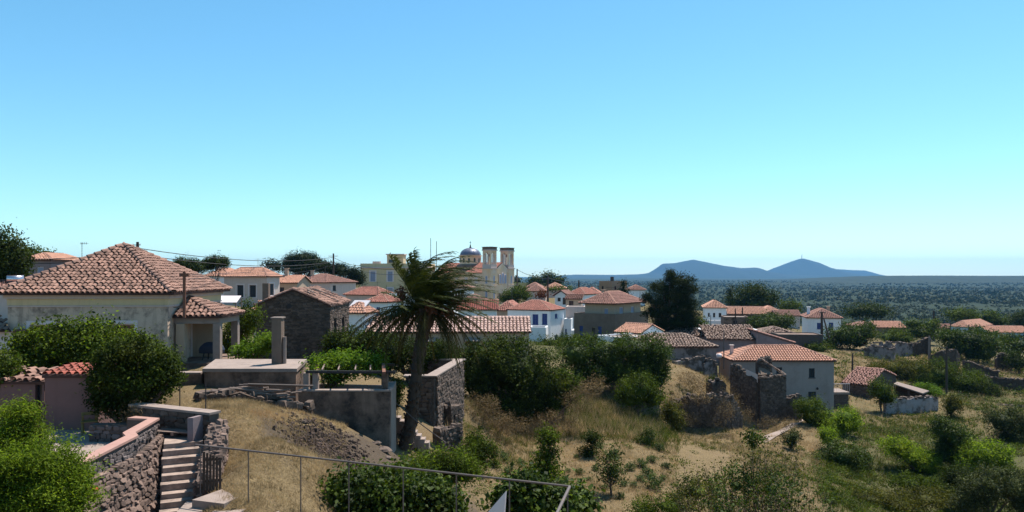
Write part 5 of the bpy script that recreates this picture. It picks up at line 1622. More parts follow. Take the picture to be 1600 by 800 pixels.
# the church
def church():
    th = R(34); Y = 205
    C = P(767, 472, Y)
    root = empty('church', C, -th, label='ochre twin-towered church with blue dome above the village roofs', cat='church')
    k = Y / F
    hb = (472 - 420) * k                                   # body height
    s = 3.0; W = 11.6; N = -20.0
    body = MB().box(N, .6, -2, -.25, W - .6, hb - 1.2)
    body.box(-s, 0, -2, 0, s, hb).box(-s, W - s, -2, 0, W, hb)
    bo = body.build('wall', MT['church'], root)
    MB().poly([(-.2, s - .1, hb - 1.2), (-.2, W - s + .1, hb - 1.2), (-.2, W - s + .1, hb), (-.2, W / 2, hb + 1.7), (-.2, s - .1, hb)]).build('gable', MT['church'], root)
    ridge = hb + 1.75
    pl = [[V3((N, .3, hb - 1.1)), V3((-.3, .3, hb - 1.1)), V3((-.3, W / 2, ridge)), V3((N, W / 2, ridge))], [V3((-.3, W - .3, hb - 1.1)), V3((N, W - .3, hb - 1.1)), V3((N, W / 2, ridge)), V3((-.3, W / 2, ridge))]]
    q = MB()
    for p in pl: deck(q, p, .12)
    ro = q.build('roof', MT['tile_under'], root)
    ob('roof_tiles', tiles_mesh('roof_tiles', pl, .3, .45, 3, MT['tile_red'], .2, 0, [(pl[0][2], pl[0][3])], .16), ro, kind='stuff')
    q = MB()
    for y0 in (0, W - s):
        q.box(-s - .2, y0 - .2, hb + .002, .2, y0 + s + .2, hb + .25)
        q.box(-s - .1, y0 - .1, hb * .48, -s - .002, y0 + s + .1, hb * .48 + .15) if y0 else q.box(-s - .12, -.12, hb * .48, .12, -.002, hb * .48 + .16)
        q.box(.002, y0 - .1, hb * .48 + .003, .12, y0 + s + .1, hb * .48 + .157)
    q.build('cornice', MT['warm'], root)
    ht = (420 - 386) * k
    for y0 in (0, W - s):
        t = empty('bell_tower', (0, 0, 0)); t.parent = root
        z0 = hb + .252
        MB().box(-s + .05, y0 + .05, z0, -.05, y0 + s - .05, z0 + 1.0).build('plinth', MT['warm'], t)
        zc = z0 + 1.0; zt = hb + ht - .95
        q = MB(); w = .42
        for x in (-s + .1, -.1 - w):
            for y in (y0 + .1, y0 + s - .1 - w): q.box(x, y, zc, x + w, y + w, zt)
        q.build('corner_pier', MT['church'], t)
        q = MB()
        for u in (.36, .64):
            for x, y in ((-s * u, y0 + .28), (-s * u, y0 + s - .28), (-.28, y0 + s * u), (-s + .28, y0 + s * u)):
                q.tube([(x, y, zc), (x, y, zt - .9)], .13, 8)
        q.build('columns', MT['warm'], t, kind='stuff')
        q = MB()                                             # arched heads between the columns
        for ax in (0, 1):
            for sd_ in (0, 1):
                pts = []
                for i in range(9):
                    a_ = pi * i / 8
                    pts.append((.5 + .14 * -cos(a_), sin(a_) * .45))
                for (u0, z_0), (u1, z_1) in zip(pts, pts[1:]):
                    for d0 in (.16, .4):
                        d_ = d0 if sd_ == 0 else s - d0
                        f = (lambda u, z: (-s * u, y0 + d_, z)) if ax == 0 else (lambda u, z: (-d_, y0 + s * u, z))
                        q.poly([f(u0, zt - .9 + z_0), f(u1, zt - .9 + z_1), f(u1, zt), f(u0, zt)])
                for ua, ub in ((.12, .36), (.64, .88)):
                    d0, d1 = (.16, .4) if sd_ == 0 else (s - .4, s - .16)
                    if ax == 0: q.box(-s * ub, y0 + d0, zt - .9, -s * ua, y0 + d1, zt)
                    else: q.box(-d1, y0 + s * ua, zt - .9, -d0, y0 + s * ub, zt)
        q.build('belfry_arch', MT['church'], t)
        MB().box(-s - .1, y0 - .1, zt + .003, .1, y0 + s + .1, zt + .3).build('cornice', MT['warm'], t)
        MB().box(-s + .02, y0 + .02, zt + .303, -.02, y0 + s - .02, hb + ht).build('top_block', MT['grey_plaster'], t)
        MB().box(-s - .15, y0 - .15, hb + ht + .002, .15, y0 + s + .15, hb + ht + .14).build('top_slab', MT['grey_plaster'], t)
        bell = MB().lathe((-s / 2, y0 + s / 2, zt - 1.6), [(.42, 0), (.36, .15), (.26, .5), (.2, .7), (.05, .75)], 12); bell.build('bell', MT['rust'], t)
    # dome
    dx, dy = -11.5, W / 2
    zb = (472 - 412) * k; zd = (472 - 397.5) * k; ztop = (472 - 385) * k
    MB().lathe((dx, dy, 0), [(4.1, hb - 1.5), (4.1, zb - .4), (3.6, zb)], 8).build('drum_base', MT['grey_plaster'], root)
    dr_ = MB().lathe((dx, dy, 0), [(3.15, zb - .1), (3.15, zd - .25), (3.45, zd - .2), (3.45, zd)], 24).build('drum', MT['church'], root)
    n = 10
    MB().lathe((dx, dy, zd + .002), [(3.0 * cos(i / n * pi / 2) + .02, (ztop - zd) * sin(i / n * pi / 2)) for i in range(n + 1)], 24).build('dome', MT['lead'], root, True)
    for i in range(24):
        a_ = 2 * pi * i / 24
        pts = [(dx + (3.04 * cos(j / 8 * pi / 2)) * cos(a_), dy + (3.04 * cos(j / 8 * pi / 2)) * sin(a_), zd + (ztop - zd) * sin(j / 8 * pi / 2) + .02) for j in range(8)]
        if i % 2 == 0: MB().tube(pts, .05, 4).build('rib', MT['lead'], root)
    for i in range(12):
        a_ = 2 * pi * i / 12
        c = V3((dx + 3.16 * cos(a_), dy + 3.16 * sin(a_), zb + .5)); e = V3((-sin(a_), cos(a_), 0)); u = V3((cos(a_), sin(a_), 0))
        q = MB(); q.poly([c - e * .3, c + e * .3, c + e * .3 + V3((0, 0, 1.0)), c + V3((0, 0, 1.35)), c - e * .3 + V3((0, 0, 1.0))]); q.build('window', MT['glass'], dr_)
    q = MB().lathe((dx, dy, ztop), [(.35, -.1), (.3, .3), (.12, .5), (.22, .75), (.06, .95), (.05, 2.0), (.03, 2.1)], 8)
    q.box(dx - .06, dy - .4, ztop + 1.5, dx + .06, dy + .4, ztop + 1.62); q.build('finial_cross', MT['dark_metal'], root)
    # windows and doors of the facade and side
    def arch(y, z, w, h_, m, side='R', nm='window', depth=.06):
        q = MB()
        o2 = [(y - w / 2, z), (y + w / 2, z)] + [(y + w / 2 * cos(a_), z + h_ - w / 2 + w / 2 * sin(a_)) for a_ in np.linspace(0, pi, 9)]
        f = (lambda u, zz, d: V3((d, u, zz))) if side == 'R' else (lambda u, zz, d: V3((u, -d, zz)))
        q.poly([f(u, zz, depth) for u, zz in o2])
        for i in range(len(o2)):
            j = (i + 1) % len(o2); q.poly([f(*o2[i], -.1), f(*o2[j], -.1), f(*o2[j], depth), f(*o2[i], depth)])
        p_ = q.build(nm, MT[m], root)
        g = MB(); g.poly([f(y + (u - y) * .72, z + (zz - z) * .9 + h_ * .03, depth + .012) for u, zz in o2]); g.build('pane', MT['glass'] if nm == 'door' else MT['pale_blue'], p_)
    for y in (W / 2 - 1.3, W / 2, W / 2 + 1.3): arch(y, hb * .55, 1.05, 3.1 if y == W / 2 else 2.7, 'frame_white')
    for y in (W / 2 - 1.5, W / 2, W / 2 + 1.5): arch(y, .3, 1.1, 2.4, 'warm', nm='door')
    for y in (s / 2, W - s / 2): arch(y, hb * .55, .8, 2.3, 'frame_white'); arch(y, .9, .8, 2.2, 'frame_white')
    arch(-s / 2, hb * .55, .8, 2.3, 'frame_white', 'F'); arch(-s / 2, .9, .8, 2.2, 'frame_white', 'F')
    for x in (-5.5, -9, -12.5, -16):
        q = MB(); q.box(x - .45, .5, hb * .5, x + .45, .598, hb * .5 + 2.2); q.build('window', MT['frame_white'], root)
church()
H('village_house', 'white house with two grey windows left of the church', 692, 735, None, 178, 4, 484, 450, 1.2, wall='white', tile='tile_dull', depth=7, win=[('F', 707.5, 454, 712, 461, 'hole'), ('F', 720, 454, 725, 461, 'hole'), ('F', 700, 454, 702.5, 468, 'dark')])
H('village_house', 'house with faded hip roof below the church tower', 716, 741, 767, 150, 40, 486, 472.5, 1.5, wall='warm', tile='tile_dull')
H('village_house', 'white house with striped red gable roof behind the long tiled barn', 716, 776, None, 119, -1, 506, 484, 1.5, 'gx', wall='white', tile='tile_brick', depth=6, tw=.36)
lb2 = H('long_barn', 'long beige barn with freshly tiled roof behind the palm and shrubs', 574, 827, None, 84, -1.5, 552, 519, 1.55, 'gx', .25, wall='cream', tile='tile_barn', depth=5.6, tw=.42, rl=.5, segs=4, group=None, cat='barn', jit=.15, dep=.3,
        win=[('F', 661, 530, 684, 542, 'hole'), ('F', 727, 529, 749, 541, 'hole'), ('F', 777, 527, 786, 536, 'hole')])
for px in (672, 738):
    p = P(px, 528, 83.6) - lb2.location; MB().hexa([V3((p.x - .95, -.75, p.z - .35)), V3((p.x + .95, -.75, p.z - .35)), V3((p.x + .95, -.01, p.z)), V3((p.x - .95, -.01, p.z)), V3((p.x - .95, -.75, p.z - .31)), V3((p.x + .95, -.75, p.z - .31)), V3((p.x + .95, -.01, p.z + .05)), V3((p.x - .95, -.01, p.z + .05))]).build('awning', MT['concrete_light'], lb2)
H('village_house', 'two-storey white house with deep blue shutters right of the long barn', 793, 860, 881, 125, 25, 537, 485, 1.55, wall='white', tile='tile_red', group='blue shuttered houses', o=.2,
  win=[('F', 832, 491, 841, 507, 'blue'), ('F', 847, 490, 855, 507, 'blue'), ('R', 867, 490.5, 871, 497, 'blue'), ('R', 866.5, 524, 871.5, 533, 'blue'), ('F', 811, 495, 816, 501, 'hole')])
H('village_house', 'faded red roofed house joining the back of the blue shuttered house', 776, 806, None, 134, 8, 520, 485, 1.6, wall='cream', tile='tile_red', depth=9)
H('village_house', 'low white terrace block in front of the blue shuttered house', 826, 853, None, 118, 8, 537, 514, .25, 'flat', wall='white', tile='concrete_light', depth=4)
H('village_house', 'narrow white annex right of the blue shuttered house', 881, 892.5, None, 129, 12, 537, 500, .2, 'flat', wall='white', tile='concrete_light', depth=6, win=[('F', 883, 514, 885.5, 523, 'blue')])
H('garden_wall', 'short bright white wall beside the blue shuttered house annex', 892.8, 898, None, 127, 10, 537, 517, .1, 'flat', wall='white', tile='concrete_light', depth=4, cat='wall')
lo_ = H('village_house', 'big two-tone house with brown lower storey and hip roofed upper floor', 897, 961, 1013, 112, 36, 540, 495, .4, 'flat', wall='grey_plaster', tile='concrete_light', group=None,
  win=[('F', 905.5, 509, 911, 525, 'blue'), ('F', 925, 512, 930, 520, 'hole'), ('F', 934, 510, 940, 526, 'blue')])
uf = H('upper_floor', 'x', 914, 960, 1001, 113, 36, 494, 474.5, 1.75, 'hip', .75, wall='cream', tile='tile_dull', win=[('F', 944, 482, 950, 492.5, 'pale'), ('R', 968, 480, 974, 490, 'pale'), ('R', 986, 479, 991, 488, 'pale')], chim=[(.35, .3, .9, 2.0, .5, 'cream')], down=.5)
# the upper floor belongs to the two-tone house
for c_ in list(uf.children):
    mw = Matrix.Translation(uf.location) @ Matrix.Rotation(uf.rotation_euler.z, 4, 'Z')
    lw = Matrix.Translation(lo_.location) @ Matrix.Rotation(lo_.rotation_euler.z, 4, 'Z')
    c_.parent = lo_; c_.matrix_basis = lw.inverted() @ mw @ c_.matrix_basis
bpy.data.objects.remove(uf)
H('village_house', 'distant house with faded roof just right of the church', 822, 852, None, 190, 6, 470, 455, 1.6, wall='warm', tile='tile_dull', depth=8)
H('village_house', 'distant house with low orange roof under the hilltop trees', 848, 884, None, 230, 6, 462, 451, 1.8, wall='warm', tile='tile_orange', depth=9)
H('village_house', 'distant pink roofed house left of the hilltop trees', 822, 846, None, 245, 6, 458, 449, 1.6, wall='warm', tile='tile_dull', depth=9)
H('village_house', 'little white gabled house left of the cluster of red hip roofs', 867, 886, 897, 160, 24, 480, 462, 1.1, 'gy', wall='white', tile='tile_dull', win=[('F', 871, 465, 876, 471, 'hole'), ('F', 879, 465, 884, 476, 'hole')])
H('village_house', 'distant house with brick red hip roof in the middle of the roofs', 888, 914, 934, 170, 30, 474, 460, 1.5, wall='white', tile='tile_red')
H('village_house', 'distant house with red roof right of the brick red hip', 912, 936, None, 185, 8, 470, 458, 1.4, wall='warm', tile='tile_red', depth=8)
H('village_house', 'small porch house with flat red roof beside the two-tone house', 884, 907, None, 140, 10, 492, 467, .8, 'shed', wall='cream', tile='tile_dull', depth=5, win=[('F', 889, 470, 896, 482, 'hole')])
H('garden_wall', 'cream terrace wall left of the two-tone house', 884, 914, None, 132, 8, 500, 480, .1, 'flat', wall='warm', tile='concrete_light', depth=5, cat='wall')
H('village_house', 'ruined ochre tower house on the skyline below the hill', 936, 956, 980, 205, 40, 470, 442, .5, 'flat', wall='tan', tile='concrete', win=[('F', 940, 447, 943, 453, 'hole'), ('R', 960, 447, 963, 453, 'hole')], chim=[(.9, .1, .2, 1.6, .7, 'stone')])
H('village_house', 'small white house with dull roof right of the ruined tower', 980, 1008, None, 200, 8, 476, 453, 1.3, wall='white', tile='tile_dull', depth=8)
H('village_house', 'white gabled house with bright orange roof among flat terraces', 960, 1001, 1037, 95, 44, 542, 521, 1.0, 'gx', .1, wall='white', tile='tile_orange', tw=.3)
H('terrace_block', 'flat white terrace in front of the orange gabled house', 933, 969, 1046, 89, 55, 548, 529, .15, 'flat', wall='white', tile='panel_white' if False else 'concrete_light', cat='terrace')
H('village_house', 'old peeling house with brown hip roof behind the fig trees', 986, 1119.5, None, 84, 0, 590, 542, 1.25, wall='peel_plaster', tile='tile_old', depth=6, jit=.3, holes=.02, segs=4, o=.2)
H('village_house', 'old brown tiled house left of the lilac gable', 1040, 1112, None, 101, 4, 548, 525, 1.2, wall='lilac_plaster', tile='tile_old', depth=7, jit=.5, segs=4, chim=[(.45, .5, .9, 2.0, .5, 'concrete_light')])
H('village_house', 'long lilac grey shed with old sagging brown tiles', 1108, 1184, None, 97, 4, 556, 530, 1.5, 'shed', wall='lilac_plaster', tile='tile_old', depth=5, jit=.6, segs=4)
H('village_house', 'lilac grey building with one slope of tiles falling to the right', 1182, 1241, None, 96, 4, 560, 536, 1.5, 'shedr', .12, wall='lilac_plaster', tile='tile_dull', depth=6, jit=.4, segs=4)
H('terrace_block', 'white strip of flat roof behind the old brown tiles', 1094, 1184, None, 103, 5, 530, 516.5, .12, 'flat', wall='white', tile='frame_white', depth=3, cat='terrace')
H('yard_wall', 'dark rendered yard wall left of the white house with poles', 1216, 1286, None, 122, 6, 552, 524, .1, 'flat', wall='dark_wall', tile='concrete', depth=5, cat='wall', group='yard walls')
H('village_house', 'low ruined roof with old tiles behind the lilac buildings', 1190, 1240, None, 132, 5, 540, 521, 1.0, 'hip', wall='stone', tile='tile_old', depth=6, jit=.8, holes=.1)
H('village_house', 'white house with three small windows and pinkish hip roof', 1101, 1135, None, 170, 12, 512, 481, 1.6, wall='white', tile='tile_orange', depth=9, win=[('F', 1106, 489, 1109, 495, 'hole'), ('F', 1114, 489, 1117.5, 496, 'hole'), ('F', 1123, 489, 1127, 496, 'hole')])
H('yard_wall', 'low white yard wall below the three small windows', 1088, 1131, None, 160, 10, 518, 502, .1, 'flat', wall='white', tile='concrete_light', depth=3, cat='wall', group='yard walls')
H('concrete_shed', 'flat grey concrete shed with pale roof edge beside low white yard wall', 1131, 1170, None, 150, 10, 520, 496.5, .15, 'flat', wall='concrete', tile='concrete_light', depth=6, cat='shed', win=[('F', 1146, 501, 1152, 509, 'hole')])
H('village_house', 'long low house with orange roof in front of the far tree', 1138, 1196, None, 190, 10, 506, 491, 1.7, 'gx', wall='stone', tile='tile_orange', depth=9)
H('village_house', 'orange hip roof adjoining the long low orange roof', 1188, 1222, None, 200, 12, 505, 488.5, 1.6, wall='warm', tile='tile_orange', depth=10)
H('village_house', 'dull orange roof left of the white house with poles', 1212, 1250, None, 188, 12, 510, 493.5, 1.2, 'gx', wall='warm', tile='tile_dull', depth=8)
H('village_house', 'square white house with blue shutter and door beyond leaning pole', 1262, 1314, None, 150, 14, 532, 497, 1.75, wall='white', tile='tile_dull', depth=8.5, group='blue shuttered houses', win=[('F', 1276.5, 504.5, 1283, 514, 'blue'), ('F', 1295, 504, 1302, 517, 'blue')], chim=[(.1, .4, .3, 2.0, .55, 'white'), (.75, .6, .6, 2.1, .55, 'cream')])
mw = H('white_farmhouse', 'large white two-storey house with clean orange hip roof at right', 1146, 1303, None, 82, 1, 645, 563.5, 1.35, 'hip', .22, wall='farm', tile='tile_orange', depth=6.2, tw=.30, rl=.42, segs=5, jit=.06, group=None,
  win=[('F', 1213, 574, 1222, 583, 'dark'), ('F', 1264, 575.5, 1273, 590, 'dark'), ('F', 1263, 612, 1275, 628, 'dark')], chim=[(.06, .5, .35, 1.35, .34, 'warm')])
MB().lathe((a * 0 + 9.2, -.12, 2.55), [(.05, 0), (.12, .1), (.1, .22), (.03, .28)], 8).build('wall_lamp', MT['dark_metal'], mw)
wt_ = empty('water_tank', P(1124, 556, 80), 0, label='small white water tank on a post left of the clean orange roof', cat='tank')
MB().tube([(-.25, 0, 0), (.2, .1, 0)], .24, 12).build('drum', MT['frame_white'], wt_, True); MB().tube([(0, .05, -3.5), (0, .05, -.2)], .05, 6).build('stand', MT['metal'], wt_)
# low stone house, whitewashed yard wall and shed at right
H('stone_barn', 'low stone house with dull tiled roof right of the large white house', 1316, 1358, 1400, 92, 42, 648, 602, 1.4, 'gx', .15, wall='stone', tile='tile_dull', depth=None, segs=4, jit=.4, stones=('stone_unit', .34, .17), cat='house')
ys = ruin_wall('whitewashed_wall', 'old whitewashed yard wall below the dark open shed', [(1382, 621, 650, 86), (1420, 622, 650, 86.5), (1450, 619, 648, 87.5), (1463, 622, 646, 88)], .5, 'whitewash', 21, .1, 'wall', None)
sd2 = empty('open_shed', P(1425, 640, 90), 0, label='dark open shed with sloping sheet roof beside the low stone house', cat='shed')
o_ = sd2.location
c = [P(1396, 601, 89.5) - o_, P(1442, 616, 89.5) - o_, P(1452, 612, 94) - o_, P(1402, 598, 94) - o_]
MB().hexa(c + [p + V3((0, 0, .12)) for p in c]).build('roof_sheet', MT['wood_grey'], sd2)
for px, py in ((1398, 603), (1420, 610), (1440, 616)): MB().bar(P(px, 645, 89.8) - o_, P(px, py, 89.8) - o_, .14).build('post', MT['wood_dark'], sd2)
MB().hexa([P(1396, 650, 93.5) - o_, P(1448, 650, 93.5) - o_, P(1448, 650, 93.8) - o_, P(1396, 650, 93.8) - o_, P(1400, 600, 93.5) - o_, P(1448, 614, 93.5) - o_, P(1448, 614, 93.8) - o_, P(1400, 600, 93.8) - o_]).build('back_wall', MT['stone_dark'], sd2)
bl_ = empty('balcony', P(1312, 612, 86), 0, label='small balcony with iron railing between white house and stone barn', cat='balcony')
MB().box(-1.0, -.4, -.25, 1.0, 2.5, 0).build('floor', MT['concrete_light'], bl_); MB().box(-.9, -.3, -2.8, .9, 2.4, -.252).build('base', MT['stone'], bl_)
for k in range(9): MB().bar((-.95 + k * .237, -.35, 0), (-.95 + k * .237, -.35, .95), .03).build('baluster', MT['frame_white'], bl_)
MB().bar((-1, -.35, .96), (1, -.35, .96), .06).build('handrail', MT['frame_white'], bl_)

# ruins
rz = empty('ruined_cottage', P(1180, 660, 74), 0, label='ruined stone cottage fragment with broken tiles before the large white house', cat='ruin')
o_ = rz.location
def rw(pts, m='stone_dark', th=.5, seed=1, rag=.12):
    n0 = set(rz.children)
    ruin_wall('x', '', pts, th, m, seed, rag, top_stones=True, parent=rz, stones=(.34, .19) if m == 'stone_dark' else None)
    for c_ in set(rz.children) - n0: c_.location = -o_
rw([(1144, 571, 640, 77), (1150, 569, 645, 76.5), (1160, 578, 652, 75.5), (1166, 584, 660, 75), (1185, 592, 668, 73)], seed=2)
rw([(1185, 590, 668, 73), (1205, 588, 668, 73.5), (1226, 585, 664, 74)], seed=3, rag=.05)
rw([(1183, 566, 600, 77), (1198, 556, 600, 77.5), (1205, 563, 600, 77.5)], seed=5, rag=.1)
rw([(1226, 622, 668, 74.2), (1238, 619, 664, 74.5), (1250, 616, 660, 74.8)], seed=6, rag=.15)
MB().hexa([P(1165, 585, 74.7) - o_, P(1184, 598, 72.8) - o_, P(1184, 598, 73.1) - o_, P(1165, 585, 75) - o_, P(1166, 577, 74.7) - o_, P(1184, 585, 72.8) - o_, P(1184, 585, 73.1) - o_, P(1166, 577, 75) - o_]).build('plaster_patch', MT['warm'], rz)
q = MB().poly([P(1185, 586, 76) - o_, P(1208, 584, 77) - o_, P(1186, 570, 77) - o_]); q.build('inner_plaster', MT['grey_plaster'], rz)
pl = [[P(1183, 589, 73) - o_, P(1226, 585, 74) - o_, P(1219, 577, 76.5) - o_, P(1186, 586, 74.2) - o_], [P(1226, 585, 74.1) - o_, P(1218, 583, 75.5) - o_, P(1186, 565, 77) - o_, P(1192, 563, 76.4) - o_]]
ob('roof_tiles', tiles_mesh('roof_tiles', pl, .24, .34, 4, MT['tile_old'], .9, .05), rz, kind='stuff')
ruin_wall('ruin_wall', 'dark broken wall with peeling render below the old brown hip roof', [(1042, 570, 600, 78), (1062, 563, 598, 78.5), (1090, 558, 596, 79), (1100, 556, 592, 79.5)], .5, 'peel_plaster', 31, .12)
ruin_wall('ruin_wall', 'pale broken wall stump right of the dark broken wall', [(1098, 562, 596, 79), (1112, 560, 592, 79.5), (1120, 572, 592, 79.5)], .5, 'peel_plaster', 32, .2)
ruin_wall('ruin_wall', 'heavy collapsed rubble wall on the dry grass slope', [(1040, 642, 660, 66.8), (1050, 628, 662, 66.4), (1064, 624, 664, 66), (1076, 617, 668, 65.6), (1090, 620, 668, 65.5), (1108, 614, 668, 65.6), (1124, 618, 666, 66), (1134, 612, 665, 66.2), (1144, 630, 662, 67), (1152, 648, 662, 67.5)], 1.1, 'stone_dark', 33, .4, stones=(.36, .22))
ruin_wall('ruin_wall', 'small rubble hump above the collapsed wall', [(1108, 598, 612, 71), (1120, 592, 612, 71.5), (1130, 600, 614, 72)], .8, 'stone_dark', 34, .25)
ruin_wall('ruin_wall', 'low dark ruin with plastered niche left of the far field', [(1351, 545, 566, 122), (1366, 540, 567, 121), (1395, 546, 568, 120), (1396, 540, 562, 124)], .6, 'peel_plaster', 35, .15)
ruin_wall('ruin_wall', 'roofless white plastered ruin with standing gaps', [(1362, 536, 560, 126), (1380, 534, 556, 127), (1398, 535, 558, 126), (1424, 537, 560, 128)], .5, 'peel_plaster', 36, .5)
ruin_wall('ruin_wall', 'dark tall ruin wall in front of the far right fig', [(1424, 540, 560, 128), (1440, 531, 556, 129), (1452, 527, 556, 130)], .6, 'stone_dark', 37, .3)
ruin_wall('ruin_wall', 'ruined stone hut with grass on top between two poles', [(1455, 556, 574, 116), (1470, 549, 575, 115), (1490, 546, 576, 116), (1496, 556, 574, 120)], .8, 'stone_dark', 38, .3)
ruin_wall('ruin_wall', 'long tumbling field wall at right running down to the terrace', [(1505, 564, 580, 113), (1520, 566, 584, 112), (1540, 574, 590, 111), (1560, 580, 594, 110)], .7, 'stone_dark', 39, .2)
ruin_wall('ruin_wall', 'terrace retaining wall with pale edge at far right', [(1515, 583, 600, 106), (1545, 588, 606, 105), (1580, 592, 610, 104), (1640, 594, 612, 104)], .7, 'stone_dark', 40, .1)
ruin_wall('ruin_wall', 'ruined hut with a pale lintel at the right edge', [(1556, 560, 576, 120), (1565, 552, 575, 120), (1578, 556, 576, 121)], .7, 'stone_dark', 41, .3)
ruin_wall('ruin_wall', 'low pale stone edging at right below the terrace', [(1560, 631, 640, 92), (1600, 635, 644, 91), (1640, 636, 645, 91)], .5, 'concrete_light', 43, .06)
ruin_wall('ruin_wall', 'old rubble wall on the bank left of the stone cottage fragment', [(905, 588, 604, 76), (918, 570, 588, 82), (930, 556, 572, 90)], .6, 'stone_dark', 42, .2)
# far right houses
H('village_house', 'tan house with pale orange roof beyond the ruins', 1371, 1414, None, 185, 8, 530, 512, 1.3, 'gx', wall='tan', tile='tile_orange', depth=8)
H('village_house', 'small brown roofed house left of the tan house', 1340, 1372, None, 190, 8, 522, 511, 1.1, 'hip', wall='tan', tile='tile_dull', depth=8)
H('village_house', 'white house with pinkish roof under the right-hand trees', 1486, 1512, 1548, 215, 52, 524, 511, 1.7, wall='white', tile='tile_orange')
H('village_house', 'low pink roof at the right edge of the village', 1545, 1610, None, 205, 10, 534, 520, 1.5, 'gx', wall='white', tile='tile_orange', depth=10)
H('village_house', 'distant brown roof left of the white house under trees', 1462, 1492, None, 225, 8, 520, 513, 1.0, 'gx', wall='tan', tile='tile_dull', depth=8)

# ---------------------------------------------------------------- poles, masts, cables
pole('utility_pole', 'wooden utility pole rising against the sky above the pines', 521, 396, 470, 165, .2, arms=[(.6, 1.0)])
pole('utility_pole', 'stub of utility pole topped with transformer behind the pyramid roof', 215, 378, 460, 95, .22, arms=[(.4, .5)])
pole('utility_pole', 'tall concrete pole right of the church facade', 808, 420, 476, 190, .2, 'concrete')
pole('utility_pole', 'dark pole standing over the red roofs right of the church', 856, 431, 476, 165, .22)
pole('utility_pole', 'short pole before the blue ridge near the roofs', 904.5, 438, 462, 230, .25)
pole('utility_pole', 'dark pole in front of the square white house with blue door', 1284, 487, 552, 128, .22, arms=[(.15, .5)])
pole('utility_pole', 'pole rising beyond the ruins in front of the far wood', 1459, 485, 528, 190, .26)
pole('utility_pole', 'slim pole in the orange roofs left of the far tree', 1149, 482, 515, 150, .14)
pole('utility_pole', 'dark pole in front of the long orange roof', 1160, 480, 500, 180, .18)
pole('utility_pole', 'thin lamp pole before the white yard wall', 1110.5, 492, 516, 150, .07, 'metal')
pole('utility_pole', 'weathered pole beside the grassy ruined hut', 1452, 525, 566, 117, .17, 'wood_grey')
pole('utility_pole', 'dark pole in the right shrubs below the ruined hut', 1479, 542, 622, 98, .14)
pole('utility_pole', 'short meter pole by the low stone house', 1332, 552, 582, 103, .12)
pole('utility_pole', 'pole between the far pink roofs at right', 1514, 507, 530, 200, .16)
pole('utility_pole', 'pole left of the white house under trees', 1485, 503, 530, 200, .16)
pole('utility_pole', 'thin pole in front of the palm behind its left fronds', 629, 448, 560, 60, .09, 'wood_dark')
pole('utility_pole', 'thin post in front of the peeling hip roofed house', 1131, 515, 565, 80, .06, 'metal')
an = empty('tv_antenna', P(128, 440, 80), 0, label='thin television antenna standing above the left roof slope', cat='antenna')
MB().tube([(0, 0, 0), (0, 0, 4.2)], .03, 5).build('mast', MT['metal'], an)
for k in range(4): MB().bar((-.1 + .2 * k, 0, 4.0), (-.1 + .2 * k, 0, 4.25), .03).build('element', MT['metal'], an)
MB().bar((-.2, 0, 4.1), (.7, 0, 4.1), .03).build('boom', MT['metal'], an)
for px, t, lb_ in ((673, 372, 'thin whip antenna poking above the palm top'), (682, 377, 'small ball-tipped mast above the palm top')):
    c = P(px, 440, 150); MB().tube([c, P(px, t, 150)], .06, 5).build('mast', MT['dark_metal'], label=lb_, cat='mast', group=None)
lp_ = MB().tube([P(1287, 497, 127.5), P(1296, 530, 127)], .12, 6).build('pole_strut', MT['wood_dark'], label='leaning strut propping the dark pole by the white house', cat='strut')
cable('upper overhead cable from the transformer pole to the pine pole', [(217, 388, 95), (521, 402, 165)], 1.2, .05)
cable('lower overhead cable from the transformer pole to the pine pole', [(217, 398, 95), (521, 409, 165)], 1.2, .05)
cable('overhead cable running left from the transformer pole', [(213, 392, 95), (-80, 396, 80)], .8, .045)
cable('lower overhead cable running left from the transformer pole', [(213, 399, 95), (-80, 403, 80)], .8, .045)
cable('upper overhead cable from the pine pole to the mansion', [(521, 402, 165), (563, 415, 200), (640, 420, 150)], .5, .05)
cable('lower overhead cable from the pine pole to the mansion', [(521, 409, 165), (563, 423, 200), (640, 428, 150)], .5, .05)
cable('overhead cable from the church pole towards the blue ridge', [(808, 421, 190), (856, 436, 165)], .5, .05)
cable('overhead cable sagging across the red roofs to the short pole', [(856, 434, 165), (904, 440, 230), (960, 449, 200)], .5, .05)
cable('cable from the right ruins pole down to the dark shrub pole', [(1452, 527, 117), (1479, 545, 98)], .3, .03)
cable('service cable from the meter pole to the ruined niche', [(1332, 553, 103), (1360, 535, 122)], .2, .025)

# rooftop aerials of the village
for px, t, b, Y, lb_ in ((403, 404, 428, 130, 'aerial on the dark shuttered cream house'), (508, 416, 436, 150, 'aerial on the long dull red hip roof'), (800, 452, 476, 130, 'aerial over the faded red roof by the blue shutters'),
                         (930, 440, 462, 165, 'aerial over the cluster of red hip roofs'), (1120, 456, 478, 172, 'aerial on the house with three small windows'), (1000, 442, 462, 118, 'aerial beside the two-tone house roof'), (590, 440, 462, 130, 'aerial on the wide red hip roof left of the palm')):
    k_ = (b - t) * Y / F
    r_ = empty('rooftop_aerial', P(px, b, Y), R(random.uniform(-40, 40)), label='thin television ' + lb_, cat='aerial', group='rooftop aerials')
    MB().tube([(0, 0, -.6), (0, 0, k_)], .03, 5).build('mast', MT['metal'], r_)
    MB().bar((-.5, 0, k_ - .1), (.6, 0, k_ - .1), .03).build('boom', MT['metal'], r_)
    for j in range(5): MB().bar((-.45 + j * .25, -.3, k_ - .1), (-.45 + j * .25, .3, k_ - .1), .02).build('element', MT['metal'], r_)
# ================================================================ trees and shrubs
Tt = tree
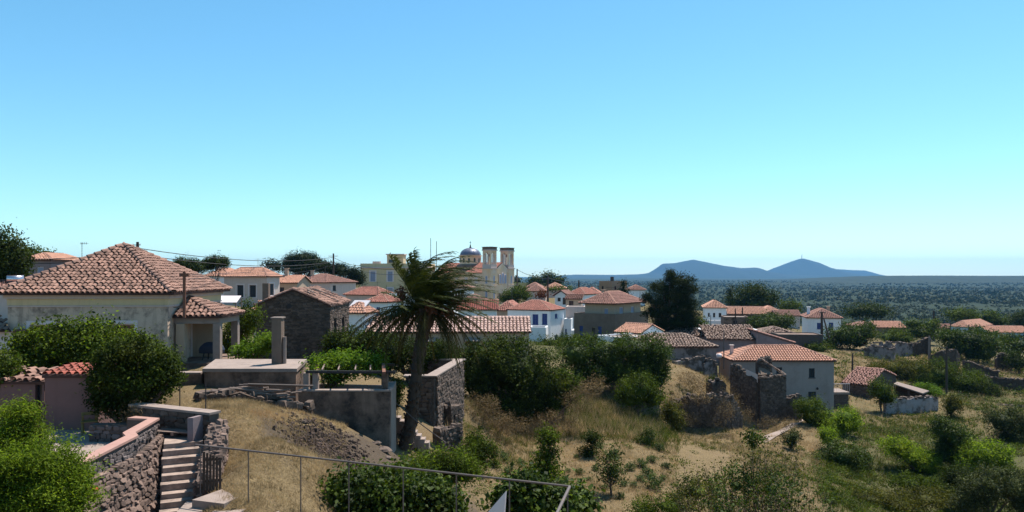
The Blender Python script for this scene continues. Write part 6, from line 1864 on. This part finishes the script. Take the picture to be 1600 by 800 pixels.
# far left and skyline
Tt('cypress_tree', 'tall dark evergreen at the far left edge of the picture', 15, 62, [(8, 400, 26, 34), (22, 415, 22, 30), (2, 425, 26, 26), (30, 425, 14, 18)], 'leaf_dark', 7000, .26, trunk=.3, core=.66)
Tt('tree', 'small tree left of the grey blue house on the skyline', 46, 120, [(46, 397, 12, 7)], 'leaf_mid', 700, .4)
Tt('tree', 'small dark tree right of the grey blue house on the skyline', 72, 110, [(68, 402, 8, 6), (78, 408, 8, 8)], 'leaf_mid', 800, .35)
Tt('tree', 'round dark tree behind the right slope of the pyramid roof', 294, 115, [(288, 414, 15, 9), (304, 420, 13, 11), (280, 420, 8, 8)], 'leaf_dark', 7800, 0.22, core=.64)
Tt('tree', 'second round dark tree near the chimneyed side wing', 336, 118, [(340, 410, 14, 8), (328, 416, 12, 9), (350, 413, 6, 6)], 'leaf_dark', 6600, 0.22, core=.64)
Tt('pine_tree', 'broad umbrella pine rising above the village roofs at left', 468, 175, [(470, 405, 24, 12), (452, 414, 16, 11), (490, 412, 16, 12), (470, 420, 30, 10)], 'leaf_pine', 13800, 0.31, trunk=.5, core=.64)
Tt('pine_tree', 'lower pines right of the umbrella pine', 520, 170, [(512, 420, 18, 9), (532, 424, 16, 10), (552, 430, 14, 12), (562, 438, 10, 10)], 'leaf_pine', 12600, 0.28, trunk=.4, core=.64)
Tt('tree', 'small pine left of the umbrella pine', 423, 180, [(423, 415, 12, 6), (434, 418, 8, 7)], 'leaf_pine', 1000, .45)
Tt('tree', 'green tree in front of the right church tower foot', 806, 172, [(808, 458, 14, 12), (797, 464, 10, 9), (820, 462, 9, 9), (788, 468, 6, 5)], 'leaf_mid', 3200, .38, core=.7)
Tt('tree', 'dark hilltop trees on the ridge right of the church', 850, 300, [(838, 437, 12, 5), (856, 434, 12, 5), (872, 438, 14, 6), (845, 440, 20, 4)], 'leaf_dark', 2400, .7, core=.7, trunk=.3)
Tt('shrub', 'low greenery between the red roofs right of the church', 868, 205, [(862, 452, 14, 3), (880, 452, 12, 4)], 'leaf_mid', 900, .4, cat='shrub')
Tt('shrub', 'reddish bougainvillea shrub beside the little white gabled house', 846, 160, [(846, 461, 9, 5)], 'leaf_rust', 700, .3, cat='shrub')
Tt('pine_tree', 'tall dark pine right of the two-tone house', 1046, 104, [(1047, 433, 9, 7), (1064, 440, 20, 9), (1036, 450, 18, 8), (1070, 456, 18, 9), (1050, 463, 26, 9), (1026, 473, 20, 7), (1070, 476, 20, 10), (1014, 466, 8, 5), (1045, 486, 28, 10), (1074, 494, 18, 12), (1024, 492, 16, 8), (1056, 504, 30, 12), (1068, 516, 22, 10), (1034, 510, 16, 9)], 'leaf_pine', 36000, .2, trunk=.3, core=.6, up=.3, lo=.3)
Tt('araucaria_tree', 'tiny spire of a conifer before the small white house by the ruined tower', 974, 185, [(974, 446, 4, 10), (974, 455, 8, 6)], 'leaf_pine', 700, .35)
Tt('tree', 'large dark spreading tree beyond the orange roofs', 1180, 235, [(1165, 462, 18, 14), (1185, 458, 20, 14), (1203, 468, 12, 13), (1150, 470, 14, 10), (1180, 474, 30, 10)], 'leaf_dark', 5200, .6, core=.64, trunk=.5)
Tt('conifer_tree', 'slim conifer left of the large spreading tree', 1141, 240, [(1141, 462, 5, 14), (1141, 472, 8, 8)], 'leaf_pine', 900, .5)
Tt('shrub', 'pale shrub beside the orange hip roof', 1235, 230, [(1235, 480, 16, 8)], 'leaf_mid', 1500, .5, cat='shrub')
Tt('fig_tree', 'dense fig between the concrete shed and white house with poles', 1205, 148, [(1198, 503, 24, 13), (1222, 506, 18, 12), (1182, 510, 14, 8)], 'leaf_fig', 5200, .34, core=.64)
Tt('shrub', 'yellowish shrub beside the tall dark pine foot', 1092, 118, [(1092, 506, 12, 7), (1080, 512, 10, 6)], 'leaf_mid', 1400, .28, cat='shrub')
Tt('fig_tree', 'dense dark fig below the square white house', 1330, 132, [(1318, 525, 26, 17), (1340, 530, 22, 18), (1352, 520, 16, 14), (1300, 540, 14, 12)], 'leaf_fig', 7000, .32, core=.64)
Tt('shrub', 'low shrub at the foot of the dark pole', 1278, 122, [(1280, 545, 18, 9), (1268, 548, 10, 6)], 'leaf_mid', 2200, .26, cat='shrub')
Tt('tree', 'dark carob tree on the plain edge above the ruins', 1358, 245, [(1350, 486, 28, 10), (1372, 488, 24, 10), (1335, 490, 14, 7)], 'leaf_dark', 3600, .6, core=.64)
Tt('tree', 'rounded bright tree left of the far right houses', 1500, 235, [(1498, 492, 22, 9), (1510, 494, 14, 8)], 'leaf_mid', 2600, .55, core=.64)
Tt('tree', 'far round tree behind the pink right roofs', 1560, 240, [(1558, 502, 18, 9), (1545, 496, 14, 8)], 'leaf_mid', 2200, .55, core=.64)
Tt('tree', 'dark tree at the far right edge of the village', 1596, 230, [(1597, 502, 14, 11)], 'leaf_dark', 1800, .55, core=.64)
Tt('tree', 'greenery around the tan house', 1425, 180, [(1400, 528, 30, 10), (1440, 520, 22, 9), (1425, 506, 12, 6), (1455, 508, 12, 8)], 'leaf_mid', 4600, .42, core=.72)
Tt('shrub', 'shrub before the low brown roofed house', 1345, 165, [(1350, 520, 14, 9)], 'leaf_scrub', 1400, .36, cat='shrub')
Tt('fig_tree', 'great spreading fig behind the grassy ruined hut', 1530, 128, [(1515, 532, 34, 17), (1545, 538, 26, 20), (1495, 545, 22, 14), (1530, 552, 34, 14), (1480, 528, 16, 9)], 'leaf_fig', 9500, .32, core=.64)
Tt('fig_tree', 'green fig at the right edge below the pink roofs', 1590, 140, [(1590, 540, 22, 15), (1575, 548, 16, 10)], 'leaf_fig', 3600, .34, core=.64)
Tt('shrub', 'round dark shrub at right edge by the hut lintel', 1592, 118, [(1590, 568, 16, 14)], 'leaf_dark', 2200, .26, cat='shrub', core=.64)
# scrub belt right of the low stone house
for i, (px, py, rx, ry, Y, m, lb_) in enumerate((
    (1395, 578, 30, 16, 106, 'leaf_scrub', 'olive brown scrub left end of the belt above the stone house'), (1430, 582, 32, 20, 105, 'leaf_scrub', 'brownish scrub in the middle of the belt'),
    (1465, 590, 30, 24, 103, 'leaf_mid', 'green shrub behind the dark shrub pole'), (1500, 600, 34, 24, 102, 'leaf_mid', 'bushy green shrub below the tumbling field wall'),
    (1535, 612, 22, 14, 100, 'leaf_dark', 'dark shrub right of the bushy green shrub'), (1448, 612, 16, 8, 96, 'leaf_vine', 'bright vine patch above the whitewashed wall'), (1500, 628, 30, 9, 96, 'leaf_dark', 'low dark shrubs under the bushy green shrub'))):
    Tt('shrub', lb_, px, Y, [(px, py, rx, ry), (px + rx * .6, py + 4, rx * .6, ry * .8), (px - rx * .6, py + 3, rx * .6, ry * .7)], m, 9000, .2, cat='shrub', core=.66)
# near the large white house
Tt('tree', 'light green olive before the low stone house', 1378, 86, [(1378, 612, 17, 18), (1384, 622, 14, 12)], 'leaf_mid', 4200, .17, core=.7)
Tt('shrub', 'brownish shrub at the end of the whitewashed wall', 1486, 84, [(1486, 636, 13, 16)], 'leaf_scrub', 2600, .17, cat='shrub', core=.65)
Tt('tree', 'leafy small tree against the lower right corner of the large white house', 1272, 72, [(1272, 650, 25, 22), (1262, 640, 18, 14), (1282, 664, 20, 16)], 'leaf_mid', 6500, .15, core=.7)
Tt('tree', 'bright small tree right of the leafy tree by the white house', 1318, 70, [(1318, 655, 24, 16), (1308, 668, 22, 14), (1332, 664, 14, 14)], 'leaf_bright', 5200, .15, core=.7, m2='leaf_mid')
Tt('shrub', 'round bush on the path edge below the bright small tree', 1318, 60, [(1316, 716, 32, 24), (1336, 722, 20, 18), (1300, 726, 16, 16)], 'leaf_fig', 7500, .15, cat='shrub', core=.64)
Tt('shrub', 'small yellow green bush above the round bush', 1294, 64, [(1292, 684, 14, 12)], 'leaf_bright', 1900, .14, cat='shrub', core=.7)
Tt('shrub', 'grey green bush beside the pale path', 1236, 62, [(1236, 688, 12, 14)], 'leaf_olive', 1800, .14, cat='shrub', core=.6)
# lower right slope
Tt('shrub', 'dark dense bush in the middle of the right slope', 1487, 60, [(1486, 688, 24, 26), (1480, 712, 20, 18), (1500, 706, 18, 20), (1468, 670, 14, 14)], 'leaf_fig', 9000, .16, cat='shrub', core=.66)
Tt('shrub', 'bright vine tangle left of the dark dense bush', 1425, 60, [(1420, 710, 30, 10), (1440, 724, 28, 12), (1400, 698, 22, 9), (1460, 738, 22, 10)], 'leaf_bright', 8500, .15, cat='shrub', core=.6, m2='leaf_mid')
Tt('shrub', 'broad bright bush right of the dark dense bush', 1545, 58, [(1535, 712, 30, 18), (1560, 716, 22, 18), (1518, 728, 20, 14)], 'leaf_bright', 7500, .16, cat='shrub', core=.7, m2='leaf_fig')
Tt('olive_tree', 'grey olive tree at the right edge', 1575, 72, [(1565, 660, 24, 20), (1592, 668, 22, 26), (1580, 688, 26, 18)], 'leaf_olive', 8000, .16, core=.65)
Tt('olive_tree', 'silvery olive crown at the lower right corner', 1555, 47, [(1540, 765, 34, 26), (1575, 762, 36, 24), (1600, 785, 28, 26), (1515, 788, 26, 18)], 'leaf_olive', 13000, .14, core=.65)
Tt('shrub', 'small dark bush left of the silvery olive', 1498, 52, [(1495, 748, 20, 16)], 'leaf_dark', 3000, .13, cat='shrub', core=.7)
Tt('shrub', 'low scrub mat on the right slope', 1420, 50, [(1400, 788, 46, 10), (1450, 780, 36, 10), (1360, 780, 30, 9)], 'leaf_scrub', 7000, .14, cat='shrub', core=.5)
Tt('shrub', 'bramble patch below the bright vine tangle', 1430, 54, [(1470, 762, 24, 10), (1420, 756, 26, 10)], 'leaf_mid', 4200, .14, cat='shrub', core=.55)
# centre: the shrub mass in front of the barn
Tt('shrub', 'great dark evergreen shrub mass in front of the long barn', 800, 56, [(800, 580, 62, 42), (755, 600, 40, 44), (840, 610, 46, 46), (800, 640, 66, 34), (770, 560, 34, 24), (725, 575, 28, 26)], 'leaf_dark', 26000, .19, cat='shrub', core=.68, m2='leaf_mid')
Tt('shrub', 'lighter round shrub at right end of the dark shrub mass', 880, 56, [(876, 606, 26, 24), (862, 630, 26, 24), (890, 620, 14, 16)], 'leaf_mid', 8000, .17, cat='shrub', core=.64)
Tt('shrub', 'clipped hedge behind the vine pergola beside the stone gable', 545, 50, [(545, 540, 32, 20), (575, 545, 22, 22), (525, 545, 14, 20), (600, 550, 20, 22)], 'leaf_dark', 9000, .16, cat='hedge', core=.68, m2='leaf_mid')
Tt('shrub', 'shaded greenery behind the palm trunk', 640, 46, [(620, 555, 30, 26), (655, 565, 26, 26), (690, 555, 22, 16), (600, 580, 18, 20)], 'leaf_dark', 9000, .15, cat='shrub', core=.64)
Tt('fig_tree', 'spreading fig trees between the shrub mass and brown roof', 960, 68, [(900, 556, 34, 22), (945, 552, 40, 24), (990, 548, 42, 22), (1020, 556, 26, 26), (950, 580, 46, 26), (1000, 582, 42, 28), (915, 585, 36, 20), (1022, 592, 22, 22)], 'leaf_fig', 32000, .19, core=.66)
Tt('shrub', 'low green hedge before the white house annex and brown storey', 885, 100, [(872, 537, 18, 8), (895, 538, 16, 8), (915, 536, 16, 9), (845, 540, 14, 8)], 'leaf_mid', 5200, .26, cat='hedge', core=.6)
Tt('shrub', 'leafy scrub filling the slope under the brown roofed houses', 1060, 88, [(1040, 556, 16, 9), (1060, 560, 12, 7)], 'leaf_scrub', 1600, .22, cat='shrub', core=.5)
Tt('shrub', 'rounded mid green shrub below the fig trees', 1000, 62, [(1000, 612, 30, 24), (985, 622, 20, 18), (1018, 625, 16, 16)], 'leaf_mid', 7000, .17, cat='shrub', core=.64)
Tt('shrub', 'dusty shrub on the slope beside the collapsed wall', 1052, 63, [(1050, 648, 15, 18), (1058, 665, 10, 10)], 'leaf_scrub', 3000, .15, cat='shrub', core=.65)
Tt('shrub', 'dark tuft on top of the rubble hump', 1115, 72, [(1116, 598, 9, 8)], 'leaf_dark', 900, .15, cat='shrub', core=.6, trunk=.04)
# around the porch and the pergola
Tt('shrub', 'bright leafy shrub behind the flat store roof', 405, 36.5, [(405, 545, 20, 15), (384, 553, 16, 9), (420, 540, 12, 10)], 'leaf_vine', 3600, .13, cat='shrub', core=.65)
Tt('tree', 'dark green tree behind the porch columns', 372, 46, [(370, 530, 18, 34), (390, 505, 16, 26), (352, 545, 14, 24)], 'leaf_mid', 5200, .15, core=.64)
Tt('grape_vine', 'bright grape vine spreading over the pergola', 487, 32, [(510, 571, 24, 9), (545, 567, 30, 9), (580, 572, 20, 8), (560, 576, 26, 6), (525, 592, 14, 10)], 'leaf_vine', 5200, .15, cat='vine', core=.4, trunk=.06, hi=1.2)
Tt('shrub', 'leafy plants along the narrow side of the garden wall', 622, 33, [(622, 612, 8, 16), (618, 632, 6, 14)], 'leaf_mid', 1300, .11, cat='shrub', core=.5, trunk=.03)
# tree in front of the near house
Tt('walnut_tree', 'leafy green tree in front of the mottled plaster house', 120, 29.5, [(120, 545, 46, 36), (80, 558, 42, 34), (165, 545, 40, 32), (60, 580, 30, 24), (200, 560, 40, 30), (225, 585, 36, 34), (140, 580, 60, 26), (45, 548, 22, 18)], 'leaf_mid', 17000, .15, core=.66, m2='leaf_bright', trunk=.16)
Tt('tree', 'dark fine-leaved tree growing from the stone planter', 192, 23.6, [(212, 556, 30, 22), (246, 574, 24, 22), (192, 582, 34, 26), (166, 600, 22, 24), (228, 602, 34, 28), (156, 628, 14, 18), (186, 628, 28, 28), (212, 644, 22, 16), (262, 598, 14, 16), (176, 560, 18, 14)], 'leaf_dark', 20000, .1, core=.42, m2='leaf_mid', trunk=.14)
Tt('shrub', 'sunlit green shrub right of the planter tree', 235, 27, [(238, 598, 32, 26), (225, 625, 22, 22), (255, 580, 20, 20)], 'leaf_mid', 7000, .11, cat='shrub', core=.6, m2='leaf_bright')
Tt('dry_plant', 'withered orange dry plant at the planter corner', 213, 22.6, [(213, 648, 12, 12)], 'leaf_dry', 700, .12, cat='plant', core=0, trunk=.02, aspect=.18)
Tt('shrub', 'green shrub at the left edge below the lean-to', -2, 25, [(0, 578, 22, 22), (8, 592, 14, 12)], 'leaf_mid', 2600, .12, cat='shrub', core=.6)
# foreground left
Tt('shrub', 'large bright feathery shrub filling the lower left corner', 62, 12.2, [(70, 760, 62, 46), (30, 800, 60, 46), (95, 790, 46, 46), (60, 720, 50, 26), (20, 770, 50, 50), (112, 768, 24, 34)], 'leaf_bright', 36000, .062, cat='shrub', core=.6, aspect=.26, trunk=.05, spread=.075, m2='leaf_mid')
Tt('shrub', 'second bright shrub above at the left edge', 15, 14.5, [(22, 690, 36, 26), (8, 720, 34, 34), (30, 655, 24, 18), (50, 690, 16, 20)], 'leaf_bright', 15000, .068, cat='shrub', core=.55, aspect=.26, trunk=.05, spread=.08, m2='leaf_scrub')
# figs under the railing
Tt('fig_tree', 'dark glossy fig below the railing left of centre', 610, 21, [(556, 778, 42, 30), (610, 776, 46, 34), (656, 786, 40, 28), (535, 790, 30, 26), (688, 796, 28, 20), (590, 806, 56, 26)], 'leaf_fig', 15000, .135, core=.5, aspect=.66, m2='leaf_mid')
Tt('shrub', 'yellow green feathery bush at the foot of the palm', 690, 27, [(680, 728, 38, 18), (708, 730, 32, 24), (655, 742, 30, 20), (725, 740, 22, 18)], 'leaf_mid', 12000, .10, cat='shrub', core=.65, aspect=.3, m2='leaf_bright')
Tt('shrub', 'small round bush right of the palm foot', 745, 36, [(743, 703, 17, 22), (752, 715, 12, 16)], 'leaf_mid', 3200, .12, cat='shrub', core=.65)
Tt('fig_tree', 'glossy fig below the railing corner', 830, 19, [(822, 776, 26, 20), (852, 792, 36, 20), (880, 794, 20, 14), (796, 790, 16, 14)], 'leaf_fig', 7500, .13, core=.45, aspect=.72, m2='leaf_mid')
Tt('shrub', 'low fig shoots at the bottom right of the railing', 905, 21, [(898, 790, 16, 16), (905, 800, 14, 14)], 'leaf_fig', 900, .17, cat='shrub', core=.5, aspect=.7, trunk=.03)
Tt('sapling', 'upright leafy sapling behind the railing corner', 858, 33, [(858, 690, 9, 14), (856, 715, 14, 16), (850, 740, 24, 18), (862, 750, 18, 16), (838, 758, 16, 14)], 'leaf_mid', 3600, .12, cat='sapling', core=.5, trunk=.05, m2='leaf_bright')
Tt('sapling', 'slim sapling at the left end of the dry garden', 770, 38, [(770, 712, 7, 12), (768, 732, 9, 10)], 'leaf_mid', 900, .12, cat='sapling', core=.4, trunk=.03)
Tt('sapling', 'small round topped sapling in the dry garden', 925, 47, [(925, 688, 11, 9), (920, 710, 13, 11)], 'leaf_dark', 1800, .13, cat='sapling', core=.65, trunk=.05)
Tt('sapling', 'thin bare stemmed tree standing in the dry garden', 956, 38.5, [(956, 725, 20, 18), (944, 740, 14, 18), (966, 745, 12, 16), (955, 715, 14, 10)], 'leaf_fig', 1700, .13, cat='sapling', core=0, trunk=.06)
Tt('shrub', 'leafy clump at the back of the dry garden', 1012, 51, [(1012, 690, 10, 16), (1000, 702, 9, 10)], 'leaf_fig', 1700, .13, cat='shrub', core=.5, trunk=.04)
Tt('sapling', 'tall weed with leaves left of the sapling row', 848, 47, [(848, 680, 8, 8), (850, 695, 7, 10)], 'leaf_mid', 700, .13, cat='sapling', core=.3, trunk=.03)
# foreground right: airy shrubs with many stems
def airy(label, bpx, Y, lobes, n, m, seed, leaf=.10, stems=40):
    gen = np.random.default_rng(seed); rr = random.Random(seed)
    bx = T(bpx) * Y; O = V3((bx, Y, g1(bx, Y) - .1))
    root = empty('shrub', O, 0, label=label, cat='shrub', group='trees and shrubs of the hillside')
    Ls = []
    for q in lobes:
        c = P(q[0], q[1], Y + (q[4] if len(q) > 4 else 0)) - O; k = Y / F
        Ls.append((c.x, c.y, c.z, q[2] * k, q[2] * k * .8, q[3] * k))
    mb = MB(); cs = []
    for i in range(stems):
        q = rr.choice(Ls); e = V3((q[0] + rr.uniform(-1, 1) * q[3], q[1] + rr.uniform(-1, 1) * q[4], q[2] + rr.uniform(-.1, 1) * q[5]))
        s = V3((e.x * .55 + rr.uniform(-.4, .4), e.y * .4 + rr.uniform(-.3, .3), -.1))
        m1 = s.lerp(e, .5) + V3((rr.uniform(-.2, .2), rr.uniform(-.2, .2), .1))
        mb.tube([s, m1, e], [.022, .014, .005], 4, False)
        for t in np.linspace(.35, 1, 9):
            p = s.lerp(m1, t * 2) if t < .5 else m1.lerp(e, t * 2 - 1)
            cs.append((*p, 1))
            for _ in range(2):
                b = p + V3((rr.gauss(0, .22), rr.gauss(0, .2), rr.uniform(.02, .35))); mb.tube([p, b], [.006, .003], 3, False); cs.append((*b, 1))
    V, Fq = leaves(np.array(cs), n, leaf, .10, .5, .55, gen)
    ob('foliage', npmesh('foliage', V, Fq, MT[m]), root); mb.build('stems', MT['bark'], root)
airy('airy thin-stemmed wild almond filling the lower right of centre', 1170, 30, [(1150, 735, 50, 40), (1185, 720, 40, 46), (1110, 755, 44, 36), (1220, 745, 40, 36), (1160, 775, 90, 40), (1080, 785, 40, 24)], 6500, 'leaf_scrub', 3, .10, 70)
airy('leafy dark shoots at the bottom right of the wild almond', 1215, 25, [(1170, 790, 60, 22), (1225, 775, 40, 28), (1260, 795, 40, 22), (1130, 795, 40, 16)], 5200, 'leaf_fig', 4, .12, 50)
Tt('shrub', 'dense dark green clump inside the wild almond', 1175, 29, [(1176, 695, 10, 14), (1150, 760, 30, 22), (1205, 765, 34, 22)], 'leaf_fig', 2600, .11, cat='shrub', core=.3, trunk=.03)
Tt('shrub', 'low shrubs at the bottom centre edge', 1050, 33, [(1050, 792, 40, 12), (1010, 798, 30, 8), (1090, 770, 30, 16)], 'leaf_mid', 3600, .11, cat='shrub', core=.5, trunk=.03)
Tt('shrub', 'dry brown brush on the bank left of the garden', 775, 47, [(770, 655, 30, 20), (745, 645, 24, 22), (795, 665, 24, 14), (760, 630, 20, 12)], 'leaf_dry', 5200, .12, cat='brush', core=0, aspect=.25, trunk=.03)
Tt('shrub', 'dry tangled brush below the dark shrub mass', 840, 52, [(825, 665, 30, 14), (870, 660, 28, 16), (905, 625, 24, 22), (925, 605, 20, 16)], 'leaf_dry', 5200, .13, cat='brush', core=0, aspect=.25, trunk=.03)
Tt('shrub', 'dry brush on the slope above the collapsed wall', 1090, 70, [(1085, 600, 18, 12), (1140, 622, 14, 16), (1072, 590, 12, 9)], 'leaf_dry', 2600, .16, cat='brush', core=0, aspect=.25, trunk=.03)
Tt('shrub', 'straw coloured brush spilling over the collapsed rubble wall', 1095, 64.5, [(1060, 628, 14, 9), (1098, 622, 18, 8), (1135, 640, 14, 14), (1075, 655, 16, 8), (1115, 660, 16, 7)], 'leaf_dry', 3600, .15, cat='brush', core=0, aspect=.22, trunk=.03)
Tt('shrub', 'straw brush at the foot of the ruined cottage', 1190, 71, [(1165, 650, 12, 12), (1200, 662, 16, 9), (1228, 662, 12, 7)], 'leaf_dry', 2200, .16, cat='brush', core=0, aspect=.22, trunk=.03)
# bluish herb plants set out in the dry garden
hb_ = 0
hspots = [(935, 700, 1.0), (905, 742, .7), (888, 738, .5), (878, 760, .6), (960, 738, .8), (985, 735, .9), (1003, 730, 1.1), (1018, 722, .9), (1000, 752, .8), (1012, 745, 1.0), (990, 760, .7), (1022, 765, 1.4), (975, 760, .7), (930, 735, .6), (905, 760, .6), (945, 765, .6), (1040, 732, .8), (832, 735, .6), (812, 728, .7), (795, 742, .8), (868, 725, .5), (960, 715, .9), (1030, 705, 1.0), (785, 720, .9), (900, 715, .5), (920, 752, .5), (1035, 750, .6), (970, 780, .6)]
hrow = sorted(range(len(hspots)), key=lambda k: hspots[k][1])
hlab = {}
ordn = ['first', 'second', 'third', 'fourth', 'fifth', 'sixth', 'seventh']
for r_ in range(4):
    row = sorted(hrow[r_ * 7:r_ * 7 + 7], key=lambda k: hspots[k][0])
    for n_, k in enumerate(row):
        hlab[k] = ordn[n_] + ' from left in the ' + ('farthest', 'second farthest', 'third farthest', 'nearest')[r_] + ' row of the dry garden'
proto = None
for i, (px, py, s) in enumerate(hspots):
    Y = 46 + (720 - py) * .19
    for _ in range(6):
        z = g1(T(px) * Y, Y); Y = (CH - z) * F / (py - HZ); Y = min(max(Y, 34), 60)
    x = T(px) * Y
    o = empty('herb_plant', (x, Y, g1(x, Y)), random.uniform(0, 6), label='bluish herb tuft, ' + hlab[i], cat='herb', group='herb tufts in the dry garden')
    if proto is None:
        gen = np.random.default_rng(3); cs = lobe_points([(0, 0, .22, .34, .34, .26)], 60, gen, .3)
        V, Fq = leaves(cs, 420, .16, .06, .9, .22, gen)
        proto = (npmesh('leaf_tuft', V, Fq, MT['blue_weed']), MB().tube([(0, 0, -.1), (0, 0, .22)], [.03, .012], 5).mesh('stem', MT['bark']))
    o.scale = (s, s, s * random.uniform(.8, 1.2))
    ob('leaf_tuft', proto[0], o); ob('stem', proto[1], o)

# ================================================================ grass
blades('dry_grass', 'sun-bleached dry grass on the banks and the garden floor', [
    (315, 540, 17.0, 29, 90000, .15, .014, 6), (200, 330, 22.6, 29.5, 5000, .12, .012, 6),
    (760, 1060, 35, 56, 90000, .2, .022, 6), (900, 1030, 52, 63, 9000, .8, .03, 6), (830, 910, 52, 58, 5000, .8, .03, 6), (690, 800, 38, 56, 7000, .55, .03, 6),
    (880, 1000, 58, 90, 6000, .6, .035, 6), (1030, 1160, 56, 82, 24000, .3, .03, 6), (1100, 1150, 68, 84, 4000, .8, .035, 6), (1140, 1290, 42, 74, 26000, .32, .03, 6),
    (1290, 1480, 62, 100, 7000, .5, .04, 6), (1480, 1640, 75, 125, 8000, .6, .05, 6), (1310, 1420, 95, 125, 6000, .7, .05, 6), (1430, 1640, 110, 145, 7000, .7, .06, 6), (1000, 1180, 32, 42, 6000, .3, .02, 6)], 'straw', 5)
blades('green_weeds', 'green weeds and grass on the lower slopes', [
    (320, 480, 17.3, 29, 5000, .08, .014, 6), (880, 1040, 53, 62, 7000, 1.0, .03, 6), (780, 1060, 36, 56, 4000, .22, .03, 6),
    (1290, 1640, 44, 62, 26000, .35, .035, 6), (1340, 1480, 60, 84, 12000, .5, .04, 6), (1150, 1300, 38, 60, 7000, .3, .03, 6), (1480, 1640, 62, 110, 9000, .5, .045, 6), (690, 860, 40, 60, 12000, .4, .03, 6), (860, 1060, 50, 66, 14000, .6, .03, 6), (1030, 1160, 54, 68, 5000, .35, .03, 6)], 'weed', 6, 'weeds')

undergrowth('undergrowth', 'patchy green undergrowth and brambles over the right-hand slope', [
    (1270, 1640, 42, 62, 2400, .5, .12), (1300, 1500, 60, 86, 1000, .5, .14), (1480, 1640, 62, 110, 900, .7, .17), (1040, 1300, 36, 52, 260, .45, .12), (1300, 1460, 96, 125, 300, .9, .24), (1420, 1640, 100, 150, 420, 1.1, .28),
    (1170, 1330, 50, 66, 160, .4, .13), (840, 1050, 49, 66, 420, .4, .12), (690, 800, 36, 52, 260, .4, .1), (700, 790, 28, 38, 120, .3, .08)], 'leaf_mid', 9)
undergrowth('dry_undergrowth', 'brown and olive dry scrub between the green patches of the hillside', [
    (1280, 1640, 44, 66, 420, .5, .13), (690, 800, 38, 56, 160, .5, .12), (800, 940, 54, 90, 260, .6, .15), (1040, 1180, 60, 84, 120, .4, .14), (1300, 1640, 70, 130, 400, .7, .2), (1000, 1290, 34, 60, 220, .35, .1)], 'leaf_scrub', 19)
# footpath on the right
pth = MB()
line = [(1188, 692, .5), (1205, 682, .5), (1225, 671, .45), (1243, 662, .45), (1252, 656, .5)]
prev = None
for px, py, w in line:
    Y = 68.0
    for _ in range(8): Y = (CH - g1(T(px) * Y, Y)) * F / (py - HZ); Y = min(max(Y, 50), 80)
    x = T(px) * Y; cur = (V3((x - w, Y, g1(x - w, Y) + .07)), V3((x + w, Y, g1(x + w, Y) + .07)))
    if prev: pth.poly([prev[0], prev[1], cur[1], cur[0]])
    prev = cur
pth.build('footpath', MT['concrete_light'], kind='structure')

# ================================================================ hazy air over the plain
hz = MB().box(-13500, -13500, -60, 13500, 13500, 300)
me = hz.mesh('haze', None)
hm = bpy.data.materials.new('haze_air'); hm.use_nodes = True
nt = hm.node_tree; nt.nodes.remove(nt.nodes['Principled BSDF'])
pv = nt.nodes.new('ShaderNodeVolumePrincipled')
pv.inputs['Color'].default_value = (.20, .54, 1.0, 1)
pv.inputs['Density'].default_value = HAZE
pv.inputs['Anisotropy'].default_value = 0.0
nt.links.new(pv.outputs[0], nt.nodes['Material Output'].inputs['Volume'])
me.materials.append(hm)
ob('haze', me, kind='stuff', label='thin blue haze filling the air over the plain', cat='haze')
for o in bpy.data.objects:
    if 'dims' in o: del o['dims']
    if o.get('group') == '': del o['group']
